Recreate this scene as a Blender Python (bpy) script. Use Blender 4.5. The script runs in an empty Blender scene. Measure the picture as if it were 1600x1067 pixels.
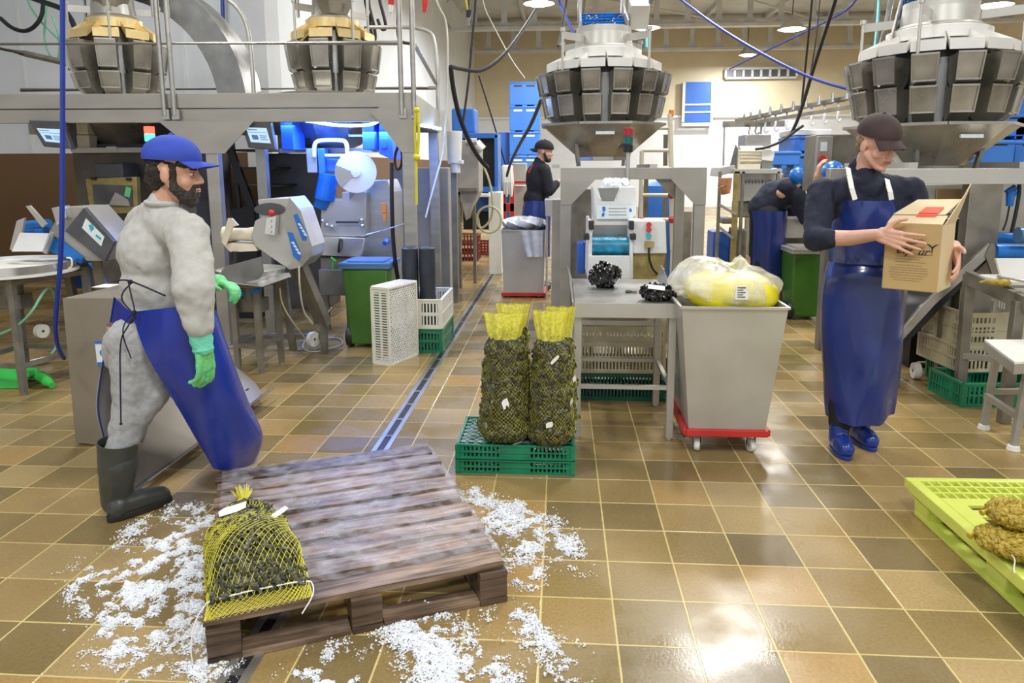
import bpy, bmesh, math, random
from mathutils import Vector, Matrix, Quaternion
R = math.radians
V = Vector
rnd = random.Random(7)
col = bpy.context.scene.collection
sc = bpy.context.scene

# ------------------------------------------------------------------ camera, world, light, exposure
FPX, PITCH, YAW, ROLL, CY, CAMH = 1132.7, 0.16482, -0.06710, -0.0042, 450.0, 1.508
_cy, _sy, _cp, _sp = math.cos(YAW), math.sin(YAW), math.cos(PITCH), math.sin(PITCH)
FW = V((_sy*_cp, _cy*_cp, -_sp)); _rt = V((_cy, -_sy, 0)); _up = _rt.cross(FW)
RT = _rt*math.cos(ROLL) + _up*math.sin(ROLL); UP = _up*math.cos(ROLL) - _rt*math.sin(ROLL)
cam = bpy.data.cameras.new('camera'); camo = bpy.data.objects.new('camera', cam); col.objects.link(camo)
cam.sensor_width = 36; cam.lens = FPX/1600*36; cam.shift_y = -(533.5-CY)/1600
m = Matrix((RT, UP, -FW)).transposed().to_4x4(); m.translation = V((0, 0, CAMH)); camo.matrix_world = m
cam.clip_end = 200; sc.camera = camo
sc.view_settings.view_transform = 'Standard'; sc.view_settings.look = 'None'
sc.view_settings.exposure = 0.14; sc.view_settings.gamma = 1; sc.view_settings.use_curve_mapping = False
w = bpy.data.worlds.new('world'); sc.world = w; w.use_nodes = True
w.node_tree.nodes['Background'].inputs[0].default_value = (0.93, 0.96, 1, 1)
w.node_tree.nodes['Background'].inputs[1].default_value = 0.75

def area(name, loc, sx, sy, power, colr=(1, .98, .95), rot=(0, 0, 0)):
    l = bpy.data.lights.new(name, 'AREA'); l.shape = 'RECTANGLE'; l.size = sx; l.size_y = sy
    l.energy = power; l.color = colr
    o = bpy.data.objects.new(name, l); col.objects.link(o); o.location = loc; o.rotation_euler = rot
    return o
LAMPS = [(-3.4, 0.8, 1), (0.6, -.6, 1.2), (4.2, 0.8, 1), (-3.4, 6.0, 1), (1.3, 6.4, 1.1), (5.4, 5.6, 1), (2.45, 9.9, 1.8), (-1.6, 11.6, .7), (8.5, 9.5, 1), (4.9, 15.7, 1.3)]
for x, y, e_ in LAMPS:
    area('lamp_light', (x, y, 5.45), .9, .9, 125*e_, (1, .985, .96))

def ray(px, py): return FW*FPX + RT*(px-800) - UP*(py-CY)
def W(px, py, Y):
    d = ray(px, py); return d*(Y/d.y) + V((0, 0, CAMH))
def Z(px, py, z=0.0):
    d = ray(px, py); return d*((z-CAMH)/d.z) + V((0, 0, CAMH))

# ------------------------------------------------------------------ materials
def lin(c): return tuple(((x/12.92) if x <= .04045 else ((x+.055)/1.055)**2.4) for x in c)
def hx(h): return lin(tuple(int(h[i:i+2], 16)/255 for i in (0, 2, 4)))
MATS = {}
def pm(name, c, rough=.5, metal=0, var=.12, nscale=8, bump=0, bscale=40, rvar=0, alpha=1, trans=0, emit=None, estr=0, coat=0, stretch=None, c2=None, spec=.5):
    if isinstance(c, str): c = hx(c)
    m = bpy.data.materials.new(name); m.use_nodes = True; n = m.node_tree.nodes; L = m.node_tree.links
    b = n['Principled BSDF']; b.inputs['Roughness'].default_value = rough; b.inputs['Metallic'].default_value = metal
    b.inputs['Specular IOR Level'].default_value = spec
    b.inputs['Alpha'].default_value = alpha; b.inputs['Transmission Weight'].default_value = trans; b.inputs['Coat Weight'].default_value = coat
    tc = n.new('ShaderNodeTexCoord'); mp = n.new('ShaderNodeMapping'); L.new(tc.outputs['Object'], mp.inputs[0])
    if stretch: mp.inputs['Scale'].default_value = stretch
    nz = n.new('ShaderNodeTexNoise'); nz.inputs['Scale'].default_value = nscale; nz.inputs['Detail'].default_value = 5
    L.new(mp.outputs[0], nz.inputs['Vector'])
    mx = n.new('ShaderNodeMix'); mx.data_type = 'RGBA'
    rp = n.new('ShaderNodeMapRange'); rp.inputs[1].default_value = .3; rp.inputs[2].default_value = .7
    L.new(nz.outputs[0], rp.inputs[0]); L.new(rp.outputs[0], mx.inputs[0])
    if c2 is not None:
        if isinstance(c2, str): c2 = hx(c2)
        mx.inputs[6].default_value = (*c, 1); mx.inputs[7].default_value = (*c2, 1)
    else:
        mx.inputs[6].default_value = (*[x*(1-var) for x in c], 1); mx.inputs[7].default_value = (*[min(1, x*(1+var)) for x in c], 1)
    L.new(mx.outputs[2], b.inputs['Base Color'])
    if rvar:
        r = n.new('ShaderNodeMapRange'); r.inputs[1].default_value = .3; r.inputs[2].default_value = .7
        r.inputs[3].default_value = max(.02, rough-rvar); r.inputs[4].default_value = rough+rvar
        L.new(nz.outputs[0], r.inputs[0]); L.new(r.outputs[0], b.inputs['Roughness'])
    if bump:
        n2 = n.new('ShaderNodeTexNoise'); n2.inputs['Scale'].default_value = bscale; n2.inputs['Detail'].default_value = 4
        L.new(mp.outputs[0], n2.inputs['Vector']); bp = n.new('ShaderNodeBump'); bp.inputs['Strength'].default_value = bump
        bp.inputs['Distance'].default_value = .01; L.new(n2.outputs[0], bp.inputs['Height']); L.new(bp.outputs[0], b.inputs['Normal'])
    if emit is not None:
        b.inputs['Emission Color'].default_value = (*(hx(emit) if isinstance(emit, str) else emit), 1); b.inputs['Emission Strength'].default_value = estr
    MATS[name] = m; return m
M = MATS
pm('steel', (.47, .46, .43), .36, .82, .10, 3, rvar=.08, stretch=(1, 1, 6))
pm('dull_steel', (.15, .135, .11), .6, .3, .3, 5, rvar=.1)
pm('tub_steel', (.33, .295, .235), .42, .55, .14, 3, rvar=.08)
pm('steel_light', (.56, .55, .51), .42, .6, .07, 4, rvar=.07)
pm('steel_dark', (.30, .30, .29), .35, .85, .2, 6, rvar=.1)
pm('steel_bright', (.78, .79, .8), .22, .9, .05, 4)
pm('steel_beam', (.42, .405, .365), .5, .45, .12, 2.2, rvar=.08, stretch=(1, 1, 3))
pm('steel_grimy', (.25, .235, .195), .5, .55, .25, 7, rvar=.1)
pm('hopper_steel', (.42, .40, .35), .33, .8, .22, 5, rvar=.1)
pm('pan_white', (.85, .84, .8), .4, .25, .05, 6)
pm('pan_yellow_reflection', (.80, .63, .30), .35, .5, .15, 5)  # yellowish reflection put into the colour of the pans
pm('black', (.012, .012, .014), .4, 0, .2, 8)
pm('black_rubber', (.025, .027, .028), .45, 0, .2, 12)
pm('dark_plastic', (.03, .037, .05), .45, 0, .2, 10)
pm('dark_gray', (.10, .10, .11), .45, .2, .2, 8)
pm('cable_black', (.015, .016, .018), .5)
pm('cable_white', (.62, .6, .5), .5)
pm('cable_yellow', (.62, .58, .34), .5)
pm('cable_green', (.18, .5, .32), .45)
pm('blue_hose', (.012, .04, .32), .35, 0, .15, 8)
pm('blue_rail', (.03, .06, .33), .4, .1)
pm('white_paint', (.78, .79, .79), .35, 0, .05, 6)
pm('white_plastic', (.82, .82, .76), .4, 0, .04, 8)
pm('cream_plastic', (.72, .66, .50), .45, 0, .08, 7)
pm('beige_crate', (.62, .57, .40), .5, 0, .12, 7)
pm('white_crate', (.78, .77, .68), .45, 0, .08, 6)
pm('green_crate', (.005, .21, .10), .3, 0, .2, 9, coat=.3)
pm('dark_green', (.004, .10, .06), .4, 0, .2, 9)
pm('bin_green', (.06, .18, .025), .35, 0, .15, 5)
pm('bin_blue', (.08, .19, .36), .3, 0, .12, 5)
pm('belt_blue', (.01, .16, .55), .28, 0, .15, 9, bump=.2)
pm('belt_teal', (.01, .22, .38), .3, 0, .5, 18, bump=.3)
pm('blue_box', (.04, .18, .60), .42, 0, .1, 1.5)
pm('blue_dark_box', (.03, .13, .50), .42, 0, .1, 1.5)
pm('blue_panel', (.05, .17, .72), .3, .3, .15, 3)
pm('red_paint', (.55, .03, .025), .4, 0, .15, 6)
pm('red_crate', (.22, .03, .02), .5, 0, .25, 8)
pm('brown_wall', (.15, .085, .04), .55, 0, .3, 2.5)
pm('orange', (.8, .25, .03), .5)
pm('yellow_strap', (.72, .66, .03), .5, 0, .1)
pm('copper', (.75, .35, .17), .4, .3, .2, 9)
pm('skin', (.62, .34, .235), .5, 0, .08, 14, spec=.4)
pm('skin_light', (.70, .40, .30), .48, 0, .08, 14, spec=.4)
pm('lip', (.48, .19, .16), .5)
pm('hair', (.025, .018, .013), .7, 0, .5, 60, bump=.9, bscale=140)
pm('beard', (.05, .042, .037), .8, 0, .5, 70, bump=1, bscale=160)
pm('hair_blond', (.30, .19, .10), .7, 0, .3, 60, bump=.8, bscale=140)
pm('eye_white', (.75, .73, .7), .3); pm('eye_dark', (.02, .015, .012), .2)
pm('sweat_grey', (.50, .50, .47), .85, 0, .07, 40, bump=.35, bscale=300)
pm('jersey_grey', (.42, .43, .44), .85, 0, .12, 60, bump=.35, bscale=300)
pm('apron_blue', (.012, .040, .36), .27, 0, .18, 3, bump=.25, bscale=9, coat=.35)
pm('apron_navy', (.014, .034, .19), .27, 0, .15, 3, bump=.25, bscale=8, coat=.35)
pm('apron_inside', (.38, .38, .40), .6, 0, .1, 6)
pm('navy_cloth', (.010, .014, .034), .8, 0, .25, 9, bump=.3, bscale=200)
pm('black_cloth', (.010, .010, .018), .8, 0, .25, 9)
pm('cap_blue', (.03, .07, .46), .75, 0, .1, 14, bump=.2, bscale=200)
pm('cap_brown', (.055, .034, .032), .8, 0, .15, 14, bump=.2, bscale=200)
pm('glove_green', (.13, .60, .27), .42, 0, .2, 20, bump=.6, bscale=70, c2=(.22, .70, .22))
pm('glove_cuff', (.16, .66, .46), .42, 0, .12, 18, bump=.5, bscale=60)
pm('boot_grey', (.055, .06, .053), .36, 0, .2, 8, bump=.15, bscale=30)
pm('boot_sole', (.02, .02, .02), .4)
pm('boot_blue', (.01, .04, .27), .25, 0, .1, 8, coat=.3)
pm('card', (.52, .36, .16), .75, 0, .06, 5)
pm('card_side', (.66, .53, .33), .75, 0, .06, 5)
pm('ink', (.05, .04, .035), .7); pm('ink_soft', (.33, .22, .10), .7)
pm('red_label', (.75, .07, .03), .5)
pm('sticker_white', (.80, .88, .92), .4, 0, .05, 20); pm('sticker_blue', (.03, .17, .62), .35); pm('sticker_teal', (.04, .42, .52), .4)
pm('mussel', (.018, .02, .012), .28, 0, .6, 60, bump=.3, bscale=90, c2=(.07, .07, .03))
pm('mussel_pale', (.10, .10, .055), .35, 0, .4, 50)
pm('net_yellow', (.75, .70, .05), .5, 0, .1, 10)
pm('net_pale', (.80, .76, .30), .5, 0, .1, 10)
pm('clam', (.27, .18, .018), .45, 0, .5, 45, c2=(.47, .35, .04)); pm('net_gold', (.50, .36, .02), .5, 0, .2, 20)
pm('yellow_pallet', (.68, .76, .14), .38, 0, .07, 5)
pm('paper', (.85, .85, .82), .6); pm('string_white', (.8, .8, .78), .6)
pm('ice', (.86, .89, .92), .25, 0, .05, 30, spec=.6)
pm('lamp_glow', (1, 1, 1), .5, emit=(.9, .97, 1), estr=40)
pm('screen', (.3, .4, .5), .3, emit=(.30, .45, .58), estr=1.1); pm('screen_dark', (.05, .1, .2), .3, emit=(.06, .12, .25), estr=.7)
pm('led_blue', (.3, .5, 1), .5, emit=(.25, .5, 1), estr=22)
pm('beacon_red', (.8, .02, .02), .3, emit=(1, .1, .05), estr=2.5); pm('beacon_green', (.02, .5, .35), .3, emit=(.1, .9, .7), estr=2.0)
pm('red_off', (.42, .02, .03), .3); pm('green_off', (.01, .13, .10), .3)
pm('disc_white', (.84, .85, .86), .3, 0, .03, 6)
pm('green_plastic', (.06, .62, .10), .35, 0, .1, 6)
pm('yellow_bag', (.95, .82, .03), .35, 0, .1, 12, bump=.2, bscale=14)
pm('grey_bag', (.62, .65, .70), .3, 0, .25, 9, bump=.5, bscale=16)
pm('black_net', (.008, .008, .009), .16, 0, .4, 40, coat=.5)
pm('brass_dull', (.35, .28, .1), .5, .3, .3, 9)
pm('glass', (.6, .65, .7), .1, 0, .05, 5, trans=.6)
pm('green_leaf', (.2, .35, .08), .5)

def clear_film(name, tint, opacity, rough=.18, bump=.6, bs=18):
    m = bpy.data.materials.new(name); m.use_nodes = True; n = m.node_tree.nodes; L = m.node_tree.links
    b = n['Principled BSDF']; out = n['Material Output']; b.inputs['Base Color'].default_value = (*tint, 1); b.inputs['Roughness'].default_value = rough
    tr = n.new('ShaderNodeBsdfTransparent'); mx = n.new('ShaderNodeMixShader')
    tc = n.new('ShaderNodeTexCoord'); nz = n.new('ShaderNodeTexNoise'); nz.inputs['Scale'].default_value = bs; nz.inputs['Detail'].default_value = 6
    L.new(tc.outputs['Object'], nz.inputs['Vector']); bp = n.new('ShaderNodeBump'); bp.inputs['Strength'].default_value = bump; bp.inputs['Distance'].default_value = .03
    L.new(nz.outputs[0], bp.inputs['Height']); L.new(bp.outputs[0], b.inputs['Normal'])
    mr = n.new('ShaderNodeMapRange'); mr.inputs[1].default_value = .35; mr.inputs[2].default_value = .7
    mr.inputs[3].default_value = max(0, opacity-.22); mr.inputs[4].default_value = min(1, opacity+.3); L.new(nz.outputs[0], mr.inputs[0])
    L.new(mr.outputs[0], mx.inputs[0]); L.new(tr.outputs[0], mx.inputs[1]); L.new(b.outputs[0], mx.inputs[2]); L.new(mx.outputs[0], out.inputs[0])
    MATS[name] = m
clear_film('film', (.8, .83, .95), .05, .05, 1.0, 15)
clear_film('liner', (.92, .92, .88), .42, .22, .6, 7)
clear_film('net_far', (.80, .76, .10), .55, .5, .2, 60)

def node_floor():
    T = .24984; X0 = .1916; Y0 = 3.617
    m = bpy.data.materials.new('floor_tiles'); m.use_nodes = True; n = m.node_tree.nodes; L = m.node_tree.links; b = n['Principled BSDF']
    g = n.new('ShaderNodeNewGeometry'); s = n.new('ShaderNodeSeparateXYZ'); L.new(g.outputs['Position'], s.inputs[0])
    def mt(op, a, bb=None, c=None):
        k = n.new('ShaderNodeMath'); k.operation = op
        for i, q in enumerate((a, bb, c)):
            if q is None: continue
            if isinstance(q, (int, float)): k.inputs[i].default_value = q
            else: L.new(q, k.inputs[i])
        return k.outputs[0]
    u = mt('DIVIDE', mt('SUBTRACT', s.outputs[0], X0), T); v = mt('DIVIDE', mt('SUBTRACT', s.outputs[1], Y0), T)
    fu, fv = mt('FLOOR', u), mt('FLOOR', v)
    du = mt('ABSOLUTE', mt('SUBTRACT', mt('SUBTRACT', u, fu), .5)); dv = mt('ABSOLUTE', mt('SUBTRACT', mt('SUBTRACT', v, fv), .5))
    d = mt('MAXIMUM', du, dv)
    nz = n.new('ShaderNodeTexNoise'); nz.inputs['Scale'].default_value = 30; nz.inputs['Detail'].default_value = 3; L.new(g.outputs['Position'], nz.inputs['Vector'])
    dj = mt('ADD', d, mt('MULTIPLY', mt('SUBTRACT', nz.outputs[0], .5), .012))
    gm = n.new('ShaderNodeMapRange'); gm.inputs[1].default_value = .483; gm.inputs[2].default_value = .491; L.new(dj, gm.inputs[0])
    cb = n.new('ShaderNodeCombineXYZ'); L.new(fu, cb.inputs[0]); L.new(fv, cb.inputs[1])
    wn = n.new('ShaderNodeTexWhiteNoise'); wn.noise_dimensions = '3D'; L.new(cb.outputs[0], wn.inputs['Vector'])
    cr = n.new('ShaderNodeValToRGB'); L.new(wn.outputs['Value'], cr.inputs[0])
    e = cr.color_ramp.elements; cols = [(0, (.19, .140, .062)), (.18, (.245, .176, .068)), (.4, (.29, .205, .080)), (.62, (.34, .232, .088)), (.82, (.41, .300, .135)), (1, (.42, .235, .058))]
    e[0].position = 0; e[0].color = (*cols[0][1], 1); e[1].position = 1; e[1].color = (*cols[-1][1], 1)
    for p, c in cols[1:-1]: k = e.new(p); k.color = (*c, 1)
    # blotches and dirt
    n2 = n.new('ShaderNodeTexNoise'); n2.inputs['Scale'].default_value = 1.1; n2.inputs['Detail'].default_value = 6; L.new(g.outputs['Position'], n2.inputs['Vector'])
    n3 = n.new('ShaderNodeTexNoise'); n3.inputs['Scale'].default_value = 90; n3.inputs['Detail'].default_value = 4; L.new(g.outputs['Position'], n3.inputs['Vector'])
    mr = n.new('ShaderNodeMapRange'); mr.inputs[1].default_value = .35; mr.inputs[2].default_value = .7; mr.inputs[3].default_value = .78; mr.inputs[4].default_value = 1.12; L.new(n2.outputs[0], mr.inputs[0])
    mr3 = n.new('ShaderNodeMapRange'); mr3.inputs[1].default_value = .3; mr3.inputs[2].default_value = .7; mr3.inputs[3].default_value = .86; mr3.inputs[4].default_value = 1.12; L.new(n3.outputs[0], mr3.inputs[0])
    k = mt('MULTIPLY', mr.outputs[0], mr3.outputs[0])
    vm = n.new('ShaderNodeVectorMath'); vm.operation = 'SCALE'; L.new(cr.outputs[0], vm.inputs[0]); L.new(k, vm.inputs['Scale'])
    mx = n.new('ShaderNodeMix'); mx.data_type = 'RGBA'; L.new(gm.outputs[0], mx.inputs[0]); L.new(vm.outputs[0], mx.inputs[6]); mx.inputs[7].default_value = (.58, .47, .19, 1)
    L.new(mx.outputs[2], b.inputs['Base Color'])
    n4 = n.new('ShaderNodeTexNoise'); n4.inputs['Scale'].default_value = 2.3; n4.inputs['Detail'].default_value = 4; L.new(g.outputs['Position'], n4.inputs['Vector'])
    rr = n.new('ShaderNodeMapRange'); rr.inputs[1].default_value = .38; rr.inputs[2].default_value = .62; rr.inputs[3].default_value = .14; rr.inputs[4].default_value = .40
    L.new(n4.outputs[0], rr.inputs[0]); L.new(rr.outputs[0], b.inputs['Roughness'])
    b.inputs['Specular IOR Level'].default_value = .5
    bp = n.new('ShaderNodeBump'); bp.inputs['Strength'].default_value = .25; bp.inputs['Distance'].default_value = .004
    hh = mt('ADD', mt('MULTIPLY', gm.outputs[0], -1.0), mt('MULTIPLY', n3.outputs[0], .35)); L.new(hh, bp.inputs['Height']); L.new(bp.outputs[0], b.inputs['Normal'])
    MATS['floor_tiles'] = m
node_floor()

def wood(name, c1, c2):
    m = bpy.data.materials.new(name); m.use_nodes = True; n = m.node_tree.nodes; L = m.node_tree.links; b = n['Principled BSDF']
    tc = n.new('ShaderNodeTexCoord'); mp = n.new('ShaderNodeMapping'); mp.inputs['Scale'].default_value = (1.5, 22, 22); L.new(tc.outputs['Object'], mp.inputs[0])
    nz = n.new('ShaderNodeTexNoise'); nz.inputs['Scale'].default_value = 2.2; nz.inputs['Detail'].default_value = 8; nz.inputs['Distortion'].default_value = .6; L.new(mp.outputs[0], nz.inputs['Vector'])
    cr = n.new('ShaderNodeValToRGB'); cr.color_ramp.elements[0].position = .32; cr.color_ramp.elements[1].position = .66
    cr.color_ramp.elements[0].color = (*c1, 1); cr.color_ramp.elements[1].color = (*c2, 1); L.new(nz.outputs[0], cr.inputs[0])
    n2 = n.new('ShaderNodeTexNoise'); n2.inputs['Scale'].default_value = 3.5; n2.inputs['Detail'].default_value = 5; L.new(tc.outputs['Object'], n2.inputs['Vector'])
    mr = n.new('ShaderNodeMapRange'); mr.inputs[1].default_value = .35; mr.inputs[2].default_value = .65; mr.inputs[3].default_value = .55; mr.inputs[4].default_value = 1.15; L.new(n2.outputs[0], mr.inputs[0])
    vm = n.new('ShaderNodeVectorMath'); vm.operation = 'SCALE'; L.new(cr.outputs[0], vm.inputs[0]); L.new(mr.outputs[0], vm.inputs['Scale']); L.new(vm.outputs[0], b.inputs['Base Color'])
    b.inputs['Roughness'].default_value = .38
    bp = n.new('ShaderNodeBump'); bp.inputs['Strength'].default_value = .5; bp.inputs['Distance'].default_value = .004; L.new(nz.outputs[0], bp.inputs['Height']); L.new(bp.outputs[0], b.inputs['Normal'])
    MATS[name] = m
wood('wood', (.105, .062, .036), (.40, .285, .195))
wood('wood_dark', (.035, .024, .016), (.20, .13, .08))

def wall_mat(name, lower, upper, zsplit, brown=None):
    m = bpy.data.materials.new(name); m.use_nodes = True; n = m.node_tree.nodes; L = m.node_tree.links; b = n['Principled BSDF']
    g = n.new('ShaderNodeNewGeometry'); s = n.new('ShaderNodeSeparateXYZ'); L.new(g.outputs['Position'], s.inputs[0])
    gt = n.new('ShaderNodeMath'); gt.operation = 'GREATER_THAN'; gt.inputs[1].default_value = zsplit; L.new(s.outputs[2], gt.inputs[0])
    mx = n.new('ShaderNodeMix'); mx.data_type = 'RGBA'; L.new(gt.outputs[0], mx.inputs[0]); mx.inputs[6].default_value = (*lower, 1); mx.inputs[7].default_value = (*upper, 1)
    nz = n.new('ShaderNodeTexNoise'); nz.inputs['Scale'].default_value = 1.7; nz.inputs['Detail'].default_value = 7; L.new(g.outputs['Position'], nz.inputs['Vector'])
    mr = n.new('ShaderNodeMapRange'); mr.inputs[3].default_value = .86; mr.inputs[4].default_value = 1.1; L.new(nz.outputs[0], mr.inputs[0])
    vm = n.new('ShaderNodeVectorMath'); vm.operation = 'SCALE'; L.new(mx.outputs[2], vm.inputs[0]); L.new(mr.outputs[0], vm.inputs['Scale']); L.new(vm.outputs[0], b.inputs['Base Color'])
    b.inputs['Roughness'].default_value = .55; MATS[name] = m
wall_mat('wall_back', (.80, .83, .86), (.70, .62, .44), 3.35)
wall_mat('wall_white', (.16, .09, .04), (.74, .78, .82), 1.72)
pm('ceiling_grey', (.56, .58, .60), .6, 0, .12, 1.2); pm('beam_grey', (.56, .58, .60), .55, 0, .1, 2)

# ------------------------------------------------------------------ mesh builder
OFF = {}
def basis(d, up=V((0, 0, 1))):
    d = d.normalized()
    if abs(d.dot(up)) > .98: up = V((0, 1, 0)) if abs(d.y) < .9 else V((1, 0, 0))
    x = d.cross(up).normalized(); y = x.cross(d).normalized(); return x, y, d
class MB:
    def __init__(s): s.v = []; s.f = []; s.m = []
    def add(s, vs, fs, mi=0):
        k = len(s.v); s.v += [V(p) for p in vs]; s.f += [tuple(i+k for i in f) for f in fs]; s.m += [mi]*len(fs); return s
    def bx(s, x0, x1, y0, y1, z0, z1, mi=0):
        vs = [(x, y, z) for x in (x0, x1) for y in (y0, y1) for z in (z0, z1)]
        return s.add(vs, [(0, 1, 3, 2), (4, 6, 7, 5), (0, 4, 5, 1), (2, 3, 7, 6), (0, 2, 6, 4), (1, 5, 7, 3)], mi)
    def box(s, c, size, rx=0, ry=0, rz=0, mi=0, taper=1.0):
        mt = Matrix.Rotation(rz, 3, 'Z') @ Matrix.Rotation(ry, 3, 'Y') @ Matrix.Rotation(rx, 3, 'X'); c = V(c)
        vs = []
        for x in (-.5, .5):
            for y in (-.5, .5):
                for z in (-.5, .5):
                    t = taper if z < 0 else 1
                    vs.append(c + mt @ V((x*size[0]*t, y*size[1]*t, z*size[2])))
        return s.add(vs, [(0, 1, 3, 2), (4, 6, 7, 5), (0, 4, 5, 1), (2, 3, 7, 6), (0, 2, 6, 4), (1, 5, 7, 3)], mi)
    def bar(s, a, b, w, h=None, up=V((0, 0, 1)), mi=0):
        a, b = V(a), V(b); h = w if h is None else h; x, y, d = basis(b-a, up)
        vs = [p + x*i*w/2 + y*j*h/2 for p in (a, b) for (i, j) in ((-1, -1), (1, -1), (1, 1), (-1, 1))]
        return s.add(vs, [(3, 2, 1, 0), (4, 5, 6, 7), (0, 1, 5, 4), (1, 2, 6, 5), (2, 3, 7, 6), (3, 0, 4, 7)], mi)
    def cyl(s, a, b, r0, r1=None, n=16, mi=0, cap=True):
        a, b = V(a), V(b); r1 = r0 if r1 is None else r1; x, y, d = basis(b-a)
        vs = [p + (x*math.cos(t) + y*math.sin(t))*r for p, r in ((a, r0), (b, r1)) for t in [2*math.pi*i/n for i in range(n)]]
        fs = [(i, (i+1) % n, n+(i+1) % n, n+i) for i in range(n)]
        if cap: fs += [tuple(range(n-1, -1, -1)), tuple(range(n, 2*n))]
        return s.add(vs, fs, mi)
    def tube(s, pts, r, n=8, mi=0, smooth=0, closed=False):
        pts = [V(p) for p in pts]
        for _ in range(smooth):
            q = [pts[0]] if not closed else []
            rng = range(len(pts)-1) if not closed else range(len(pts))
            for i in rng:
                a, b = pts[i], pts[(i+1) % len(pts)]; q += [a*.75+b*.25, a*.25+b*.75]
            if not closed: q.append(pts[-1])
            pts = q
        N = len(pts); rs = r if isinstance(r, (list, tuple)) else None
        vs = []; px = None
        for i, p in enumerate(pts):
            if closed: d = pts[(i+1) % N]-pts[i-1]
            else: d = pts[min(i+1, N-1)] - pts[max(i-1, 0)]
            if d.length < 1e-9: d = V((0, 0, 1))
            d.normalize()
            if px is None: x, y, _d = basis(d)
            else:
                x = px - d*px.dot(d)
                if x.length < 1e-6: x, y, _d = basis(d)
                x.normalize(); y = d.cross(x)
            px = x
            rr = (rs[int(i*(len(rs)-1)/max(1, N-1)+.5)] if rs else r)
            vs += [p + (x*math.cos(2*math.pi*k/n) + y*math.sin(2*math.pi*k/n))*rr for k in range(n)]
        fs = [(i*n+k, i*n+(k+1) % n, (i+1)*n+(k+1) % n, (i+1)*n+k) for i in range(N-1) for k in range(n)]
        if closed: fs += [((N-1)*n+k, (N-1)*n+(k+1) % n, (k+1) % n, k) for k in range(n)]
        else: fs += [tuple(range(n-1, -1, -1)), tuple(range((N-1)*n, N*n))]
        return s.add(vs, fs, mi)
    def lathe(s, prof, c=(0, 0, 0), n=24, mi=0, cap=False, sx=1, sy=1, axis=None):
        c = V(c); vs = []
        for (r, z) in prof:
            for i in range(n):
                t = 2*math.pi*i/n; p = V((r*math.cos(t)*sx, r*math.sin(t)*sy, z))
                if axis is not None: x, y, d = basis(V(axis)); p = x*p.x + y*p.y + d*p.z
                vs.append(c+p)
        fs = [(j*n+i, j*n+(i+1) % n, (j+1)*n+(i+1) % n, (j+1)*n+i) for j in range(len(prof)-1) for i in range(n)]
        if cap: fs += [tuple(range(n-1, -1, -1)), tuple(range((len(prof)-1)*n, len(prof)*n))]
        return s.add(vs, fs, mi)
    def sph(s, c, r, n=14, m=9, mi=0, rot=None):
        c = V(c); r = (r, r, r) if isinstance(r, (int, float)) else r; vs = []
        for j in range(m+1):
            ph = math.pi*j/m
            for i in range(n):
                t = 2*math.pi*i/n; p = V((r[0]*math.sin(ph)*math.cos(t), r[1]*math.sin(ph)*math.sin(t), r[2]*math.cos(ph)))
                if rot is not None: p = rot @ p
                vs.append(c+p)
        return s.add(vs, [(j*n+i, (j+1)*n+i, (j+1)*n+(i+1) % n, j*n+(i+1) % n) for j in range(m) for i in range(n)], mi)
    def cap(s, a, b, r0, r1=None, n=12, mi=0):           # tapered capsule
        a, b = V(a), V(b); r1 = r0 if r1 is None else r1; x, y, d = basis(b-a); vs = []; rings = []
        for k in range(4, -1, -1):
            t = k*math.pi/8; rings.append((a - d*r0*math.sin(t), r0*math.cos(t)+1e-4))
        for k in range(0, 5):
            t = k*math.pi/8; rings.append((b + d*r1*math.sin(t), r1*math.cos(t)+1e-4))
        for p, r in rings: vs += [p + (x*math.cos(2*math.pi*i/n) + y*math.sin(2*math.pi*i/n))*r for i in range(n)]
        fs = [(j*n+i, j*n+(i+1) % n, (j+1)*n+(i+1) % n, (j+1)*n+i) for j in range(len(rings)-1) for i in range(n)]
        fs += [tuple(range(n-1, -1, -1)), tuple(range((len(rings)-1)*n, len(rings)*n))]
        return s.add(vs, fs, mi)
    def chain(s, pts, rs, n=12, mi=0):
        for i in range(len(pts)-1): s.cap(pts[i], pts[i+1], rs[i], rs[i+1], n, mi)
        return s
    def prism(s, poly, o, ax, ay, th, mi=0):             # polygon in plane (ax, ay) at o, extruded th along normal, centred
        o, ax, ay = V(o), V(ax).normalized(), V(ay).normalized(); nn = ax.cross(ay).normalized(); n = len(poly)
        vs = [o + ax*p[0] + ay*p[1] + nn*q*th/2 for q in (-1, 1) for p in poly]
        return s.add(vs, [tuple(range(n-1, -1, -1)), tuple(range(n, 2*n))] + [(i, (i+1) % n, n+(i+1) % n, n+i) for i in range(n)], mi)
    def grid(s, fn, nu, nv, mi=0, closed=False):
        k = [fn(i/(nu if closed else nu-1) if nu > 1 else 0, j/(nv-1)) for j in range(nv) for i in range(nu)]
        fs = [(j*nu+i, j*nu+i+1, (j+1)*nu+i+1, (j+1)*nu+i) for j in range(nv-1) for i in range(nu-1)]
        if closed: fs += [(j*nu+nu-1, j*nu, (j+1)*nu, (j+1)*nu+nu-1) for j in range(nv-1)]
        return s.add(k, fs, mi)
    def quad(s, a, b, c, d, mi=0): return s.add([a, b, c, d], [(0, 1, 2, 3)], mi)
    def wbar(s, a, b, w, h=None, mi=0): return s.bar(a, b, w, h, mi=mi)

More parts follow.
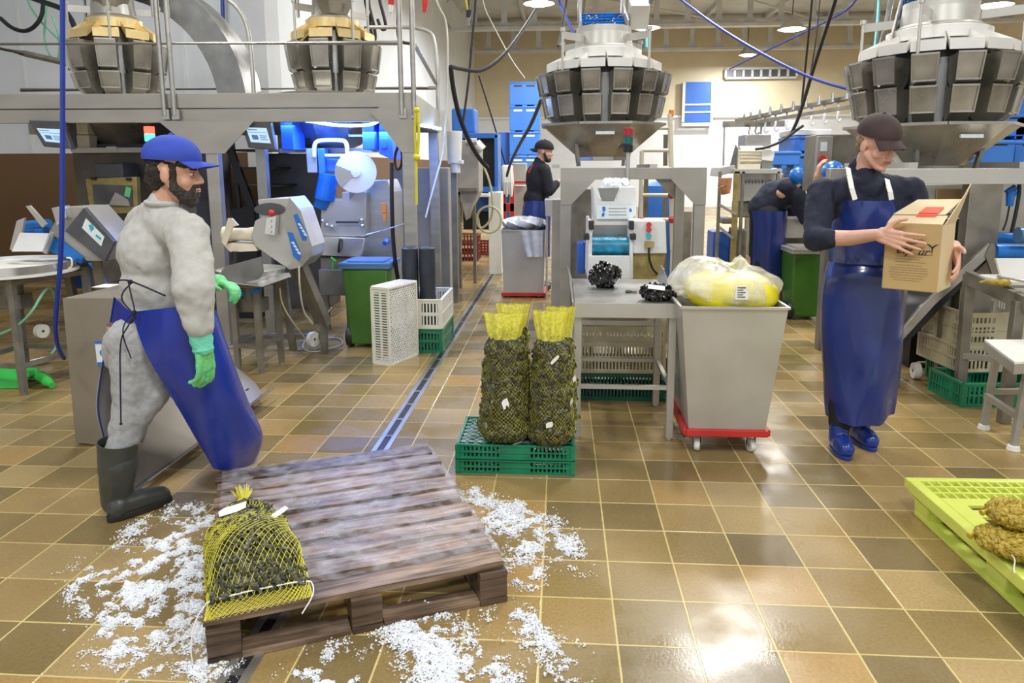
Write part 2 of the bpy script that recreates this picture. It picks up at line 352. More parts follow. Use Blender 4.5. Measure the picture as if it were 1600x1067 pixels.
def bake(o, mods):
    for t, kw in mods:
        md = o.modifiers.new(t, t)
        for k, v in kw.items(): setattr(md, k, v)
    dg = bpy.context.evaluated_depsgraph_get(); dg.update()
    me = bpy.data.meshes.new_from_object(o.evaluated_get(dg)); mats = list(o.data.materials); old = o.data
    o.modifiers.clear(); o.data = me; me.name = o.name
    if not len(me.materials):
        for q in mats: me.materials.append(q)
    bpy.data.meshes.remove(old)
def build(name, mb, mats, parent=None, bevel=0, mods=None, smooth=True, ang=35, local=False):
    me = bpy.data.meshes.new(name); off = V((0, 0, 0)); o = bpy.data.objects.new(name, me); col.objects.link(o)
    vs = mb.v
    if parent is not None:
        o.parent = parent; r = parent
        while r.parent is not None: r = r.parent
        if r.name in OFF and not local: off = OFF[r.name]
    elif vs:
        off = V(((min(p.x for p in vs)+max(p.x for p in vs))/2, (min(p.y for p in vs)+max(p.y for p in vs))/2, min(p.z for p in vs))); o.location = off; OFF[o.name] = off
    me.from_pydata([tuple(p-off) for p in vs], [], mb.f)
    for q in (mats if isinstance(mats, (list, tuple)) else [mats]): me.materials.append(M[q] if isinstance(q, str) else q)
    me.polygons.foreach_set('material_index', mb.m); me.update()
    bm = bmesh.new(); bm.from_mesh(me)
    bmesh.ops.recalc_face_normals(bm, faces=bm.faces); bm.to_mesh(me); bm.free()
    ms = []
    if bevel: ms.append(('BEVEL', dict(width=bevel, segments=2, limit_method='ANGLE')))
    if mods: ms += mods
    if ms: bake(o, ms)
    me = o.data
    if smooth:
        me.polygons.foreach_set('use_smooth', [True]*len(me.polygons)); me.set_sharp_from_angle(angle=R(20 if bevel and ang == 35 else ang))
    return o
def thing(name, label, cat, loc=(0, 0, 0), rz=0, group=None, world=True):
    o = bpy.data.objects.new(name, None); col.objects.link(o); o.location = loc; o.rotation_euler = (0, 0, rz); o.empty_display_size = .1
    o['label'] = label; o['category'] = cat
    if group: o['group'] = group
    if world: OFF[o.name] = V(loc)
    return o
def tag(o, label, cat, group=None, kind=None):
    o['label'] = label; o['category'] = cat
    if group: o['group'] = group
    if kind: o['kind'] = kind
    return o
def struct(name, mb, mat, **k):
    o = build(name, mb, mat, **k); o['kind'] = 'structure'; return o
def dup(o, parent=None, loc=None, rz=None, label=None, group=None):
    c = o.copy(); col.objects.link(c)
    if parent is not None: c.parent = parent
    if loc is not None: c.location = loc
    if rz is not None: c.rotation_euler = (0, 0, rz)
    if label: c['label'] = label
    if group: c['group'] = group
    for ch in list(o.children): dup(ch, c)
    return c
REMESH = lambda v, s=6: [('REMESH', dict(mode='VOXEL', voxel_size=v, use_smooth_shade=True)), ('SMOOTH', dict(factor=.5, iterations=s))]

# ------------------------------------------------------------------ the room
b = MB(); b.quad((-9, -3, 0), (14, -3, 0), (14, 29, 0), (-9, 29, 0)); struct('floor', b, 'floor_tiles')
b = MB(); b.bx(-3.6, 14, 28, 28.2, 0, 7.2); struct('wall_back', b, 'wall_back')
b = MB(); b.add([(-3.9, 9.6, 0), (-3.25, 28, 0), (-3.25, 28, 7.2), (-3.9, 9.6, 7.2), (-4.05, 9.6, 0), (-3.4, 28, 0), (-3.4, 28, 7.2), (-4.05, 9.6, 7.2)],
              [(0, 1, 2, 3), (7, 6, 5, 4), (0, 3, 7, 4), (1, 5, 6, 2), (3, 2, 6, 7)]); struct('wall_left', b, 'wall_white')
b = MB(); b.bx(-9, -3.9, 9.5, 9.6, 0, 7.2); struct('wall_rear_left', b, 'wall_white')
b = MB(); b.bx(-9.1, -9, -3, 9.6, 0, 7.2); struct('wall_far_left', b, 'wall_white')
b = MB(); b.bx(14, 14.1, -3, 28.2, 0, 7.2); struct('wall_right', b, 'wall_back')
# ceiling: sheet with corrugations, sloped a little, purlins and castellated beams
b = MB(); b.bx(-9.1, 14.1, -3, 28.2, 6.75, 6.85); struct('ceiling', b, 'ceiling_grey')
for i, yy in enumerate((9.5, 13.8, 18.2, 22.6, 27.0)):
    b = MB(); z0, z1 = 5.55, 6.6
    b.bx(-9, 14, yy-.14, yy+.14, z0, z0+.09); b.bx(-9, 14, yy-.14, yy+.14, z1-.08, z1)
    x = -9.0
    while x < 14:
        b.bx(x, x+.16, yy-.02, yy+.02, z0+.05, z1-.05)
        for sx in (0, 1):
            xa = x+.16 if sx == 0 else x+.9; q = .14 if sx == 0 else -.14
            b.prism([(0, 0), (q, 0), (0, .2)], (xa, yy, z0+.09), (1, 0, 0), (0, 0, 1), .04)
            b.prism([(0, 0), (q, 0), (0, -.2)], (xa, yy, z1-.08), (1, 0, 0), (0, 0, 1), .04)
        x += .9
    struct('trim_%d' % (i+1), b, 'beam_grey')
k = 6
for xx in (-7.5, -5.5, -3.4, -1.3, .8, 2.9, 5.0, 7.1, 9.2, 11.3):
    b = MB(); b.bx(xx-.06, xx+.06, -3, 28, 6.6, 6.75); struct('trim_%d' % k, b, 'beam_grey'); k += 1
# diagonal braces between the beams
for i, (xa, ya, xb, yb) in enumerate(((-3, 18.2, 3, 22.6), (3, 22.6, 9, 18.2), (1, 22.6, 6, 27), (9, 27, 5, 22.6), (-3, 13.8, 1, 18.2), (6.5, 13.8, 9.5, 18.2))):
    b = MB(); b.cyl((xa, ya, 6.45), (xb, yb, 6.45), .035, n=8); struct('trim_%d' % k, b, 'beam_grey'); k += 1
# wall panel joints on the white walls
for xx in (-8.2, -7.1, -6.0, -4.9):
    b = MB(); b.bx(xx-.012, xx+.012, 9.47, 9.5, 1.72, 6.7); struct('trim_%d' % k, b, 'white_paint'); k += 1
b = MB(); b.bx(-4.05, -3.72, 9.3, 9.75, 0, 6.7); struct('trim_%d' % k, b, 'ceiling_grey'); k += 1
b = MB(); b.bx(-3.3, 14, 27.9, 28.0, 3.3, 3.38); struct('trim_%d' % k, b, 'white_paint'); k += 1
# vent grille and blue shutter in the back wall
a = W(1133, 109, 27.95); c = W(1243, 121, 27.95)
g = MB(); g.bx(a.x, c.x, 27.85, 27.99, c.z, a.z); g2 = struct('window_1', g, 'dark_gray')
f = MB(); n_ = 8
for i in range(n_+1):
    x = a.x+(c.x-a.x)*i/n_; f.bx(x-.04, x+.04, 27.8, 27.9, c.z, a.z)
f.bx(a.x, c.x, 27.8, 27.9, c.z-.05, c.z+.02); f.bx(a.x, c.x, 27.8, 27.9, a.z-.02, a.z+.05); o = build('window_frame', f, 'ceiling_grey', g2)
a = W(1068, 129, 27.95); c = W(1110, 191, 27.95)
g = MB(); g.bx(a.x, c.x, 27.8, 27.99, c.z, a.z); g2 = struct('window_2', g, 'blue_dark_box')
f = MB()
for t in (.56, .75): z = a.z+(c.z-a.z)*t; f.bx(a.x+.05, c.x-.05, 27.77, 27.8, z-.03, z+.03)
f.bx(a.x-.05, c.x+.05, 27.75, 27.8, c.z-.15, c.z-.02)
for i in (0, 1): f.bx((a.x if i == 0 else c.x)-.05, (a.x if i == 0 else c.x)+.05, 27.77, 27.85, c.z, a.z)
o = build('window_frame', f, 'steel_light', g2)
# high bay lamps
def lamp(name, loc, label, s=1.0, glow=.16):
    t = thing(name, label, 'lamp', loc)
    x, y, z = loc
    b = MB(); b.lathe([(.05, .35), (.07, .3), (.1, .28), (.2*s, .08), (.24*s, 0)], loc, 20); build('lamp_shade', b, 'steel_light', t)
    b = MB(); b.lathe([(.001, .03), (glow*s, .03), (glow*s*.9, -.03), (.001, -.05)], loc, 20); build('lamp_lens', b, 'lamp_glow', t)
    area('bay_light', (x, y, z-.08), .45, .45, 250, (1, .99, .97))
    b = MB(); b.cyl((x, y, z+.33), (x, y, 6.75), .012, n=6); build('suspension_cable', b, 'black', t)
for i, (px, py, Y, l) in enumerate(((842, 6, 17.5, 'round high-bay ceiling lamp glowing above the blue crate stack'), (1010, 44, 20, 'round ceiling lamp glowing behind the central weigher, right of its blue belt'),
        (1237, 46, 20.5, 'round ceiling lamp glowing under the perforated beam, midway between the weighers'), (1168, 86, 26, 'small distant ceiling lamp glowing above the wall vent'), (1554, 9, 16.8, 'round ceiling lamp glowing at the top right corner'))):
    p = W(px, py, Y); lamp('ceiling_lamp', (p.x, p.y, p.z), l, 1.5 if Y < 21 else 1.2)
for i, (x, y, e_) in enumerate(LAMPS):
    b = MB(); b.bx(x-.46, x+.46, y-.46, y+.46, 5.47, 5.57)
    t = thing('ceiling_lamp', 'flat square lamp panel hung from the ceiling out of view', 'lamp', (x, y, 5.47), 0, 'square lamp panels out of view')
    build('housing', b, 'steel_light', t); b = MB(); b.bx(x-.02, x+.02, y-.02, y+.02, 5.57, 6.75); build('suspension_rod', b, 'steel_light', t)
# drain channel
gx0, gx1 = Z(602, 692), Z(782, 410); gd = (gx1-gx0).normalized(); ga = gx0 - gd*3.2; gb = gx0 + gd*17
sx = V((gd.y, -gd.x, 0))
t = thing('drain_channel', 'long narrow floor drain channel with steel rims running through the tiles', 'drain', (ga.x, ga.y, 0))
b = MB()
for s_ in (-1, 1): b.bar(ga+sx*s_*.032+V((0, 0, .003)), gb+sx*s_*.032+V((0, 0, .003)), .026, .007)
build('rim', b, 'steel', t)
b = MB(); b.bar(ga+V((0, 0, .001)), gb+V((0, 0, .001)), .042, .004); build('slot', b, 'black', t)
d_ = .2
while d_ < 14:
    p = ga+gd*d_; b = MB(); b.bar(p+V((0, 0, .003)), p+gd*.03+V((0, 0, .003)), .045, .006); build('cross_bar', b, 'steel_dark', t); d_ += .28
# ------------------------------------------------------------------ multihead weighers
def make_weigher(label, loc, n=14, RO=.60, hh=.16, pitch=.20, hw=.165, top=.95, pans='pan_white', chute=True, rz=0, sc_=1.0, hh2=None):
    """loc = centre at the level of the chute rim; top tiers above it."""
    t = thing('multihead_weigher', label, 'weighing machine', loc, rz, world=False)
    S = sc_; K = RO/.60; hh2 = hh2 or hh
    def hop(z, r, hh=hh, drop=.075):
        b = MB()                                            # one bucket at angle 0: profile in (r, z), tapered width
        w0, w1 = hw/2*S, hw/2*.88*S
        prof = [(r, z+hh*S, w0), (r-.035*S, z, w1), (r-.12*S, z-drop*S, w1*.95), (r-.20*S, z+.01*S, w1*.85), (r-.20*S, z+hh*S, w0*.8)]
        vs = [(p[0], sd*p[2], p[1]) for sd in (-1, 1) for p in prof]; k = len(prof)
        b.add(vs, [tuple(range(k-1, -1, -1)), tuple(range(k, 2*k))] + [(i, (i+1) % k, k+(i+1) % k, k+i) for i in range(k-1)])
        b.bx(r-.005*S, r+.006*S, -w0*1.08, w0*1.08, z+hh*S-.008, z+hh*S+.006)                       # rim
        for sd in (-1, 1): b.bar((r+.003, sd*w0*1.02, z+hh*S), (r-.03*S, sd*w1*1.05, z-.01*S), .01)
        b.bar((r-.03*S, -w1*1.05, z-.005*S), (r-.03*S, w1*1.05, z-.005*S), .01)
        return b
    z2 = .10*S; z1 = z2 + pitch*S; zt = z1+hh*S
    r = RO*S
    protos = [build('lower_hopper', hop(z2, r-.05*S, hh2), 'hopper_steel', t, local=True), build('upper_hopper', hop(z1, r), 'hopper_steel', t, local=True)]
    b = MB()                                              # feeder pan: inverted V trough
    ri, ro = .26*S*K, (r-.09*S*K); w = .17*S
    b.add([(ri, -w*.35, zt+.17*S), (ro, -w*.62, zt+.03*S), (ro, w*.62, zt+.03*S), (ri, w*.35, zt+.17*S), (ri, 0, zt+.20*S), (ro-.02, 0, zt+.13*S),
           (ro, -w*.62, zt+.10*S), (ro, w*.62, zt+.10*S), (ri, -w*.35, zt+.22*S), (ri, w*.35, zt+.22*S)],
          [(0, 1, 2, 3), (0, 1, 6, 8), (3, 2, 7, 9), (1, 2, 7, 6)])
    protos.append(build('feeder_pan', b, pans, t, local=True))
    for p in protos:
        for i in range(1, n):
            c = p.copy(); col.objects.link(c); c.parent = t; c.rotation_euler = (0, 0, 2*math.pi*i/n)
    b = MB(); b.lathe([(.001, -.02), (r-.22*S, -.02), (r-.22*S, zt), (.26*S*K, zt+.12*S), (.001, zt+.12*S)], n=28); build('machine_core', b, 'steel_dark', t, local=True)
    b = MB(); b.lathe([(.001, zt+.2*S), (.27*S*K, zt+.18*S), (.30*S*K, zt+.24*S), (.26*S*K, zt+.26*S), (.24*S*K, zt+.42*S), (.245*S*K, zt+.42*S), (.25*S*K, zt+.24*S)], n=32); build('infeed_funnel', b, 'steel_light', t, local=True)
    b = MB(); b.lathe([(.34*S*K, zt+.14*S), (.34*S*K, zt+.22*S), (.27*S*K, zt+.24*S)], n=28); build('feeder_ring', b, pans, t, local=True)
    for i in range(4):                                     # guide posts and top plate
        a = math.pi/4 + i*math.pi/2; x, y = math.cos(a)*.52*S*K, math.sin(a)*.52*S*K
        b = MB(); b.cyl((x, y, zt-.06*S), (x, y, zt+.36*S), .011*S, n=8); b.cyl((x, y, zt+.34*S), (x, y, zt+.37*S), .022*S, n=8)
        b.bar((x, y, zt+.31*S), (x*.5, y*.5, zt+.31*S), .012*S, .06*S); build('guide_post', b, 'steel_light', t, local=True)
    if chute:
        b = MB(); q0, q1 = .56*S, .24*S; z0, zb = .02*S, -.26*S
        k = 8
        P0 = [(q0*math.cos(a)*1.04, q0*math.sin(a)*1.04, z0) for a in [math.pi/8+i*math.pi/4 for i in range(8)]]
        P1 = [(q1*math.cos(a), q1*math.sin(a), zb) for a in [math.pi/8+i*math.pi/4 for i in range(8)]]
        P2 = [(q1*math.cos(a), q1*math.sin(a), zb-.03*S) for a in [math.pi/8+i*math.pi/4 for i in range(8)]]
        b.add(P0+P1+P2, [(i, (i+1) % 8, 8+(i+1) % 8, 8+i) for i in range(8)] + [(8+i, 8+(i+1) % 8, 16+(i+1) % 8, 16+i) for i in range(8)])
        for i in range(8): b.bar(P0[i], P0[(i+1) % 8], .02, .02)
        ch = build('discharge_chute', b, 'hopper_steel', t, smooth=False, local=True)
        b = MB(); b.bx(-.08*S, .08*S, -.47*S, -.455*S, -.075*S, -.05*S); o = build('name_plate', b, 'sticker_white', ch, local=True)
        for i in range(4):
            b = MB(); a = math.pi/4+i*math.pi/2; b.bar((math.cos(a)*.34*S, math.sin(a)*.34*S, -.14*S), (math.cos(a)*.30*S, math.sin(a)*.30*S, -.34*S), .03*S)
            build('chute_bracket', b, 'steel_dark', t, local=True)
    return t
def frame(name, label, L, Rr, yb, z0, z1, w=.085, mat='steel_beam', gus=.28, cat='steel frame'):
    """four-legged portal frame; L, Rr = x of outer sides at the front (y = yb[0]) and back."""
    t = thing(name, label, cat, ((L+Rr)/2, sum(yb)/2, 0))
    for y in yb:
        for s_, x in ((1, L), (-1, Rr)):
            b = MB(); xa, xb = sorted((x, x+s_*w)); b.bx(xa, xb, y-w/2, y+w/2, 0.02, z1-.02); b.box(((xa+xb)/2, y, .012), (.13, .13, .022)); build('leg', b, mat, t, bevel=.004)
            b = MB(); g = gus
            b.prism([(0, 0), (s_*g, 0), (s_*g, -(z1-z0)), (s_*w, -g*1.05), (0, -g*1.05)], (x, y-w/2-.004 if y == yb[0] else y+w/2+.004, z1), (1, 0, 0), (0, 0, 1), .008)
            build('gusset', b, mat, t)
        b = MB(); b.bx(L, Rr, y-w/2-.002, y+w/2+.002, z0, z1); build('crossbeam', b, mat, t, bevel=.004)
    for x in (L+w/2, Rr-w/2):
        b = MB(); b.bx(x-w/2, x+w/2, yb[0], yb[1], z0, z1); build('side_beam', b, mat, t, bevel=.004)
    return t

# central weigher on its frame
Yc = 6.35; pc = W(941, 197, Yc); pl = W(876, 262, 5.95); pr = W(1103, 262, 5.95)
fr = frame('weigher_stand', 'grey steel frame with wide gusset plates under the central weigher', pl.x, pr.x, (5.95, 6.95), 1.41, 1.502)
wg = make_weigher('central steel multihead weigher with white feeder pans above the white belt machine', (pc.x, Yc, 1.835), 14, sc_=.93, hh=.155, pitch=.195, hw=.15)
# belt feeding it
def feed_belt(label, c, w, ln, zt, mat_s='steel_light', rz=0, tilt=R(24)):
    t = thing('infeed_conveyor', label, 'conveyor', c, rz, world=False)
    b = MB()
    def fn(u, v):
        a = u*2*math.pi; 
        y = (ln/2)*(1 if math.cos(a) > 0 else -1) + .07*math.cos(a); z = .07*math.sin(a)
        return V(((v-.5)*w, y*math.cos(tilt)-z*math.sin(tilt), y*math.sin(tilt)+z*math.cos(tilt)))
    b.grid(fn, 32, 2, closed=True); build('belt', b, 'belt_blue', t, local=True)
    b = MB()
    for i in range(5):
        y = -ln/2+ln*(i+.5)/5; b.box((0, y*math.cos(tilt)-.08*math.sin(tilt), y*math.sin(tilt)+.08*math.cos(tilt)), (w*.96, .012, .04), rx=tilt)
    build('flight', b, 'belt_blue', t, local=True)
    for s_ in (-1, 1):
        b = MB(); b.box((s_*(w/2+.012), 0, .03), (.012, ln+.12, .26), rx=tilt); build('side_plate', b, mat_s, t, local=True)
    b = MB(); b.box((w/2+.12, -ln*.1, .12), (.16, .22, .2), rx=tilt); build('motor_box', b, mat_s, t, bevel=.01, local=True)
    for s_ in (-1, 1):
        b = MB(); b.bar((s_*(w/2+.01), ln*.4, .1), (s_*(w/2+.01), ln*.4, 2.6), .04); build('hanger', b, 'steel_dark', t, local=True)
    b = MB(); rr = random.Random(3)
    for i in range(60):
        y = rr.uniform(-ln/2, ln/2.2); p = V((rr.uniform(-w/2.2, w/2.2), y*math.cos(tilt)-.085*math.sin(tilt), y*math.sin(tilt)+.085*math.cos(tilt)))
        b.sph(p, (.022, .012, .01), 6, 4, rot=Matrix.Rotation(rr.uniform(0, 3), 3, 'Z'))
    o = build('mussels', b, 'mussel', t, local=True); o['kind'] = 'stuff'
    return t
p = W(942, 45, 6.45); feed_belt('blue belt conveyor feeding mussels into the central weigher', (p.x, 6.55, p.z+.0), .36, .5, 0)
# right weigher
Yr = 5.55; p2 = W(1453, 203, Yr)
make_weigher('steel multihead weigher behind the man with the box, pans dripping white', (p2.x, Yr, p2.z+.0), 14, sc_=.98, rz=.12, hh=.165, pitch=.205, hw=.155)
p = W(1457, 40, 5.6); feed_belt('blue belt conveyor slanting down into the right-hand weigher', (p.x-.02, 5.75, p.z+.02), .26, .75, 0, rz=R(-28), tilt=R(34))
pa, pb_ = W(1384, 266, 5.0), W(1640, 266, 5.0)
fr2 = thing('weigher_stand', 'steel beam frame under the right-hand weigher, behind the cardboard box', 'steel frame', ((pa.x+pb_.x)/2, 5.4, 0))
b = MB(); b.bx(pa.x, pb_.x+.4, 5.0, 5.1, 1.385, 1.49); build('crossbeam', b, 'steel_light', fr2, bevel=.004)
b = MB(); b.bx(pa.x, pb_.x+.4, 6.0, 6.1, 1.385, 1.49); build('crossbeam', b, 'steel_light', fr2, bevel=.004)
q = W(1522, 290, 5.05)
for x, y in ((pa.x+.05, 5.05), (pa.x+.05, 6.05), (q.x+.0, 5.05), (q.x+.1, 6.05)):
    b = MB(); b.bx(x-.05, x+.05 if y > 6 or x < 2 else x+.16, y-.05, y+.05, 0, 1.385); build('leg', b, 'steel_grimy', fr2, bevel=.004)
for x in (p2.x-.35, p2.x+.35):
    b = MB(); b.bx(x-.03, x+.03, 5.0, 6.1, 1.49, 1.53); build('bearer', b, 'steel_light', fr2)
b = MB(); b.bx(pc.x-.42, pc.x-.36, 5.93, 6.97, 1.502, 1.53); build('bearer', b, 'steel_light', fr)
b = MB(); b.bx(pc.x+.36, pc.x+.42, 5.93, 6.97, 1.502, 1.53); build('bearer', b, 'steel_light', fr)

# signal beacon on its pole
def beacon(label, p, h, mats, r=.03, pole=True):
    t = thing('signal_beacon', label, 'signal light', (p[0], p[1], p[2]))
    x, y, z = p
    b = MB(); b.cyl((x, y, z), (x, y, z+h), .016, n=10); build('pole', b, 'steel_light', t)
    zz = z+h
    for nm, mt in mats:
        b = MB(); b.cyl((x, y, zz), (x, y, zz+.062), r, n=16); build(nm, b, mt, t, bevel=.004); zz += .062
    return t
q = W(979, 347, 5.8); z0 = q.z; q2 = W(979, 238, 5.8)
beacon('unlit red and green signal beacon on a pole in front of the central chute', (q.x, 5.8, z0), q2.z-z0, (('socket', 'black'), ('green_lens', 'green_off'), ('red_lens', 'red_off')), .036)

# ------------------------------------------------------------------ left mezzanine with handrails
Ym = 6.0
cA = W(648, 145, Ym); cA0 = W(648, 190, Ym)                # top and bottom of the corner
zt, zb, zm = cA.z, W(640, 190, Ym).z, W(648, 168, Ym).z
rotm = R(3.5)
mz = thing('mezzanine', 'long raised steel platform with handrails carrying two weighers on the left', 'platform', (cA.x, Ym, 0), rotm, world=False)
Lm = 4.4
def mp_(name, fn, mat='steel_beam', bevel=0, **k):
    b = MB(); fn(b); return build(name, b, mat, mz, bevel=bevel, local=True, **k)
mp_('front_beam', lambda b: (b.bx(-Lm, 0, -.04, .04, zm, zt), b.bx(-Lm, 0, -.025, .03, zb, zm-.004)), bevel=.004)
def place_mz(x, y, z=0):
    c, s = math.cos(rotm), math.sin(rotm); return V((cA.x + x*c - y*s, Ym + x*s + y*c, z))
mp_('side_beam', lambda b: b.bx(-.08, 0, .04, 1.85, zb, zt), bevel=.004)
mp_('rear_beam', lambda b: b.bx(-Lm, 0, 1.85, 1.93, zb, zt), bevel=.004)
mp_('deck', lambda b: b.bx(-Lm, -.08, .04, 1.85, zt-.03, zt-.005), 'steel_grimy')
for x in (-.11, -1.72):
    for y in (0, 1.85):
        wv = .10
        mp_('leg', lambda b: (b.bx(x-.0, x+wv, y-.045, y+.045, 0.02, zb), b.bx(x-.04, x+wv+.04, y-.09, y+.09, 0, .02)), 'steel_beam' if x < -1 else 'steel', bevel=.004)
mp_('gusset', lambda b: b.prism([(-.36, 0), (.42, 0), (.16, -.26), (-.06, -.26)], (-1.72, -.05, zb+.01), (1, 0, 0), (0, 0, 1), .01))
mp_('gusset', lambda b: b.prism([(0, .2), (-.10, .2), (-.36, .06), (-.30, 0), (-.11, -.26), (0, -.26)], (0, -.05, zb+.01), (1, 0, 0), (0, 0, 1), .01))
hz = W(640, 68, Ym).z
def rail(*pts, r=.019, mat='steel_light'):
    b = MB(); b.tube(pts, r, 10); return b
b = rail((-Lm, -.03, hz+.01), (-.1, -.03, hz)); build('handrail', b, 'steel', mz, local=True)
for x in (-2.02, -1.94, -.10, 0.0):
    b = MB(); b.cyl((x, -.06, zm-.06), (x, -.06, 3.35), .021, n=12); b.box((x+.01, -.055, zm-.05), (.06, .03, .08)); build('rail_post', b, 'steel', mz, local=True)
hm = W(640, 110, Ym).z
b = rail((-Lm, 1.8, hm+.05), (-.1, 1.8, hm+.05), (0, 1.8, hm+.05)); build('rear_rail', b, 'steel', mz, local=True)
b = rail((-.0, .1, hz+.0), (-.02, 1.8, hm+.10)); build('side_rail', b, 'steel', mz, local=True)
b = MB(); b.tube([(-.75, 1.8, 2.95), (-.1, 1.8, 2.95), (0, 1.8, 2.8), (0, 1.8, zb)], .02, 10, smooth=2); build('hoop_rail', b, 'steel_light', mz, local=True)
b = MB(); b.tube([(-1.95, 1.0, 3.3), (-1.9, 1.0, 3.1), (-1.72, 1.0, 2.95), (-1.66, 1.0, 2.7), (-1.66, 1.0, zt)], .02, 10, smooth=2); build('hoop_rail', b, 'steel_light', mz, local=True)
# rising chute tube behind the left weigher (curved steel duct)
t = thing('curved_duct', 'large curved steel duct rising behind the leftmost weigher', 'duct', (*place_mz(-2.1, 1.3)[:2], zt))
p0 = place_mz(-2.0, 1.35)
b = MB(); prof = []
def duct(u, v):
    a = v*R(75); rr = 1.3; x = p0.x - 1.35 + rr*math.cos(a)*1.0 + .28; z = zt + rr*math.sin(a)
    return V((x + (u-.5)*.0, p0.y - .2 + u*.4, z))
b.grid(duct, 2, 14); 
def duct2(u, v):
    a = v*R(75); rr = 1.3 - u*.28; return V((p0.x-1.07+rr*math.cos(a), p0.y-.2, zt+rr*math.sin(a)))
b.grid(duct2, 2, 14); build('duct_wall', b, 'steel_dark', t)
# two weighers on the mezzanine
q = W(524, 140, 6.9); make_weigher('steel multihead weigher with a yellowish reflection coloured into its pans on the platform, right of the leftmost one', (q.x, 6.9, zt+.02), 9, RO=.43, hh=.22, hh2=.13, pitch=.175, hw=.155, pans='pan_yellow_reflection', rz=R(270), chute=False)
q = W(188, 140, 6.7); make_weigher('leftmost steel multihead weigher with a yellowish reflection coloured into its pans behind the handrail', (q.x, 6.7, zt+.02), 9, RO=.43, hh=.22, hh2=.13, pitch=.175, hw=.155, pans='pan_yellow_reflection', rz=R(250), chute=False)
# pale splash tray on deck edge
q = W(500, 136, 6.6)
b = MB(); b.lathe([(.36, 0), (.50, .06), (.52, .06), (.38, -.01)], (q.x-.02, 6.9, zt+.01), 10); tag(build('splash_tray', b, 'pan_white', smooth=False), 'pale faceted tray ring around the foot of the right platform weigher', 'tray')
# infeed drums above those weighers
for px, lab in ((190, 'steel hopper hanging above the leftmost weigher'), (522, 'steel hopper hanging above the right platform weigher')):
    q = W(px, 10, 6.8); b = MB()
    b.lathe([(.12, -.12), (.22, .10), (.30, .10), (.32, .5), (.30, .5)], (q.x, 6.8 if px > 300 else 6.65, q.z+.04), 8)
    o = build('feed_hopper', b, 'hopper_steel', smooth=False); tag(o, lab, 'hopper')
    b = MB()
    for dx in (-.32, .32): b.cyl((q.x+dx, 6.75, q.z-.1), (q.x+dx, 6.75, 4.4), .014, n=6); b.bar((q.x+dx, 6.75, q.z+.3), (q.x, 6.75, q.z+.3), .02)
    build('hanger_rod', b, 'steel', o)
# ------------------------------------------------------------------ crates
def slat_wall(b, p0, p1, z0, z1, rows=3, n=14, th=.008, solid=.12, fill=.45, mid=None):
    """perforated crate wall from p0 to p1 (2-D), rows of slots between solid bands; mid = solid central part"""
    p0, p1 = V((*p0, 0)), V((*p1, 0)); d = (p1-p0); ln = d.length; d.normalize()
    H = z1-z0; band = H*solid; rowh = (H-band*(rows+1))/rows
    for i in range(rows+1):
        z = z0+i*(band+rowh)+band/2; b.bar(p0+V((0, 0, z)), p1+V((0, 0, z)), th, band)
    e = ln*.06
    for r in range(rows):
        z = z0+band+(band+rowh)*r+rowh/2
        for s_ in (0, 1):
            q = p0 if s_ == 0 else p1-d*e; b.bar(q+V((0, 0, z)), q+d*e+V((0, 0, z)), th, rowh)
        if mid:
            b.bar(p0+d*ln*mid[0]+V((0, 0, z)), p0+d*ln*mid[1]+V((0, 0, z)), th, rowh)
        for k in range(n):
            t = e+(ln-2*e)*(k+.5)/n
            if mid and mid[0] < t/ln < mid[1]: continue
            q = p0+d*t; wd = (ln-2*e)/n*fill; b.bar(q-d*wd/2+V((0, 0, z)), q+d*wd/2+V((0, 0, z)), th, rowh)
def crate_mb(L=.6, Wd=.4, H=.2, rows=3, n=16, rim=.012, floor=True, flip=False, mid=(.36, .64), diag=False):
    b = MB(); x, y = L/2, Wd/2
    C_ = [(-x, -y), (x, -y), (x, y), (-x, y)]
    for i in range(4):
        a, c = C_[i], C_[(i+1) % 4]; ln = L if i % 2 == 0 else Wd
        slat_wall(b, a, c, 0.004, H, rows, max(4, int(n*ln/.6)), mid=mid)
        zr = H if not flip else .004
        b.bar((*a, zr), (*c, zr), rim*2, rim); b.bar((a[0], a[1], 0.004), (a[0], a[1], H), .02); b.bar((*a, H*.5), (*c, H*.5), rim*1.3, rim*.7)
        b.bar((*a, (0.006 if not flip else H-.003)), (*c, (0.006 if not flip else H-.003)), .014, .01)
    zf = .01 if not flip else H-.006
    if floor:
        if diag:
            m_ = 14
            for i in range(-m_, m_+1):
                for sg in (1, -1):
                    # clipped diagonal strips
                    c0 = i*(L+Wd)/m_*.5; pts = []
                    for xx in (-x, x):
                        yy = sg*(xx-c0); 
                        if -y <= yy <= y: pts.append((xx, yy))
                    for yy in (-y, y):
                        xx = sg*yy+c0
                        if -x < xx < x: pts.append((xx, yy))
                    if len(pts) >= 2: b.bar((*pts[0], zf), (*pts[1], zf), .008, .006)
        else:
            for k in range(13): t = -x+L*(k+.5)/13; b.bx(t-.014, t+.014, -y, y, zf-.003, zf+.003)
            for k in range(8): t = -y+Wd*(k+.5)/8; b.bx(-x, x, t-.012, t+.012, zf-.003, zf+.003)
    return b
CR = {}
def crate(name, label, mat, loc, rz=0, L=.6, Wd=.4, H=.2, rot=None, group=None, cat='crate', **k):
    o = build(name, crate_mb(L, Wd, H, **k), mat); o.location = loc; o.rotation_euler = rot or (0, 0, rz)
    return tag(o, label, cat, group)

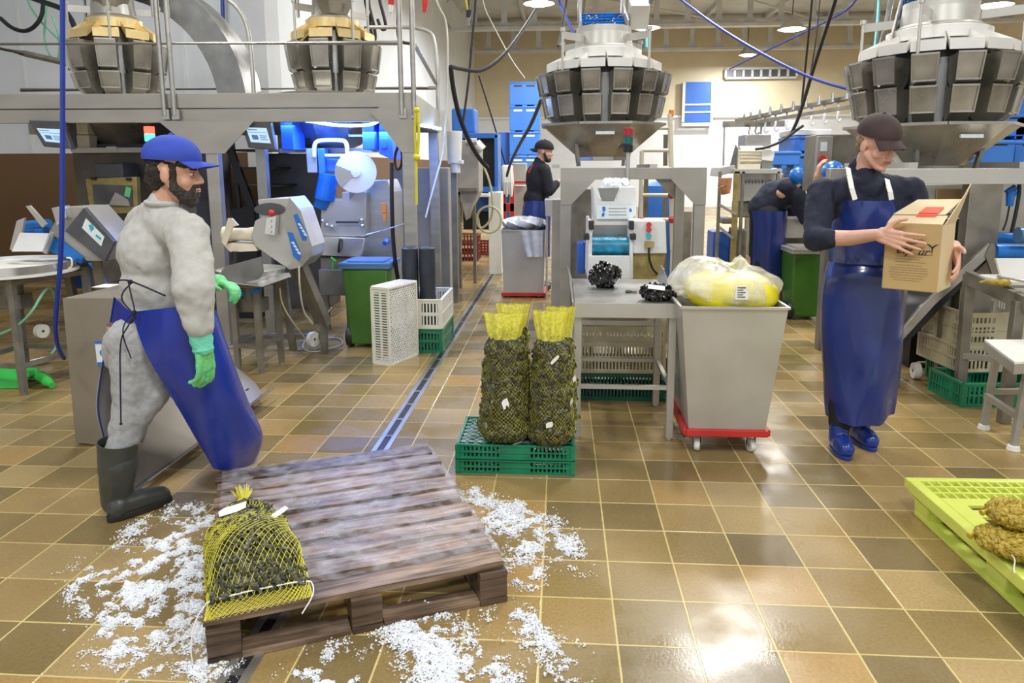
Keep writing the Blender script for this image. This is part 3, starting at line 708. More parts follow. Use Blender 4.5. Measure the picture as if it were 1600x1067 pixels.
# ------------------------------------------------------------------ wooden pallet
def PZ(px, py, z=.144): return Z(px, py, z)
BL, BR, FR_, FL = PZ(330, 737), PZ(666, 694), PZ(795, 878), PZ(335, 975)
ux = ((BR-BL).normalized()+(FR_-FL).normalized()).normalized(); wd = ((BR-BL).length+(FR_-FL).length)/2
uy = V((-ux.y, ux.x, 0)); cen = (BL+BR+FR_+FL)/4
dp = ((BL-FL).length+(BR-FR_).length)/2
PALRZ = math.atan2(ux.y, ux.x)
print('pallet', wd, dp, math.degrees(PALRZ), cen)
wd, dp = max(wd, .9), dp
pal = thing('wooden_pallet', 'wet weathered wooden pallet lying on the icy tiles', 'pallet', (cen.x, cen.y, 0), PALRZ, world=False)
nb = 9; bw = dp/nb*.76; rr = random.Random(4)
for i in range(nb):
    y = -dp/2 + (i+.5)*dp/nb
    b = MB(); hw_ = bw/2*rr.uniform(.88, 1.05); e0, e1 = rr.uniform(-.008, .008), rr.uniform(-.008, .008)
    def fn(u, v): 
        return V((-wd/2+e0+(wd+e1)*u, y+(v-.5)*2*hw_ + .003*math.sin(u*9+i), .144+.002*math.sin(u*14+i*2)))
    b.grid(fn, 24, 3); k0 = len(b.v)
    b.bx(-wd/2+e0, wd/2+e1+e0, y-hw_, y+hw_, .122, .1425)
    build('top_board', b, 'wood' if i not in (8,) else 'wood_dark', pal, local=True, bevel=0)
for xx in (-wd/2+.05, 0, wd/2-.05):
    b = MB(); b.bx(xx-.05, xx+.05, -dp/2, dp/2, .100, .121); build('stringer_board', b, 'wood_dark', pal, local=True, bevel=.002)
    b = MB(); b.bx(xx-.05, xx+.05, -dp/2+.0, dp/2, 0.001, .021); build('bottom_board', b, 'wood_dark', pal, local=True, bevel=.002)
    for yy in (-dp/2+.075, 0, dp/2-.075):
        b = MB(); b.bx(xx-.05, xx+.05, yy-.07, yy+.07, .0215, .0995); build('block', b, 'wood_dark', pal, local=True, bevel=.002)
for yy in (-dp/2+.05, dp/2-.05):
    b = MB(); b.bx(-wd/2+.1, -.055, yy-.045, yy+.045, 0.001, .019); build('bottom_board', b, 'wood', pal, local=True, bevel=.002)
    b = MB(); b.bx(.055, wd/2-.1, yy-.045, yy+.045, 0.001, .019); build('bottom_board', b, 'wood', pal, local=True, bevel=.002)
# clear film clinging to the boards
def palpt(x, y, z): 
    c, s = math.cos(PALRZ), math.sin(PALRZ); return V((cen.x+x*c-y*s, cen.y+x*s+y*c, z))
b = MB()
def fn(u, v):
    x = -wd/2+.02+u*(wd-.0); y = -dp*.42+v*dp*.93
    z = .149+.004*abs(math.sin(x*23+y*9+math.sin(y*31)))+.003*abs(math.sin(y*47+x*5))
    if u > .985 or v > .985: z -= .03
    return palpt(x, y, z)
b.grid(fn, 90, 90); tag(build('plastic_film', b, 'film', ang=180), 'wet clear plastic film clinging to the boards of the wooden pallet', 'plastic film')
# ------------------------------------------------------------------ net sacks of mussels
def shell(b, p, nrm, s, rr, mi=0):
    """a closed mussel shell: pointed ellipsoid"""
    t = nrm.orthogonal().normalized(); t = Quaternion(nrm, rr.uniform(0, 6.28)) @ t; q = nrm.cross(t)
    L_ = s; ws = [(.0, .05), (.25, .75), (.55, 1), (.85, .7), (1, .1)]
    vs = []; n = 6
    for (u, w_) in ws:
        for k in range(n):
            a = 2*math.pi*k/n; vs.append(p + t*(u-.5)*L_ + q*math.cos(a)*w_*s*.26 + nrm*math.sin(a)*w_*s*.18)
    b.add(vs, [(j*n+i, j*n+(i+1) % n, (j+1)*n+(i+1) % n, (j+1)*n+i) for j in range(4) for i in range(n)]+[tuple(range(n-1, -1, -1)), tuple(range(4*n, 5*n))], mi)
def sack(name, label, surf, nu, nv, loc, net='net_yellow', nshell=520, ss=.045, wire=.0016, body='mussel', pale='mussel_pale', group=None, fillv=(0.02, .98), inset=.93, cat='sack of mussels', seed=1, tags=(), wrm=True, v0=0, nvn=None):
    """surf(u, v, k) -> point; u around, v along; k scales about the axis (1 = net surface)"""
    t = thing(name, label, cat, loc, 0, group); rr = random.Random(seed)
    b = MB(); b.grid(lambda u, v: surf(u, fillv[0]+.02+(fillv[1]-fillv[0]-.02)*v, inset-.07), 24, 16, closed=True); b.f.append(tuple(range(23, -1, -1))); b.m.append(0); b.f.append(tuple(range(15*24, 16*24))); b.m.append(0)
    core = build('mussels', b, body, t, smooth=True); core['kind'] = 'stuff'
    b = MB()
    for i in range(nshell):
        u, v = rr.random(), rr.uniform(*fillv); p = surf(u, v, inset+rr.uniform(-.05, .03)); a1 = surf(u+.01, v, 1)-surf(u-.01, v, 1); a2 = surf(u, min(1, v+.01), 1)-surf(u, max(0, v-.01), 1)
        nn = a1.cross(a2)
        if nn.length < 1e-9: continue
        nn.normalize(); nn = (nn + V((rr.uniform(-.6, .6), rr.uniform(-.6, .6), rr.uniform(-.6, .6)))).normalized()
        shell(b, p, nn, ss*rr.uniform(.7, 1.15), rr, 0 if rr.random() < .72 else 1)
    if fillv[0] == .10:
        for i in range(420):
            p = surf(rr.random(), rr.uniform(.11, .22), rr.uniform(.6, .97)); shell(b, p, V((rr.uniform(-.5, .5), rr.uniform(-.6, 0), 1)).normalized(), ss*rr.uniform(.7, 1.15), rr, 0 if rr.random() < .72 else 1)
    o = build('shells', b, [body, pale], t); o['kind'] = 'stuff'
    # netting: diamond lattice of real strands
    b = MB(); n1, n2 = nu, nv
    pts = [[surf((i+(.5 if j % 2 else 0))/n1, v0+(1-v0)*j/n2, 1.0) for i in range(n1)] for j in range(n2+1)]
    for j in range(n2):
        for i in range(n1):
            for di in ((0, -1) if j % 2 == 0 else (0, 1)):
                p, q = pts[j][i], pts[j+1][(i+di) % n1]
                d = q-p
                if d.length < 1e-5: continue
                x, y, dd = basis(d); k = len(b.v)
                for r_ in (p, q):
                    for a in (0, 2.094, 4.189): b.v.append(r_+(x*math.cos(a)+y*math.sin(a))*wire)
                for a in range(3): b.f.append((k+a, k+(a+1) % 3, k+3+(a+1) % 3, k+3+a)); b.m.append(0)
    build('netting', b, net, t, smooth=False)
    for (u, v, w_, h_, a) in tags:
        p = surf(u, v, 1.02); a1 = (surf(u+.02, v, 1)-surf(u-.02, v, 1)).normalized(); a2 = (surf(u, v+.02, 1)-surf(u, v-.02, 1)).normalized()
        nn = a1.cross(a2).normalized(); a1 = Quaternion(nn, a) @ a1; a2 = nn.cross(a1)
        if (p - surf(u, v, .5)).dot(nn) < 0: nn = -nn
        if fillv[0] == .10: nn = (nn*.35+V((0, -.35, 1))).normalized(); a1 = (a1-nn*a1.dot(nn)).normalized(); a2 = nn.cross(a1); p = p+nn*.010
        b = MB(); b.prism([(-w_/2, -h_/2), (w_*.3, -h_/2*.8), (w_/2, -h_*.1), (w_*.45, h_/2), (-w_*.2, h_*.42), (-w_/2, h_*.2)], p+nn*.006, a1, a2, .001); build('paper_tag', b, 'paper', t)
    return t
# sack lying on the pallet: axis from hem (front) to neck (back)
h0, h1 = Z(405, 948, .15), Z(380, 783, .17)
ax_d = (h1-h0); ax_l = ax_d.length; ax_d.normalize(); ax_d.z = 0; ax_d.normalize(); sd = V((ax_d.y, -ax_d.x, 0))
wl = (Z(478, 900, .15)-Z(328, 955, .15)).length
def surfA(u, v, k):
    a = 2*math.pi*u
    # v 0 = hem flat, .12 start of contents, .86 neck, 1 = tuft
    if v < .10: hgt = .006; wdt = wl*.5
    elif v < .80: q = (v-.10)/.70; hgt = .006+.112*math.sin(min(1, q*3.2)*math.pi/2)**.8*(1-.75*q**1.6); wdt = wl*(.5-.11*q**2.2 - (0.0 if q < .75 else .9*(q-.75)**1.5))
    else: q = (v-.80)/.20; hgt = .034*(1-q)+.016; wdt = wl*.26*(1-q)**1.5+.022
    if v > .80:
        pass
    L_ = ax_l*1.06
    lump = 1+.03*math.sin(a*3+v*9)+.025*math.sin(a*7+v*21)
    sn = math.sin(a); zz = hgt*(sn if sn > 0 else sn*.5)
    zc = .152 + (hgt*.5)
    return h0 + ax_d*(v*L_-.02) + sd*math.cos(a)*wdt*k*lump + V((0, 0, zc - h0.z + zz*k*(lump if sn > 0 else 1)))
skA = sack('mussel_sack', 'yellow net sack of mussels lying on the wooden pallet with a tied neck', surfA, 46, 62, (h0.x, h0.y, .15), nshell=2200, ss=.034, wire=.0009, inset=.93, fillv=(.10, .88), tags=((.31, .70, .10, .055, .15), (.12, .52, .075, .028, -.6)), seed=3)
neck = surfA(0, .97, 0)
b = MB()
rr = random.Random(5)
for i in range(90):
    a = rr.uniform(0, 6.28); s_ = rr.uniform(.2, 1); e = rr.uniform(.06, .10)
    d = (ax_d*1 + sd*math.cos(a)*.6*s_ + V((0, 0, 1))*(math.sin(a)*.35*s_+.3)).normalized()
    b.tube([neck, neck+d*e*.5+sd*math.cos(a)*.006, neck+d*e], .0011, 3)
for i in range(14):
    a0 = i/14*6.28; 
    b.tube([neck+ax_d*.055+(sd*math.cos(a0+k*.22)*.030+V((0, 0, 1))*math.sin(a0+k*.22)*.018) for k in range(3)], .001, 3)
build('neck_tuft', b, 'net_yellow', skA)
b = MB(); b.tube([surfA(u/20+.0, .105, 1.03) for u in range(0, 11)], .003, 6, smooth=1)
p = surfA(0, .105, 1.03); b.tube([p, p+V((.02, -.03, 0)), p+V((.035, -.08, -.0)), p+V((.015, -.13, -.03))], .0022, 6, smooth=2)
p = surfA(.5, .105, 1.03); b.tube([p, p+V((-.012, -.05, -.02)), p+V((-.01, -.09, -.09)), p+V((-.0, -.10, -.13))], .0022, 6, smooth=2)
build('drawstring', b, 'string_white', skA)

# upright sacks on the green crate
def upright(name, label, pxl, pxr, pyb, pyt, ytop, Y, zb, seed, tags=(), shells=1500, n1=40, lean=.0, deep=.125, open_top=.30):
    c0 = W((pxl+pxr)/2, pyb, Y); wdt = (W(pxr, pyb, Y)-W(pxl, pyb, Y)).length/2; ztop = W(0, pyt, Y).z; znet = W(0, ytop, Y+lean).z
    def surf(u, v, k):
        a = 2*math.pi*u
        Hc = ztop-zb; Hn = znet-zb; vc = Hc/Hn                   # contents up to vc of the height
        v = max(0, v); z = zb + v*Hn
        if v < vc:
            q = v/vc; r = (1.02-.32*q)*(.72+.28*min(1, (q*9)**.6)) * (1 if q < .9 else math.sqrt(max(.02, 1-((q-.9)/.1)**2*.55)))
            r *= 1+.075*abs(math.sin(q*math.pi*5))-.04
            x, y = math.cos(a)*wdt*r, math.sin(a)*deep*r
        else:
            q = (v-vc)/(1-vc); r = .56+.24*q
            x = math.cos(a)*wdt*(r+.06*math.sin(a*6+seed)*q); y = math.sin(a)*deep*(.5*(1-q)+.14)+.012*math.sin(a*9+seed)
        lump = 1+.035*math.sin(a*4+v*17+seed)+.02*math.sin(a*9+v*31)
        return V((c0.x + x*k*lump + .0*v, Y + lean*v + y*k*lump, z))
    vc = (ztop-zb)/(znet-zb)
    t = sack(name, label, surf, n1, 64, (c0.x, Y, zb), nshell=shells, ss=.044, wire=.00045, fillv=(.012, vc*.985), seed=seed, tags=tags, inset=.935)
    b = MB()                                                   # upper sheet folds of the empty net
    b.grid(lambda u, v: surf(u, vc+(1-vc)*v, .97), 40, 8, closed=True); build('net_top', b, 'net_far', t)
    return t
ZG = .152
crate('plastic_crate', 'green plastic crate on the floor, the lower of the two under the mussel sacks', 'green_crate', (Z(805, 738).x, 3.41+.2, 0), L=.575, Wd=.40, H=.073, rows=1, n=26, mid=(.38, .62))
crate('plastic_crate', 'upturned green plastic crate carrying the two upright mussel sacks', 'green_crate', (Z(805, 738).x, 3.41+.2, .074), L=.575, Wd=.40, H=.074, rows=1, n=26, flip=True, mid=(.38, .62))
b = MB(); cx = Z(805, 738).x; 
b.grid(lambda u, v: V((cx-.27+u*.54, 3.43+v*.36, .151+.003*abs(math.sin(u*17+v*11))+.002*math.sin(v*23))), 30, 20); build_o = build('wet_plastic_sheet', b, 'film'); tag(build_o, 'thin wet plastic sheet on top of the upturned green crate', 'plastic sheet')
upright('mussel_sack', 'left upright yellow net sack of mussels on the green crate, paper tag low down', 748, 832, 672, 517, 482, 3.50, .158, 11, tags=((.76, .33, .035, .05, .3), (.85, .005, .05, .02, .2)))
upright('mussel_sack', 'right upright yellow net sack of mussels on the green crate, long paper tag above', 824, 898, 678, 518, 478, 3.47, .158, 12, tags=((.74, .19, .035, .03, .1), (.78, .67, .055, .018, .75), (.93, .33, .03, .03, .2)))
upright('mussel_sack', 'yellow net sack standing behind the left upright mussel sack', 770, 835, 650, 500, 468, 3.70, .158, 13, shells=300, n1=36)
upright('mussel_sack', 'yellow net sack squeezed between the right upright sack and the steel table leg', 848, 903, 650, 515, 472, 3.68, .158, 14, shells=300, n1=36, tags=((.9, .43, .03, .03, .2),))

# ------------------------------------------------------------------ steel table with raised tray
tl, tr_ = Z(905, 685), Z(1047, 690); yf = 3.90
zt_ = W(970, 475, yf-.02).z; x0, x1 = W(897, 475, yf).x, W(1059, 475, yf).x
tb = thing('steel_table', 'stainless steel work table with raised tray sides in front of the white machine', 'table', ((x0+x1)/2, 4.3, 0))
b = MB(); b.bx(x0, x1, yf-.02, 4.78, zt_-.004, zt_); build('tray_top', b, 'steel', tb)
b = MB(); b.bx(x0, x1, yf-.024, yf-.018, zt_-.075, zt_+.004); build('front_apron', b, 'steel_light', tb)
for x in (x0, x1):
    s_ = -1 if x == x0 else 1
    b = MB(); b.add([(x, yf, zt_), (x, 4.78, zt_), (x+s_*.03, 4.78, zt_+.09), (x+s_*.012, yf, zt_+.0), (x-s_*.003, yf, zt_), (x-s_*.003, 4.78, zt_), (x+s_*.027, 4.78, zt_+.09), (x+s_*.009, yf, zt_+.0)],
                    [(0, 1, 2, 3), (7, 6, 5, 4), (3, 2, 6, 7), (1, 5, 6, 2)]); build('tray_side', b, 'steel', tb)
    b = MB(); b.bx(min(x, x-s_*.04), max(x, x-s_*.04), yf, 4.6, zt_-.075, zt_-.006); build('side_apron', b, 'steel', tb)
lx0, lx1 = x0+.022, x1-.022
for x in (lx0, lx1):
    for y in (yf+.02, 4.50):
        b = MB(); b.bx(x-.02, x+.02, y-.02, y+.02, .012, zt_-.005); b.cyl((x, y, 0), (x, y, .014), .018, n=10); build('leg', b, 'steel_light', tb, bevel=.003)
zs = W(975, 606, yf).z
for a, c in (((lx0, yf+.02), (lx1, yf+.02)), ((lx0, yf+.02), (lx0, 4.5)), ((lx1, yf+.02), (lx1, 4.5)), ((lx0, 4.5), (lx1, 4.5))):
    b = MB(); b.bar((*a, zs), (*c, zs), .022, .022); build('stretcher', b, 'steel_light', tb)
b = MB(); b.bar((lx0, 4.50, zs+.24), (lx1, 4.5, zs+.24), .02, .03); build('stretcher', b, 'steel_light', tb)
# crates behind the table
cxx = W(962, 560, 4.75).x
crate('plastic_crate', 'dark green plastic crate at the bottom of the stack behind the steel table', 'dark_green', (cxx+.06, 4.80, 0), L=.66, Wd=.4, H=.18, rows=2, n=24, mid=None)
crate('plastic_crate', 'beige plastic crate resting on the dark green crate behind the steel table', 'beige_crate', (cxx, 4.80, .185), L=.6, Wd=.4, H=.20, rows=2, n=24, mid=None)
crate('plastic_crate', 'beige plastic crate topmost in the stack behind the steel table', 'beige_crate', (cxx+.02, 4.80, .39), L=.6, Wd=.4, H=.30, rows=4, n=24, mid=None)

# black net bags of mussels on the table
def lump(name, label, c, r, mat, cat, seed=1, shells=260, parent=None, ss=.04):
    rr = random.Random(seed); t = thing(name, label, cat, c)
    def s_(u, v, k=1):
        a, ph = 2*math.pi*u, math.pi*(.04+.92*v); q = 1+.12*math.sin(a*3+seed+ph*3)+.07*math.sin(a*7+ph*8)
        p = V((math.sin(ph)*math.cos(a)*r[0], math.sin(ph)*math.sin(a)*r[1], -math.cos(ph)*r[2]))*q*k
        return V(c)+p+V((0, 0, r[2]*1.0))
    b = MB(); b.grid(lambda u, v: s_(u, v, .92), 28, 16, closed=True); build('bag', b, mat, t)
    b = MB()
    for i in range(shells):
        u, v = rr.random(), rr.random(); p = s_(u, v, .97); nn = (p-V(c)-V((0, 0, r[2]))).normalized(); shell(b, p, (nn+V((rr.uniform(-.7, .7), rr.uniform(-.7, .7), rr.uniform(-.7, .7)))).normalized(), ss*rr.uniform(.6, 1.1), rr)
    o = build('mussels', b, mat, t); o['kind'] = 'stuff'; return t
p = Z(945, 452, zt_); lump('black_net_bag', 'rounded black net bag of mussels at the outlet of the white machine', (p.x, p.y+.07, zt_), (.092, .08, .075), 'black_net', 'bag', 2)
p = Z(1030, 472, zt_); l2 = lump('black_net_bag', 'flat black net bag of mussels with a white tag beside the clear sacks', (p.x+.0, p.y+.06, zt_), (.095, .07, .042), 'black_net', 'bag', 5)
b = MB(); b.box((p.x-.02, p.y-.02, zt_+.085), (.09, .03, .003), rx=.7, rz=-.12, ry=.1); build('paper_tag', b, 'paper', l2)
p = Z(985, 458, zt_); b = MB(); rr = random.Random(8)
for i in range(7): shell(b, V((p.x+rr.uniform(-.03, .03), p.y+.02+rr.uniform(-.015, .015), zt_+.008)), V((0, 0, 1)), .035, rr)
tag(build('loose_mussels', b, 'mussel'), 'few loose mussels on the tray right of the rounded black bag', 'mussels', kind='stuff')

# ------------------------------------------------------------------ stainless bins on red dollies
def bin_dolly(name, label, cx, yf, w_top, w_bot, depth, h, zb, dlabel):
    t = thing('wheeled_dolly', dlabel, 'dolly', (cx, yf+depth/2, 0))
    wb = w_bot/2+.012; b = MB()
    for (a, c) in (((-wb, 0), (wb, 0)), ((-wb, depth), (wb, depth)), ((-wb, 0), (-wb, depth)), ((wb, 0), (wb, depth))):
        b.bar((cx+a[0], yf+a[1], zb-.02), (cx+c[0], yf+c[1], zb-.02), .03, .036)
    build('frame', b, 'red_paint', t, bevel=.003)
    for sx_ in (-1, 1):
        for sy_ in (0, 1):
            x, y = cx+sx_*(wb-.07), yf+.05+sy_*(depth-.1); rw = .034
            b = MB(); b.lathe([(.008, -.014), (rw, -.014), (rw+.003, 0), (rw, .014), (.008, .014)], (x, y, rw+.003), 18, axis=(1, .25*sx_, 0)); wl_ = build('wheel', b, 'white_plastic', t)
            b = MB(); b.bar((x-.02, y, rw+.003), (x-.02, y, zb-.035), .004, .03); b.bar((x+.02, y, rw+.003), (x+.02, y, zb-.035), .004, .03); b.bx(x-.025, x+.025, y-.025, y+.025, zb-.045, zb-.037)
            b.cyl((x-.022, y, rw+.003), (x+.022, y, rw+.003), .006, n=8); build('caster_fork', b, 'steel', t)
    b = MB(); d2 = depth; ht, hb = w_top/2, w_bot/2; e = (w_top-w_bot)/2
    def rect(hw_, ins, z): return [(cx-hw_, yf-ins, z), (cx+hw_, yf-ins, z), (cx+hw_, yf+d2+ins, z), (cx-hw_, yf+d2+ins, z)]
    r0, r1 = rect(hb, 0, zb), rect(ht, e*.8, zb+h); r2 = rect(ht-.004, e*.8-.004, zb+h); r3 = rect(hb-.004, -.004, zb+.01)
    b.add(r0+r1+r2+r3, [(3, 2, 1, 0)]+[(i, (i+1) % 4, 4+(i+1) % 4, 4+i) for i in range(4)]+[(4+i, 4+(i+1) % 4, 8+(i+1) % 4, 8+i) for i in range(4)]+[(8+i, 8+(i+1) % 4, 12+(i+1) % 4, 12+i) for i in range(4)]+[(12, 13, 14, 15)])
    o = thing(name, label, 'bin', (cx, yf+depth/2, zb)); build('bin_body', b, 'steel_light', o, smooth=False)
    b = MB(); rc = rect(ht+.004, e*.8+.004, zb+h)
    for i in range(4): b.bar(rc[i], rc[(i+1) % 4], .014, .012)
    build('rim', b, 'steel_light', o)
    return o
yb = 3.72; xl, xr = W(1062, 485, yb).x, W(1226, 485, yb).x; zr = W(1140, 487, yb-.05).z; zb_ = W(1130, 676, yb).z
xbl, xbr = W(1074, 680, yb).x, W(1194, 680, yb).x
bcx = (xl+xr)/2
bin_dolly('steel_bin', 'tall stainless steel bin full of wrapped yellow sacks', (xbl+xbr)/2+.005, yb, xr-xl, xbr-xbl, .52, zr-zb_, zb_+.02, 'red dolly with white casters under the tall stainless bin')
# yellow stacked sleeves in clear plastic
def blob_obj(name, fn, mat, parent=None, nu=40, nv=22, **k):
    b = MB(); b.grid(fn, nu, nv, closed=True); b.f.append(tuple(range(nu-1, -1, -1))); b.m.append(0); b.f.append(tuple(range((nv-1)*nu, nv*nu))); b.m.append(0)
    return build(name, b, mat, parent, **k)
p = W(1143, 462, 3.9)
t = thing('yellow_net_bundle', 'bright yellow bundle of net sacks glowing through the clear plastic on the bin', 'bundle', (p.x, 3.95, zr))
def fn(u, v):
    a, ph = 2*math.pi*u, math.pi*(.03+.94*v)
    s = lambda q, e: math.copysign(abs(q)**e, q)
    return V((p.x+.005+.235*s(math.cos(a), .5)*s(math.sin(ph), .6), 3.96+.215*s(math.sin(a), .6)*s(math.sin(ph), .6), zr+.055-.095*s(math.cos(ph), .7)*(1+.1*math.sin(a*3))))
blob_obj('bundle', fn, 'yellow_bag', t)
pt = W(1158, 455, 3.72)
b = MB(); b.box((pt.x, 3.705, pt.z-.005), (.065, .002, .07), rz=.05); lb = build('label', b, 'paper', t); lb['label'] = 'white printed label'
b = MB()
for i in range(5): b.bx(pt.x-.022, pt.x+.018-(i % 2)*.012, 3.700, 3.7035, pt.z+.02-i*.012, pt.z+.023-i*.012)
build('print', b, 'ink', lb)
def fn(u, v):
    a = 2*math.pi*u; q = v
    prof = [(.92, .00), (1.0, .02), (1.06, .055), (1.05, .10), (.95, .14), (.72, .175), (.42, .185), (.1, .18)]
    f_ = q*(len(prof)-1); i = min(len(prof)-2, int(f_)); f_ -= i
    r = prof[i][0]*(1-f_)+prof[i+1][0]*f_; z = prof[i][1]*(1-f_)+prof[i+1][1]*f_
    wob = 1+.05*math.sin(a*5+q*4)+.035*math.sin(a*11+q*7)+.02*math.sin(a*23)
    x = math.cos(a)*.255*r*wob; y = math.sin(a)*.25*r*wob
    if math.cos(a) < -.2: x *= 1.14; z *= 1.12
    peak = math.exp(-((x-.06)/.035)**2-((y+.02)/.12)**2)*.06
    left = math.exp(-((x+.19)/.12)**2)*.035
    return V((p.x-.01+x, 3.97+y, zr+.005+z+peak+left+.01*math.sin(a*7+q*9)*q))
tag(blob_obj('clear_plastic_bag', fn, 'liner', None, 72, 30), 'crumpled clear plastic bag over the yellow sacks on the bin', 'plastic bag')

# far bin with grey bag
yb2 = 8.36; xl2, xr2 = W(784, 362, yb2).x, W(853, 362, yb2).x; zr2 = W(818, 363, yb2-.05).z; zb2 = W(818, 460, yb2).z
xb0, xb1 = W(787, 460, yb2).x, W(849, 460, yb2).x
bin_dolly('steel_bin', 'far stainless steel bin with a grey bag hanging over its rim', (xb0+xb1)/2, yb2, xr2-xl2, xb1-xb0, .55, zr2-zb2, zb2+.02, 'far red dolly under the bin with the grey bag')
q0 = W(818, 352, 8.5)
t = thing('grey_plastic_bag', 'crumpled pale grey plastic bag lining the far steel bin', 'plastic bag', (q0.x, 8.6, zr2))
blob_obj('bag_top', lambda u, v: V((q0.x+math.cos(2*math.pi*u)*(.25*math.sin(math.pi*(.1+.85*v))**.6)*(1+.08*math.sin(u*31)), 8.62+math.sin(2*math.pi*u)*.22*math.sin(math.pi*(.1+.85*v))**.6, zr2+.02+.13*v+.02*math.sin(u*44+v*9))), 'grey_bag', t)
qa = W(822, 363, yb2-.07); b = MB()
b.grid(lambda u, v: V((qa.x-.07+.26*u+.06*v*(1-u)*1.2, yb2-.075-.012*math.sin(u*14)-.01, zr2+.02-v*.30)), 16, 10); build('bag_flap', b, 'grey_bag', t)
# ------------------------------------------------------------------ pixel-to-place helpers for machines at a known depth
def pp(b, pxs, Y, d, mi=0):
    """polygon seen face-on at depth Y, given real thickness d away from the camera"""
    f = [W(x, y, Y) for x, y in pxs]; n = len(f); bk = [p+V((0, d, 0)) for p in f]
    return b.add(f+bk, [tuple(range(n-1, -1, -1)), tuple(range(n, 2*n))]+[(i, (i+1) % n, n+(i+1) % n, n+i) for i in range(n)], mi)
def pb(b, x0, y0, x1, y1, Y, d, mi=0):
    p, q = W(x0, y0, Y), W(x1, y1, Y); return b.bx(min(p.x, q.x), max(p.x, q.x), Y, Y+d, min(p.z, q.z), max(p.z, q.z), mi)
def ptube(b, pts, r, n=8, sm=2, mi=0): return b.tube([W(*p) for p in pts], r, n, mi, smooth=sm)
def pthing(name, label, cat, px, Y, group=None):
    p = Z(*px) if Y is None else W(*px, Y); return thing(name, label, cat, (p.x, p.y, 0 if Y is None else p.z), 0, group)
def part(t, name, mat, fn, bevel=0, label=None, **k):
    b = MB(); fn(b); o = build(name, b, mat, t, bevel=bevel, **k)
    if label: o['label'] = label
    return o
def solo(name, mat, label, cat, fn, bevel=0, group=None, kind=None, **k):
    b = MB(); fn(b); return tag(build(name, b, mat, bevel=bevel, **k), label, cat, group, kind)
def cable(label, pts, r, mat, sm=3, name='cable', cat='cable'):
    P = [W(*p) for p in pts]
    if pts[0][1] <= 6: P = [V((P[0].x, P[0].y, 6.74)), V((P[0].x, P[0].y, max(P[0].z, 5.0)))]+P
    if pts[-1][1] <= 6: P = P+[V((P[-1].x, P[-1].y, max(P[-1].z, 5.0))), V((P[-1].x, P[-1].y, 6.74))]
    return solo(name, mat, label, cat, lambda b: b.tube(P, r, 7, smooth=sm))
def text(name, body, size, mat, parent, loc, rot, bold=0.0, ext=.0004, shear=0):
    cu = bpy.data.curves.new(name, 'FONT'); cu.body = body; cu.size = size; cu.extrude = ext; cu.offset = bold; cu.shear = shear; cu.align_x = 'CENTER'; cu.align_y = 'CENTER'
    tmp = bpy.data.objects.new(name, cu); col.objects.link(tmp); bpy.context.evaluated_depsgraph_get().update()
    me = bpy.data.meshes.new_from_object(tmp); bpy.data.objects.remove(tmp); o = bpy.data.objects.new(name, me); col.objects.link(o)
    me.materials.clear(); me.materials.append(M[mat]); o.parent = parent; r = parent
    while r.parent is not None: r = r.parent
    o.location = V(loc)-(OFF[r.name] if r.name in OFF else V((0, 0, 0))); o.rotation_euler = rot; return o

# ------------------------------------------------------------------ steel tipping tub behind the man on the left
t = thing('steel_tub', 'large steel tipping tub on casters behind the man in the blue cap', 'tub', (-2.2, 3.9, 0))
def f(b):
    a = [W(97, 466, 3.65), W(170, 465, 3.65), W(236, 466, 3.65), W(214, 697, 3.65), W(160, 697, 3.65), W(118, 692, 3.65)]
    n = len(a); k = [p+V((.05 if i in (0, 5) else -.05, .55, .0)) for i, p in enumerate(a)]
    b.add(a+k, [tuple(range(n)), tuple(range(2*n-1, n-1, -1))]+[(i, (i+1) % n, n+(i+1) % n, n+i) for i in range(n)])
part(t, 'tub_body', 'tub_steel', f, bevel=.004)
def f(b):
    e0, e1 = Z(200, 775, .03), W(427, 606, 4.5); e0.z = .05
    top0, top1 = V((e0.x-.22, 3.64, .62)), V((e1.x-.42, 4.6, .30))
    def fn(u, v):
        p = (e0*(1-u)+e1*u)*(1-v)+(top0*(1-u)+top1*u)*v; cr = max(0, (u-.85)/.15)**2*(1-v)*.12
        return p+V((-cr, 0, cr*.3))
    b.grid(fn, 14, 6)
    b.v += [p+V((.0, .012, -.012)) for p in b.v]; n = len(b.v)//2; b.f += [tuple(n+i for i in reversed(q)) for q in list(b.f)]; b.m = [0]*len(b.f)
part(t, 'sloping_plate', 'tub_steel', f)
part(t, 'plate_edge', 'steel_dark', lambda b: b.tube([Z(200, 775, .04), V((Z(200, 775, .03).x+.05, 3.9, .06)), W(427, 606, 4.5)], .008, 6))
for x, y in ((-2.52, 3.72), (-2.52, 4.3), (-2.0, 4.3)):
    part(t, 'caster', 'black_rubber', lambda b: (b.cyl((x-.018, y, .05), (x+.018, y, .05), .048, n=16), b.bx(x-.03, x+.03, y-.02, y+.02, .05, .13)))
def f(b): pp(b, [(148, 533), (165, 533), (167, 572), (152, 571)], 3.64, .004)
st = part(t, 'sticker', 'sticker_white', f, label='white sticker with blue bands')
part(st, 'sticker_band', 'sticker_blue', lambda b: (pp(b, [(148, 533), (165, 533), (165, 537), (148, 537)], 3.637, .003), pp(b, [(152, 566), (166, 566), (167, 571), (152, 571)], 3.637, .003), b.lathe([(.012, 0), (.018, 0), (.018, .002), (.012, .002)], W(161, 551, 3.636), 16, axis=(0, -1, 0))))
part(t, 'paper_note', 'paper', lambda b: b.bx(W(160, 450, 4.1).x, W(186, 450, 4.1).x, 4.0, 4.12, W(97, 466, 3.65).z, W(97, 466, 3.65).z+.002))
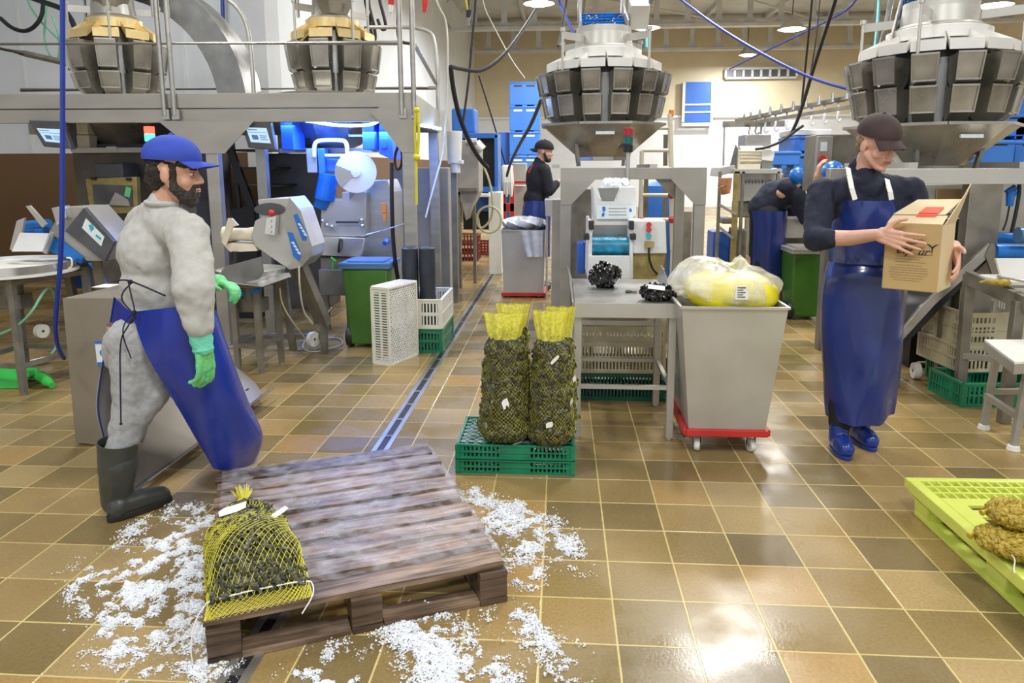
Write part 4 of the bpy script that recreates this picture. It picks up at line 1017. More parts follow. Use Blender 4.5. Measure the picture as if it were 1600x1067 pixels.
# hanging blue hose
cable('thick blue hose hanging from the ceiling at the far left', [(97, -420, 3.3), (98, 0, 3.3), (98, 260, 3.3), (96, 400, 3.3), (89, 470, 3.35), (86, 520, 3.4), (92, 548, 3.5), (100, 560, 3.58)], .0115, 'blue_hose', name='blue_hose', cat='hose')
cable('thin blue tube hanging on the white wall between the two platform weighers', [(347, -80, 9.3), (348, 40, 9.3), (353, 141, 9.3), (353, 185, 9.3)], .025, 'blue_rail', name='blue_tube', cat='tube')

# ------------------------------------------------------------------ rotary collecting tables
def rotary(label, px, Y, r, dz=0, legs=((-.25, -.2), (.22, -.18), (.2, .25), (-.2, .25)), lean=0):
    p = W(*px, Y); t = thing('rotary_table', label, 'table', (p.x, Y, 0))
    part(t, 'table_top', 'white_plastic', lambda b: b.lathe([(.001, -.004), (r*.97, 0), (r*.97, -.012), (.001, -.012)], p, 48))
    part(t, 'rim', 'steel_bright', lambda b: b.lathe([(r, -.03), (r, .022), (r-.006, .022), (r-.006, -.03), (r, -.03)], p, 48))
    part(t, 'ring', 'white_plastic', lambda b: b.lathe([(r*.9, -.05), (r+.012, -.05), (r+.012, -.032), (r*.9, -.032)], p, 48, cap=False))
    part(t, 'motor', 'steel_grimy', lambda b: (b.cyl((p.x, Y, p.z-.05), (p.x, Y, p.z-.22), .07, n=16), b.bx(p.x-.1, p.x+.1, Y-.06, Y+.06, p.z-.3, p.z-.2)))
    for lx, ly in legs:
        part(t, 'leg', 'steel_grimy', lambda b: (b.bx(p.x+lx-.02, p.x+lx+.02, Y+ly-.02, Y+ly+.02, .03, p.z-.05), b.cyl((p.x+lx, Y+ly, 0), (p.x+lx, Y+ly, .035), .022, n=10)))
    for i in range(4):
        a, c = legs[i], legs[(i+1) % 4]
        for z_ in (.20, p.z-.09): part(t, 'rail', 'steel_grimy', lambda b: b.bar((p.x+a[0], Y+a[1], z_), (p.x+c[0], Y+c[1], z_), .03))
    return t, p
t, p = rotary('round white-topped steel collecting table at the left edge', (14, 414), 4.75, .41, legs=((-.3, -.2), (.20, -.25), (.34, .3), (-.2, .3)))
part(t, 'caster', 'white_plastic', lambda b: b.lathe([(.01, -.02), (.05, -.02), (.05, .02), (.01, .02)], W(65, 517, 4.9), 18, axis=(1, -.4, 0)))
part(t, 'guard_hook', 'white_plastic', lambda b: ptube(b, [(104, 403, 4.7), (112, 403, 4.7), (113, 416, 4.7), (107, 420, 4.7)], .006))
t, p = rotary('round white-topped steel collecting table with a folded steel guard, right of the green glove', (392, 424), 5.25, .25, legs=((-.10, -.1), (.1, -.15), (.14, .14), (-.06, .2)))
part(t, 'steel_guard', 'steel_dark', lambda b: pp(b, [(338, 434), (352, 416), (408, 401), (411, 428), (404, 436), (376, 443)], 4.98, .02))
part(t, 'guard_tray', 'steel', lambda b: b.add([W(338, 440, 4.9), W(410, 448, 4.9), W(455, 432, 5.1), W(452, 426, 5.2), W(338, 432, 5.2)], [(0, 1, 2, 3, 4)]))
part(t, 'blue_clip', 'belt_blue', lambda b: (pb(b, 361, 456, 378, 463, 4.95, .05), pb(b, 392, 452, 405, 458, 4.98, .04)))
solo('green_hose', 'cable_green', 'pale green hose drooping under the left collecting table', 'hose', lambda b: ptube(b, [(0, 522, 4.5), (25, 512, 4.5), (50, 488, 4.5), (66, 458, 4.6), (78, 446, 4.8), (88, 470, 5.0), (90, 540, 4.9), (80, 553, 4.8)], .009))
solo('spray_nozzle', 'white_plastic', 'white spray nozzle lying on the floor behind the green scoop', 'nozzle', lambda b: (b.tube([Z(28, 571, .03), Z(52, 566, .03), Z(78, 561, .03)], [.018, .022, .026, .024], 10, smooth=1), b.tube([Z(5, 576, .02), Z(28, 571, .03)], .011, 8)))

# green plastic scoop
gz = Z(35, 600); t = thing('green_scoop', 'bright green plastic scoop lying on the floor at the left edge', 'scoop', (gz.x, gz.y, 0))
def f(b):
    c = Z(22, 601)
    def fn(u, v): 
        a = math.pi*u; r = .14*(1-.25*v)
        return V((c.x-.20+v*.36, c.y+.02+.13*math.cos(a)*(1-.15*v), .004+.13*math.sin(a)**.8*(1-.35*v) if 0 < a < math.pi else .004))
    b.grid(lambda u, v: fn(min(.999, max(.001, u)), v), 18, 10)
part(t, 'scoop_body', 'green_plastic', f)
part(t, 'handle', 'green_plastic', lambda b: b.tube([Z(38, 585, .11), Z(50, 580, .10), Z(66, 590, .06), Z(82, 602, .03)], [.03, .035, .034, .022], 12, smooth=2))

# ------------------------------------------------------------------ left inclined outfeed conveyor
t = pthing('outfeed_conveyor', 'inclined outfeed conveyor with blue rollers and grey sticker box above the left collecting table', 'conveyor', (110, 400), 5.0)
def skew(b, pxs, Y, d, dx):
    f = [W(x, y, Y) for x, y in pxs]; n = len(f); bk = [p+V((dx, d, 0)) for p in f]
    b.add(f+bk, [tuple(range(n-1, -1, -1)), tuple(range(n, 2*n))]+[(i, (i+1) % n, n+(i+1) % n, n+i) for i in range(n)])
part(t, 'drive_housing', 'dark_gray', lambda b: skew(b, [(131, 324), (178, 378), (163, 409), (101, 361)], 4.92, .04, 0), bevel=.004)
part(t, 'housing_body', 'steel_beam', lambda b: skew(b, [(100, 323), (130, 323), (178, 377), (163, 408), (136, 408), (76, 362)], 4.965, .30, 0), bevel=.004)
s_ = part(t, 'sticker', 'sticker_white', lambda b: pp(b, [(134, 341), (163, 370), (158, 385), (128, 356)], 4.915, .004), label='pale blue sticker with a green leaf mark')
part(s_, 'sticker_mark', 'sticker_teal', lambda b: (pp(b, [(138, 352), (143, 350), (147, 357), (142, 362)], 4.912, .003), pp(b, [(150, 366), (158, 372), (157, 375), (149, 369)], 4.912, .003)))
for a, c, mt in (((40, 352), (76, 349), 'belt_blue'), ((44, 361), (72, 362), 'belt_blue'), ((76, 380), (110, 393), 'belt_blue')):
    part(t, 'roller', mt, lambda b: b.cyl(W(*a, 5.05), W(*c, 5.0), .032, n=18))
part(t, 'belt', 'belt_blue', lambda b: skew(b, [(72, 376), (92, 372), (130, 402), (126, 412), (76, 392)], 4.95, .2, 0))
part(t, 'chute_plate', 'white_paint', lambda b: skew(b, [(31, 364), (76, 365), (66, 393), (18, 393)], 4.85, .02, .0))
for pts in ([(15, 390), (26, 345), (38, 340), (30, 393)], [(40, 322), (46, 321), (72, 350), (66, 356)], [(66, 394), (78, 362), (84, 364), (72, 397)]):
    part(t, 'side_guard', 'steel_light', lambda b: pp(b, pts, 4.9, .02))
part(t, 'control_box', 'steel_bright', lambda b: skew(b, [(80, 325), (98, 321), (104, 340), (88, 352)], 4.9, .08, 0), bevel=.004)
part(t, 'support', 'steel_grimy', lambda b: (b.bar(W(120, 405, 5.1), W(165, 470, 5.3), .07), b.bar(W(150, 400, 5.1), V((W(165, 470, 5.3).x, 5.3, 0)), .06), b.bar(W(100, 385, 5.1), V((W(100, 400, 5.1).x, 5.2, 0)), .05)))
part(t, 'drive_belt_cover', 'blue_panel', lambda b: skew(b, [(100, 410), (135, 415), (160, 455), (110, 450)], 5.2, .12, 0), bevel=.01)
# ------------------------------------------------------------------ machine beneath the platform, far left
t = pthing('packing_machine', 'grimy steel packing machine with a small window under the left platform', 'machine', (180, 400), 6.7)
t.location.z = 0; OFF[t.name].z = 0
def pbz(b, x0, y0, x1, Y, d, z0=0.0):
    p, q = W(x0, y0, Y), W(x1, y0, Y); b.bx(p.x, q.x, Y, Y+d, z0, p.z)
part(t, 'body', 'dull_steel', lambda b: pbz(b, 112, 238, 300, 6.75, .8), bevel=.01)
part(t, 'top_rail', 'steel_light', lambda b: pb(b, 112, 231, 250, 238, 6.65, .2))
part(t, 'upper_frame', 'dark_gray', lambda b: (pb(b, 106, 186, 150, 236, 6.9, .4), pb(b, 150, 225, 240, 236, 6.8, .5)))
part(t, 'white_cover', 'cream_plastic', lambda b: (pb(b, 118, 190, 138, 210, 6.7, .12), pb(b, 119, 211, 141, 233, 6.7, .12)), bevel=.006)
part(t, 'funnel', 'hopper_steel', lambda b: b.lathe([(.62, .35), (.2, -.15), (.2, -.3)], W(215, 225, 7.1), 8), smooth=False)
part(t, 'paper_labels', 'paper', lambda b: (pb(b, 166, 229, 182, 234, 6.64, .01), pb(b, 190, 234, 208, 237, 6.64, .01)))
part(t, 'motor_box', 'dark_gray', lambda b: pb(b, 147, 255, 193, 278, 6.45, .25), bevel=.01)
dr = part(t, 'door', 'brass_dull', lambda b: pp(b, [(133, 279), (213, 276), (216, 333), (141, 334)], 6.4, .06), bevel=.006)
part(dr, 'window', 'dark_gray', lambda b: pp(b, [(144, 288), (205, 290), (207, 322), (148, 324)], 6.385, .012))
part(dr, 'hinge', 'black', lambda b: (pb(b, 141, 277, 148, 281, 6.37, .03), pb(b, 196, 278, 203, 282, 6.37, .03)))
part(dr, 'seen_part', 'glove_green', lambda b: b.box(W(200, 300, 6.383), (.05, .008, .09), ry=.3)).__setitem__('label', 'green piece showing behind the window')
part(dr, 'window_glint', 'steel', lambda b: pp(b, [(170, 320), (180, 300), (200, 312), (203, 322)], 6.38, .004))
# displays
def display(label, q, Y, pts, ins):
    t = pthing('display', label, 'screen', q, Y)
    part(t, 'screen_housing', 'dark_gray', lambda b: pp(b, pts, Y, .06), bevel=.006)
    part(t, 'bracket', 'dark_gray', lambda b: pb(b, (pts[0][0]+pts[1][0])/2-5, 168, (pts[0][0]+pts[1][0])/2+5, pts[0][1]+6, Y+.05, .25))
    s = part(t, 'screen', 'screen', lambda b: pp(b, ins, Y-.004, .004))
    c = [sum(p[0] for p in ins)/4, sum(p[1] for p in ins)/4]
    lp = lambda u, v: tuple((ins[0][k]*(1-u)+ins[1][k]*u)*(1-v)+(ins[3][k]*(1-u)+ins[2][k]*u)*v for k in (0, 1))
    part(s, 'screen_text', 'screen_dark', lambda b: [pp(b, [lp(u0, v), lp(u1, v), lp(u1, v+h), lp(u0, v+h)], Y-.006, .002) for u0, u1, v, h in ((.05, .5, .12, .05), (.05, .95, .3, .03), (.15, .45, .5, .3), (.55, .9, .5, .05), (.55, .85, .62, .05), (.55, .9, .75, .05))])
    return t
display('tilted grey display hanging under the platform at the far left', (75, 232), 5.75, [(44, 188), (96, 189), (112, 233), (68, 229)], [(57, 200), (93, 202), (101, 224), (71, 221)])
t = display('blue-lit display under the platform right of the black stair', (402, 234), 5.9, [(376, 191), (422, 191), (430, 234), (388, 231)], [(384, 199), (416, 200), (423, 224), (392, 222)])
part(t, 'post', 'steel_dark', lambda b: b.bx(W(397, 230, 5.95).x, W(412, 230, 5.95).x, 5.97, 6.04, 0.0, W(400, 230, 5.95).z))
beacon('lit red and green signal beacon behind the blue cap', tuple(W(236, 236, 6.1)), .02, (('socket', 'dark_gray'), ('green_lens', 'beacon_green'), ('red_lens', 'beacon_red')), .042)
# black stair with rails
t = pthing('steel_stair', 'black steel stair leading up to the platform behind the displays', 'stair', (380, 400), 7.3); t.location.z = 0; OFF[t.name].z = 0
for dx, y_ in ((0, 7.1), (0, 7.6)):
    part(t, 'stringer', 'black', lambda b: b.bar(W(345, 195, y_), W(402, 345, y_)+V((0, 0, 0)), .05, .07))
    part(t, 'stringer', 'black', lambda b: b.bar(W(360, 195, y_), W(375, 330, y_), .035))
for i in range(5):
    y = 205+i*28; x = 348+(y-195)*.38
    part(t, 'tread', 'black', lambda b: b.bx(W(x, y, 7.1).x-.02, W(x, y, 7.1).x+.34, 7.1, 7.6, W(x, y, 7.1).z-.02, W(x, y, 7.1).z))
part(t, 'foot', 'black', lambda b: b.bx(W(366, 325, 7.1).x, W(400, 325, 7.1).x, 7.05, 7.4, 0, W(366, 325, 7.1).z))
# ------------------------------------------------------------------ blue-lit area: panels, led tubes
solo('led_tube', 'led_blue', 'wavy glowing blue led tube under the platform beam', 'light strip', lambda b: ptube(b, [(352, 189, 6.1), (420, 188, 6.1), (480, 188, 6.1), (510, 194, 6.1), (545, 197, 6.1), (580, 195, 6.1), (590, 190, 6.1)], .012))
solo('led_tube', 'led_blue', 'short glowing blue led tube on the right-hand return of the platform', 'light strip', lambda b: ptube(b, [(658, 196, 6.4), (672, 198, 6.9), (688, 201, 7.4)], .012))
for px, py, Y, e in ((440, 196, 6.3, 5), (520, 202, 6.3, 15), (590, 206, 6.3, 17), (672, 205, 6.9, 7)):
    q = W(px, py, Y); area('led_light', q, .5, .12, e, (.12, .28, 1), (0, 0, 0))
solo('panel_box', 'blue_panel', 'blue-lit steel panel box hanging under the platform, right of the display', 'panel', lambda b: pb(b, 436, 158, 459, 234, 6.3, .3), bevel=.006)  # blue light under the platform put into the colour of both panel boxes
solo('panel_box', 'blue_panel', 'blue-lit steel panel box hanging above the white reel disc', 'panel', lambda b: pb(b, 564, 158, 586, 234, 6.3, .3), bevel=.006)
solo('control_cabinet', 'blue_panel', 'dark blue control cabinet with a yellow mark beside the platform corner leg', 'cabinet', lambda b: (pp(b, [(592, 158), (612, 158), (614, 250), (592, 240)], 6.3, .35), pb(b, 595, 216, 605, 232, 6.29, .01)), bevel=.006)
t = pthing('weigher_chute', 'dark blue-lit funnel under the right platform weigher', 'funnel', (515, 235), 6.9)
part(t, 'funnel', 'steel_dark', lambda b: b.lathe([(.62, .22), (.30, -.1), (.2, -.14), (.2, -.35)], W(515, 210, 6.9), 8), smooth=False)
part(t, 'side_frame', 'steel_dark', lambda b: (pb(b, 436, 232, 590, 238, 6.6, .05), b.bar(W(462, 210, 6.6), W(500, 212, 6.6), .02), b.bar(W(545, 212, 6.6), W(570, 212, 6.6), .02)))
# cabinet wall behind under platform
solo('steel_cabinet', 'dull_steel', 'dull steel cabinet standing behind the black stair and clipping machine', 'cabinet', lambda b: pbz(b, 415, 240, 500, 7.6, .5), bevel=.01)
solo('steel_partition', 'steel_beam', 'plain steel panel behind the corner leg of the platform', 'panel', lambda b: pbz(b, 612, 262, 700, 8.1, .3), bevel=.01)
solo('brown_locker', 'brown_wall', 'brown board partition standing behind the packing machine', 'partition', lambda b: pbz(b, 300, 262, 425, 8.3, .1))
# ------------------------------------------------------------------ inclined clipper in the centre-left
Yk = 5.35
t = pthing('inclined_conveyor', 'inclined steel conveyor head with two blue stickers and a red stop button', 'conveyor', (440, 400), Yk)
part(t, 'head_housing', 'steel_light', lambda b: skew(b, [(402, 312), (452, 308), (466, 326), (486, 385), (484, 402), (470, 418), (452, 422), (398, 384), (392, 370), (398, 345), (408, 340)], Yk, .34, 0), bevel=.008)
part(t, 'side_plate', 'steel', lambda b: pp(b, [(452, 308), (470, 330), (487, 386), (484, 402), (472, 416), (442, 352)], Yk-.012, .01))
part(t, 'window', 'dark_gray', lambda b: b.add([W(421+24*math.cos(a), 327+10*math.sin(a), Yk-.014+k) for k in (0, .02) for a in [i*math.pi/10 for i in range(20)]], [tuple(range(19, -1, -1))]+[(i, (i+1) % 20, 20+(i+1) % 20, 20+i) for i in range(20)]))
cb = part(t, 'control_box', 'steel_bright', lambda b: pp(b, [(416, 340), (432, 336), (430, 368), (412, 366)], Yk-.07, .06), bevel=.004)
part(cb, 'stop_button', 'red_paint', lambda b: (b.sph(W(424, 333, Yk-.085), .026, 14, 8),))
part(cb, 'button', 'cream_plastic', lambda b: [b.cyl(W(421, y, Yk-.07), W(421, y, Yk-.085), .012, n=12) for y in (345, 354, 362)])
for pts, l in (([(458, 336), (464, 334), (480, 366), (478, 376), (472, 376)], 'upper'), ([(449, 362), (457, 364), (471, 398), (467, 408), (458, 400)], 'lower')):
    s_ = part(t, 'sticker', 'sticker_blue', lambda b: pp(b, pts, Yk-.016, .003), label='blue sticker with white writing, '+l)
    cx_ = sum(p[0] for p in pts)/5; cy_ = sum(p[1] for p in pts)/5
    part(s_, 'sticker_mark', 'sticker_white', lambda b: [pp(b, [(cx_-6+i*3.1, cy_-8+i*5.2), (cx_-2+i*3.1, cy_-9+i*5.2), (cx_+1+i*3.1, cy_-4+i*5.2), (cx_-3+i*3.1, cy_-5+i*5.2)], Yk-.018, .002) for i in range(4)])
part(t, 'feed_drum', 'cream_plastic', lambda b: (b.lathe([(.062, -.13), (.05, -.06), (.05, .06), (.062, .13)], W(376, 366, Yk+.1), 24, cap=True, axis=(1, 0, 0)), pp(b, [(352, 384), (358, 380), (398, 382), (402, 392), (360, 394)], Yk+.02, .2)))
part(t, 'guide_plate', 'cream_plastic', lambda b: pp(b, [(346, 378), (356, 341), (362, 341), (372, 352), (364, 354), (352, 384), (358, 392)], Yk-.02, .02))
part(t, 'spout', 'black', lambda b: b.cyl(W(367, 393, Yk), W(367, 408, Yk), .026, n=14))
part(t, 'boom', 'steel_grimy', lambda b: (b.bar(W(462, 405, Yk+.15), W(505, 505, Yk+.35), .16, .05), b.bar(W(470, 400, Yk+.4), W(512, 500, Yk+.5), .05, .05)))
part(t, 'stand_leg', 'steel_grimy', lambda b: (b.bar(W(505, 500, Yk+.35), V((W(505, 500, Yk+.35).x, Yk+.35, 0)), .05), b.bar(W(440, 420, Yk+.3), V((W(445, 500, Yk+.3).x, Yk+.45, 0)), .05), b.bar((W(410, 500, Yk+.3).x, Yk+.45, .12), (W(500, 500, Yk+.3).x, Yk+.45, .12), .04)))
part(t, 'wheel', 'white_plastic', lambda b: (b.lathe([(.012, -.02), (.062, -.02), (.066, 0), (.062, .02), (.012, .02)], W(489, 530, 5.75), 20, axis=(1, -.5, 0)),))
# cables around it
cable('white cable dropping from the inclined conveyor to the floor', [(467, 415, 5.3), (468, 450, 5.3), (474, 488, 5.4), (484, 500, 5.5), (489, 508, 5.55), (482, 498, 5.5)], .007, 'cable_white')
solo('cable', 'cable_white', 'white cable looped on the floor around the white caster wheel', 'cable', lambda b: b.tube([Z(478, 530, .01), Z(470, 545, .008), Z(490, 551, .008), Z(515, 545, .008), Z(538, 538, .008), Z(530, 527, .008), Z(505, 528, .01), Z(488, 522, .02), W(505, 500, 5.9), W(518, 480, 5.9)], .006, 6, smooth=3))
cable('pale yellow cable hanging under the round collecting table', [(437, 450, 5.3), (440, 475, 5.3), (455, 500, 5.4), (470, 520, 5.6), (476, 528, 5.7)], .006, 'cable_yellow')

# ------------------------------------------------------------------ clipping machine with white reel disc
Yq = 6.45
t = pthing('clipping_machine', 'steel clipping machine with a large white reel disc and blue motor', 'machine', (545, 470), Yq); t.location.z = 0; OFF[t.name].z = 0
part(t, 'column', 'steel', lambda b: skew(b, [(572, 282), (606, 280), (614, 300), (618, 470), (618, 530), (566, 530)], Yq+.1, .4, 0), bevel=.01, label='blue-grey tall column')
part(t, 'upper_body', 'steel_light', lambda b: pp(b, [(502, 312), (534, 312), (534, 300), (572, 300), (572, 370), (500, 369)], Yq, .35), bevel=.008)
part(t, 'lower_door', 'steel_bright', lambda b: pp(b, [(500, 370), (570, 372), (566, 402), (494, 399)], Yq-.06, .4), bevel=.006)
part(t, 'door_handle', 'black', lambda b: b.tube([W(531, 374, Yq-.06), W(531, 376, Yq-.10), W(529, 392, Yq-.10), W(529, 394, Yq-.06)], .010, 8, smooth=1))
part(t, 'base_body', 'steel_grimy', lambda b: (pbz(b, 500, 402, 566, Yq, .35, .35), pb(b, 497, 421, 545, 462, Yq-.1, .4)), bevel=.008)
for x in (503, 540, 566):
    part(t, 'leg', 'steel_grimy', lambda b: pbz(b, x, 455, x+9, Yq+.1, .05))
part(t, 'bar_handle', 'black', lambda b: b.cyl(W(525, 347, Yq-.05), W(560, 347, Yq-.05), .009, n=10))
for x, y in ((504, 345), (511, 352), (519, 354), (565, 344), (566, 353)):
    part(t, 'knob', 'steel_bright', lambda b: (b.cyl(W(x, y, Yq), W(x, y, Yq-.05), .012, n=12), b.sph(W(x, y, Yq-.055), .021, 14, 8)))
part(t, 'yellow_switch', 'orange', lambda b: (pb(b, 596, 318, 603, 332, Yq+.08, .02), pb(b, 598, 333, 603, 345, Yq+.08, .02)))
part(t, 'blue_plug', 'blue_panel', lambda b: b.cyl(W(605, 375, Yq+.08), W(601, 380, Yq+.0), .022, n=12))
dc = part(t, 'reel_disc', 'disc_white', lambda b: b.lathe([(.001, -.01), (.180, -.01), (.182, 0), (.180, .006), (.05, .008), (.045, .03), (.02, .032), (.001, .032)], W(556, 269, Yq-.12), 64, axis=(.12, -1, .05)))
part(dc, 'disc_wedge_shading', 'steel', lambda b: b.prism([(0, 0), (-.17, .07), (-.178, -.02), (-.125, -.125)], W(555, 270, Yq-.150), (1, .1, 0), (0, .05, 1), .003))  # grey wedge paints the shading on the white disc
part(t, 'reel_arm', 'steel', lambda b: b.bar(W(556, 272, Yq-.08), W(548, 318, Yq+.05), .05, .04))
mo = part(t, 'motor', 'belt_blue', lambda b: (b.cyl(W(514, 272, Yq), W(507, 312, Yq), .085, .09, n=24), b.cyl(W(507, 306, Yq), W(500, 325, Yq), .075, .06, n=20)))
part(t, 'gearbox', 'blue_panel', lambda b: (pb(b, 496, 232, 508, 270, Yq, .12), pb(b, 508, 248, 535, 268, Yq+.05, .12)), bevel=.006)
part(t, 'side_box', 'steel_light', lambda b: pb(b, 478, 232, 496, 270, Yq+.02, .15), bevel=.006)
part(t, 'loop_handle', 'white_paint', lambda b: ptube(b, [(491, 246, Yq), (491, 222, Yq), (505, 219, Yq), (530, 219, Yq), (542, 221, Yq), (543, 245, Yq)], .019, 12, 2))
part(t, 'cross_handle', 'white_paint', lambda b: b.cyl(W(508, 243, Yq), W(540, 243, Yq), .014, n=10))
part(t, 'drip_valve', 'green_plastic', lambda b: (b.cyl(W(517, 402, Yq-.08), W(524, 408, Yq-.08), .01), b.cyl(W(520, 404, Yq-.08), W(520, 425, Yq-.08), .008)))
cable('black cable bundle hanging behind the control cabinet', [(624, 225, 6.0), (629, 240, 6.0), (627, 262, 6.0), (619, 266, 6.0), (616, 245, 6.0), (622, 228, 6.0)], .012, 'cable_black')
cable('black hose running down beside the clipping machine column', [(612, 255, 6.05), (612, 300, 6.0), (614, 380, 6.0), (622, 440, 6.0), (630, 480, 6.05)], .018, 'cable_black')
cable('thin steel rod reaching from the clipping machine to the platform leg', [(572, 367, 5.5), (632, 350, 5.9)], .007, 'steel', 0, 'steel_rod', 'rod')

# ------------------------------------------------------------------ wheelie bins
def wheelie(label, xl, xr, yb, yt, Yf, lid, d=.42, lidh=.05):
    p, q = W(xl, yt, Yf), W(xr, yt, Yf); cx = (p.x+q.x)/2; wt = (q.x-p.x)/2; h = p.z
    t = thing('wheelie_bin', label, 'bin', (cx, Yf+d/2, 0)); wb = wt*.80
    def f(b):
        r0 = [(cx-wb, Yf+.03, .03), (cx+wb, Yf+.03, .03), (cx+wb, Yf+d-.1, .03), (cx-wb, Yf+d-.1, .03)]; r1 = [(cx-wt, Yf, h), (cx+wt, Yf, h), (cx+wt, Yf+d, h), (cx-wt, Yf+d, h)]
        b.add(r0+r1, [(3, 2, 1, 0), (4, 5, 6, 7)]+[(i, (i+1) % 4, 4+(i+1) % 4, 4+i) for i in range(4)])
    part(t, 'bin_body', 'bin_green', f, bevel=.02)
    def f(b):
        for k, (e, z) in enumerate(((.02, 0), (.02, lidh*.5))): b.bx(cx-wt-e, cx+wt+e, Yf-e, Yf+d+e, h+z, h+z+lidh*.5)
        b.bx(cx-wt+.04, cx+wt-.04, Yf+.04, Yf+d-.04, h+lidh, h+lidh+.012)
    part(t, 'lid', lid, f, bevel=.012)
    for s_ in (-1, 1):
        part(t, 'wheel', 'black_rubber', lambda b: b.lathe([(.02, -.025), (.085, -.025), (.09, 0), (.085, .025), (.02, .025)], (cx+s_*(wb+.01), Yf+.1 if s_ < 0 else Yf+d-.07, .09), 22, axis=(1, 0, 0)))
    part(t, 'axle', 'black', lambda b: b.cyl((cx-wb, Yf+.12, .09), (cx+wb, Yf+d-.08, .09), .012))
    return t
wheelie('green wheelie bin with a blue lid behind the upended white crate', 533, 606, 548, 420, 5.86, 'bin_blue', .38)
wheelie('green wheelie bin with a grey lid behind the man with the box', 1240, 1290, 497, 397, 7.2, 'steel_light', .45)
# upended white crate
a, c = Z(612, 572), Z(653, 555); d_ = (c-a).normalized(); mid_ = (a+c)/2
o = build('plastic_crate', crate_mb(.6, .38, .16, rows=2, n=26, mid=None, diag=True), 'white_crate'); tag(o, 'white plastic crate standing upended on the tiles left of the drain', 'crate')
zx = V((0, 0, 1)); zz = zx.cross(d_); mt = Matrix((zx, d_, zz)).transposed().to_4x4(); mt.translation = V((mid_.x, mid_.y, .305)); o.matrix_world = mt
g = Z(693, 548); g.y -= .08
crate('plastic_crate', 'green plastic crate on the floor behind the upended white crate', 'green_crate', (g.x-.2, g.y+.30, 0), rz=math.pi/2, L=.6, Wd=.4, H=.2, rows=2, n=20, mid=None)
crate('plastic_crate', 'white plastic crate on the green one, holding two black rolls', 'white_crate', (g.x-.2, g.y+.30, .205), rz=math.pi/2, L=.6, Wd=.4, H=.24, rows=2, n=20, mid=(.3, .6))
for i, (px, lab) in enumerate(((643, 'black padded roll standing in the white crate, left one'), (669, 'black padded roll standing in the white crate, right one'))):
    p = W(px, 490, 5.86); q = W(px, 388, 5.86); r_ = .066
    solo('black_roll', 'dark_plastic', lab, 'roll', lambda b: b.lathe([(.001, .22), (r_, .22), (r_*1.05, .45), (r_*.98, .5), (r_*1.04, .7), (r_, q.z), (r_*.8, q.z+.01), (.001, q.z-.0)], (p.x, 5.87 if i else 5.86, 0), 24))
solo('lifting_strap', 'yellow_strap', 'yellow lifting strap hanging from the platform corner', 'strap', lambda b: (ptube(b, [(650, 168, 5.88), (648, 200, 5.88), (650, 240, 5.88), (651, 320, 5.88)], .011), ptube(b, [(651, 166, 5.88), (655, 195, 5.88), (653, 240, 5.88), (652, 250, 5.88)], .012), b.sph(W(651, 172, 5.88), .025), b.sph(W(651, 246, 5.88), .03)))
solo('cable', 'cable_white', 'thin white cable running down the right-hand leg of the platform', 'cable', lambda b: ptube(b, [(664, -60, 7.2), (684, 10, 7.2), (698, 30, 7.3), (700, 80, 7.3), (698, 150, 7.3), (695, 230, 7.3), (675, 300, 7.1), (665, 340, 7.0)], .009))
# ------------------------------------------------------------------ white grading machine behind the table
Yg = 5.0
t = pthing('grading_machine', 'white grading machine with a wet blue roller emptying onto the steel table', 'machine', (955, 400), Yg); t.location.z = 0; OFF[t.name].z = 0
part(t, 'top_hopper', 'white_paint', lambda b: pp(b, [(927, 292), (938, 313), (962, 313), (970, 292), (994, 292), (994, 338), (929, 338)], Yg+.25, .45), bevel=.006)
part(t, 'hopper_mouth', 'steel_dark', lambda b: pp(b, [(934, 294), (968, 294), (960, 313), (940, 313)], Yg+.24, .02))
pl_ = part(t, 'name_plate', 'sticker_white', lambda b: pp(b, [(932, 321), (989, 321), (989, 342), (932, 342)], Yg+.235, .008), label='pale blue name plate')
part(pl_, 'plate_mark', 'sticker_blue', lambda b: (pp(b, [(941, 323), (946, 323), (946, 329), (942, 332)], Yg+.232, .004), pp(b, [(941, 333), (945, 332), (944, 338), (940, 338)], Yg+.232, .004), pp(b, [(983, 326), (987, 326), (987, 331), (984, 331)], Yg+.232, .004)))
part(pl_, 'plate_text', 'steel', lambda b: [pp(b, [(951, y), (979, y), (979, y+1.4), (951, y+1.4)], Yg+.232, .004) for y in (325, 330, 335)])
part(t, 'neck', 'white_plastic', lambda b: pp(b, [(929, 338), (993, 338), (986, 352), (930, 352)], Yg+.26, .4))
for s_, x0_, x1_ in ((0, 918, 925), (1, 983, 989)):
    part(t, 'side_plate', 'white_paint', lambda b: pp(b, [(x0_+2, 345), (x1_, 345), (x1_, 436), (x0_, 436)], Yg, .55), bevel=.004)
part(t, 'roller', 'belt_teal', lambda b: b.cyl(W(923, 385, Yg+.10), W(984, 385, Yg+.10), .068, n=40))
part(t, 'scraper', 'steel_dark', lambda b: pp(b, [(927, 352), (982, 352), (983, 372), (925, 372)], Yg+.22, .02))
part(t, 'lower_cover', 'white_paint', lambda b: pp(b, [(920, 400), (984, 400), (985, 436), (919, 436)], Yg-.02, .04), bevel=.003)
for x, y in ((924, 352), (987, 352), (917, 370), (990, 370)):
    part(t, 'bearing', 'black_rubber', lambda b: pp(b, [(x-4, y-7), (x+4, y-7), (x+4, y+7), (x-4, y+7)] if y == 352 else [(x-5, y-5), (x+4, y-5), (x+4, y+5), (x-5, y+5)], Yg-.03, .06), bevel=.006)
part(t, 'body', 'steel_grimy', lambda b: pbz(b, 930, 400, 1030, Yg+.25, .6, .35), bevel=.01)
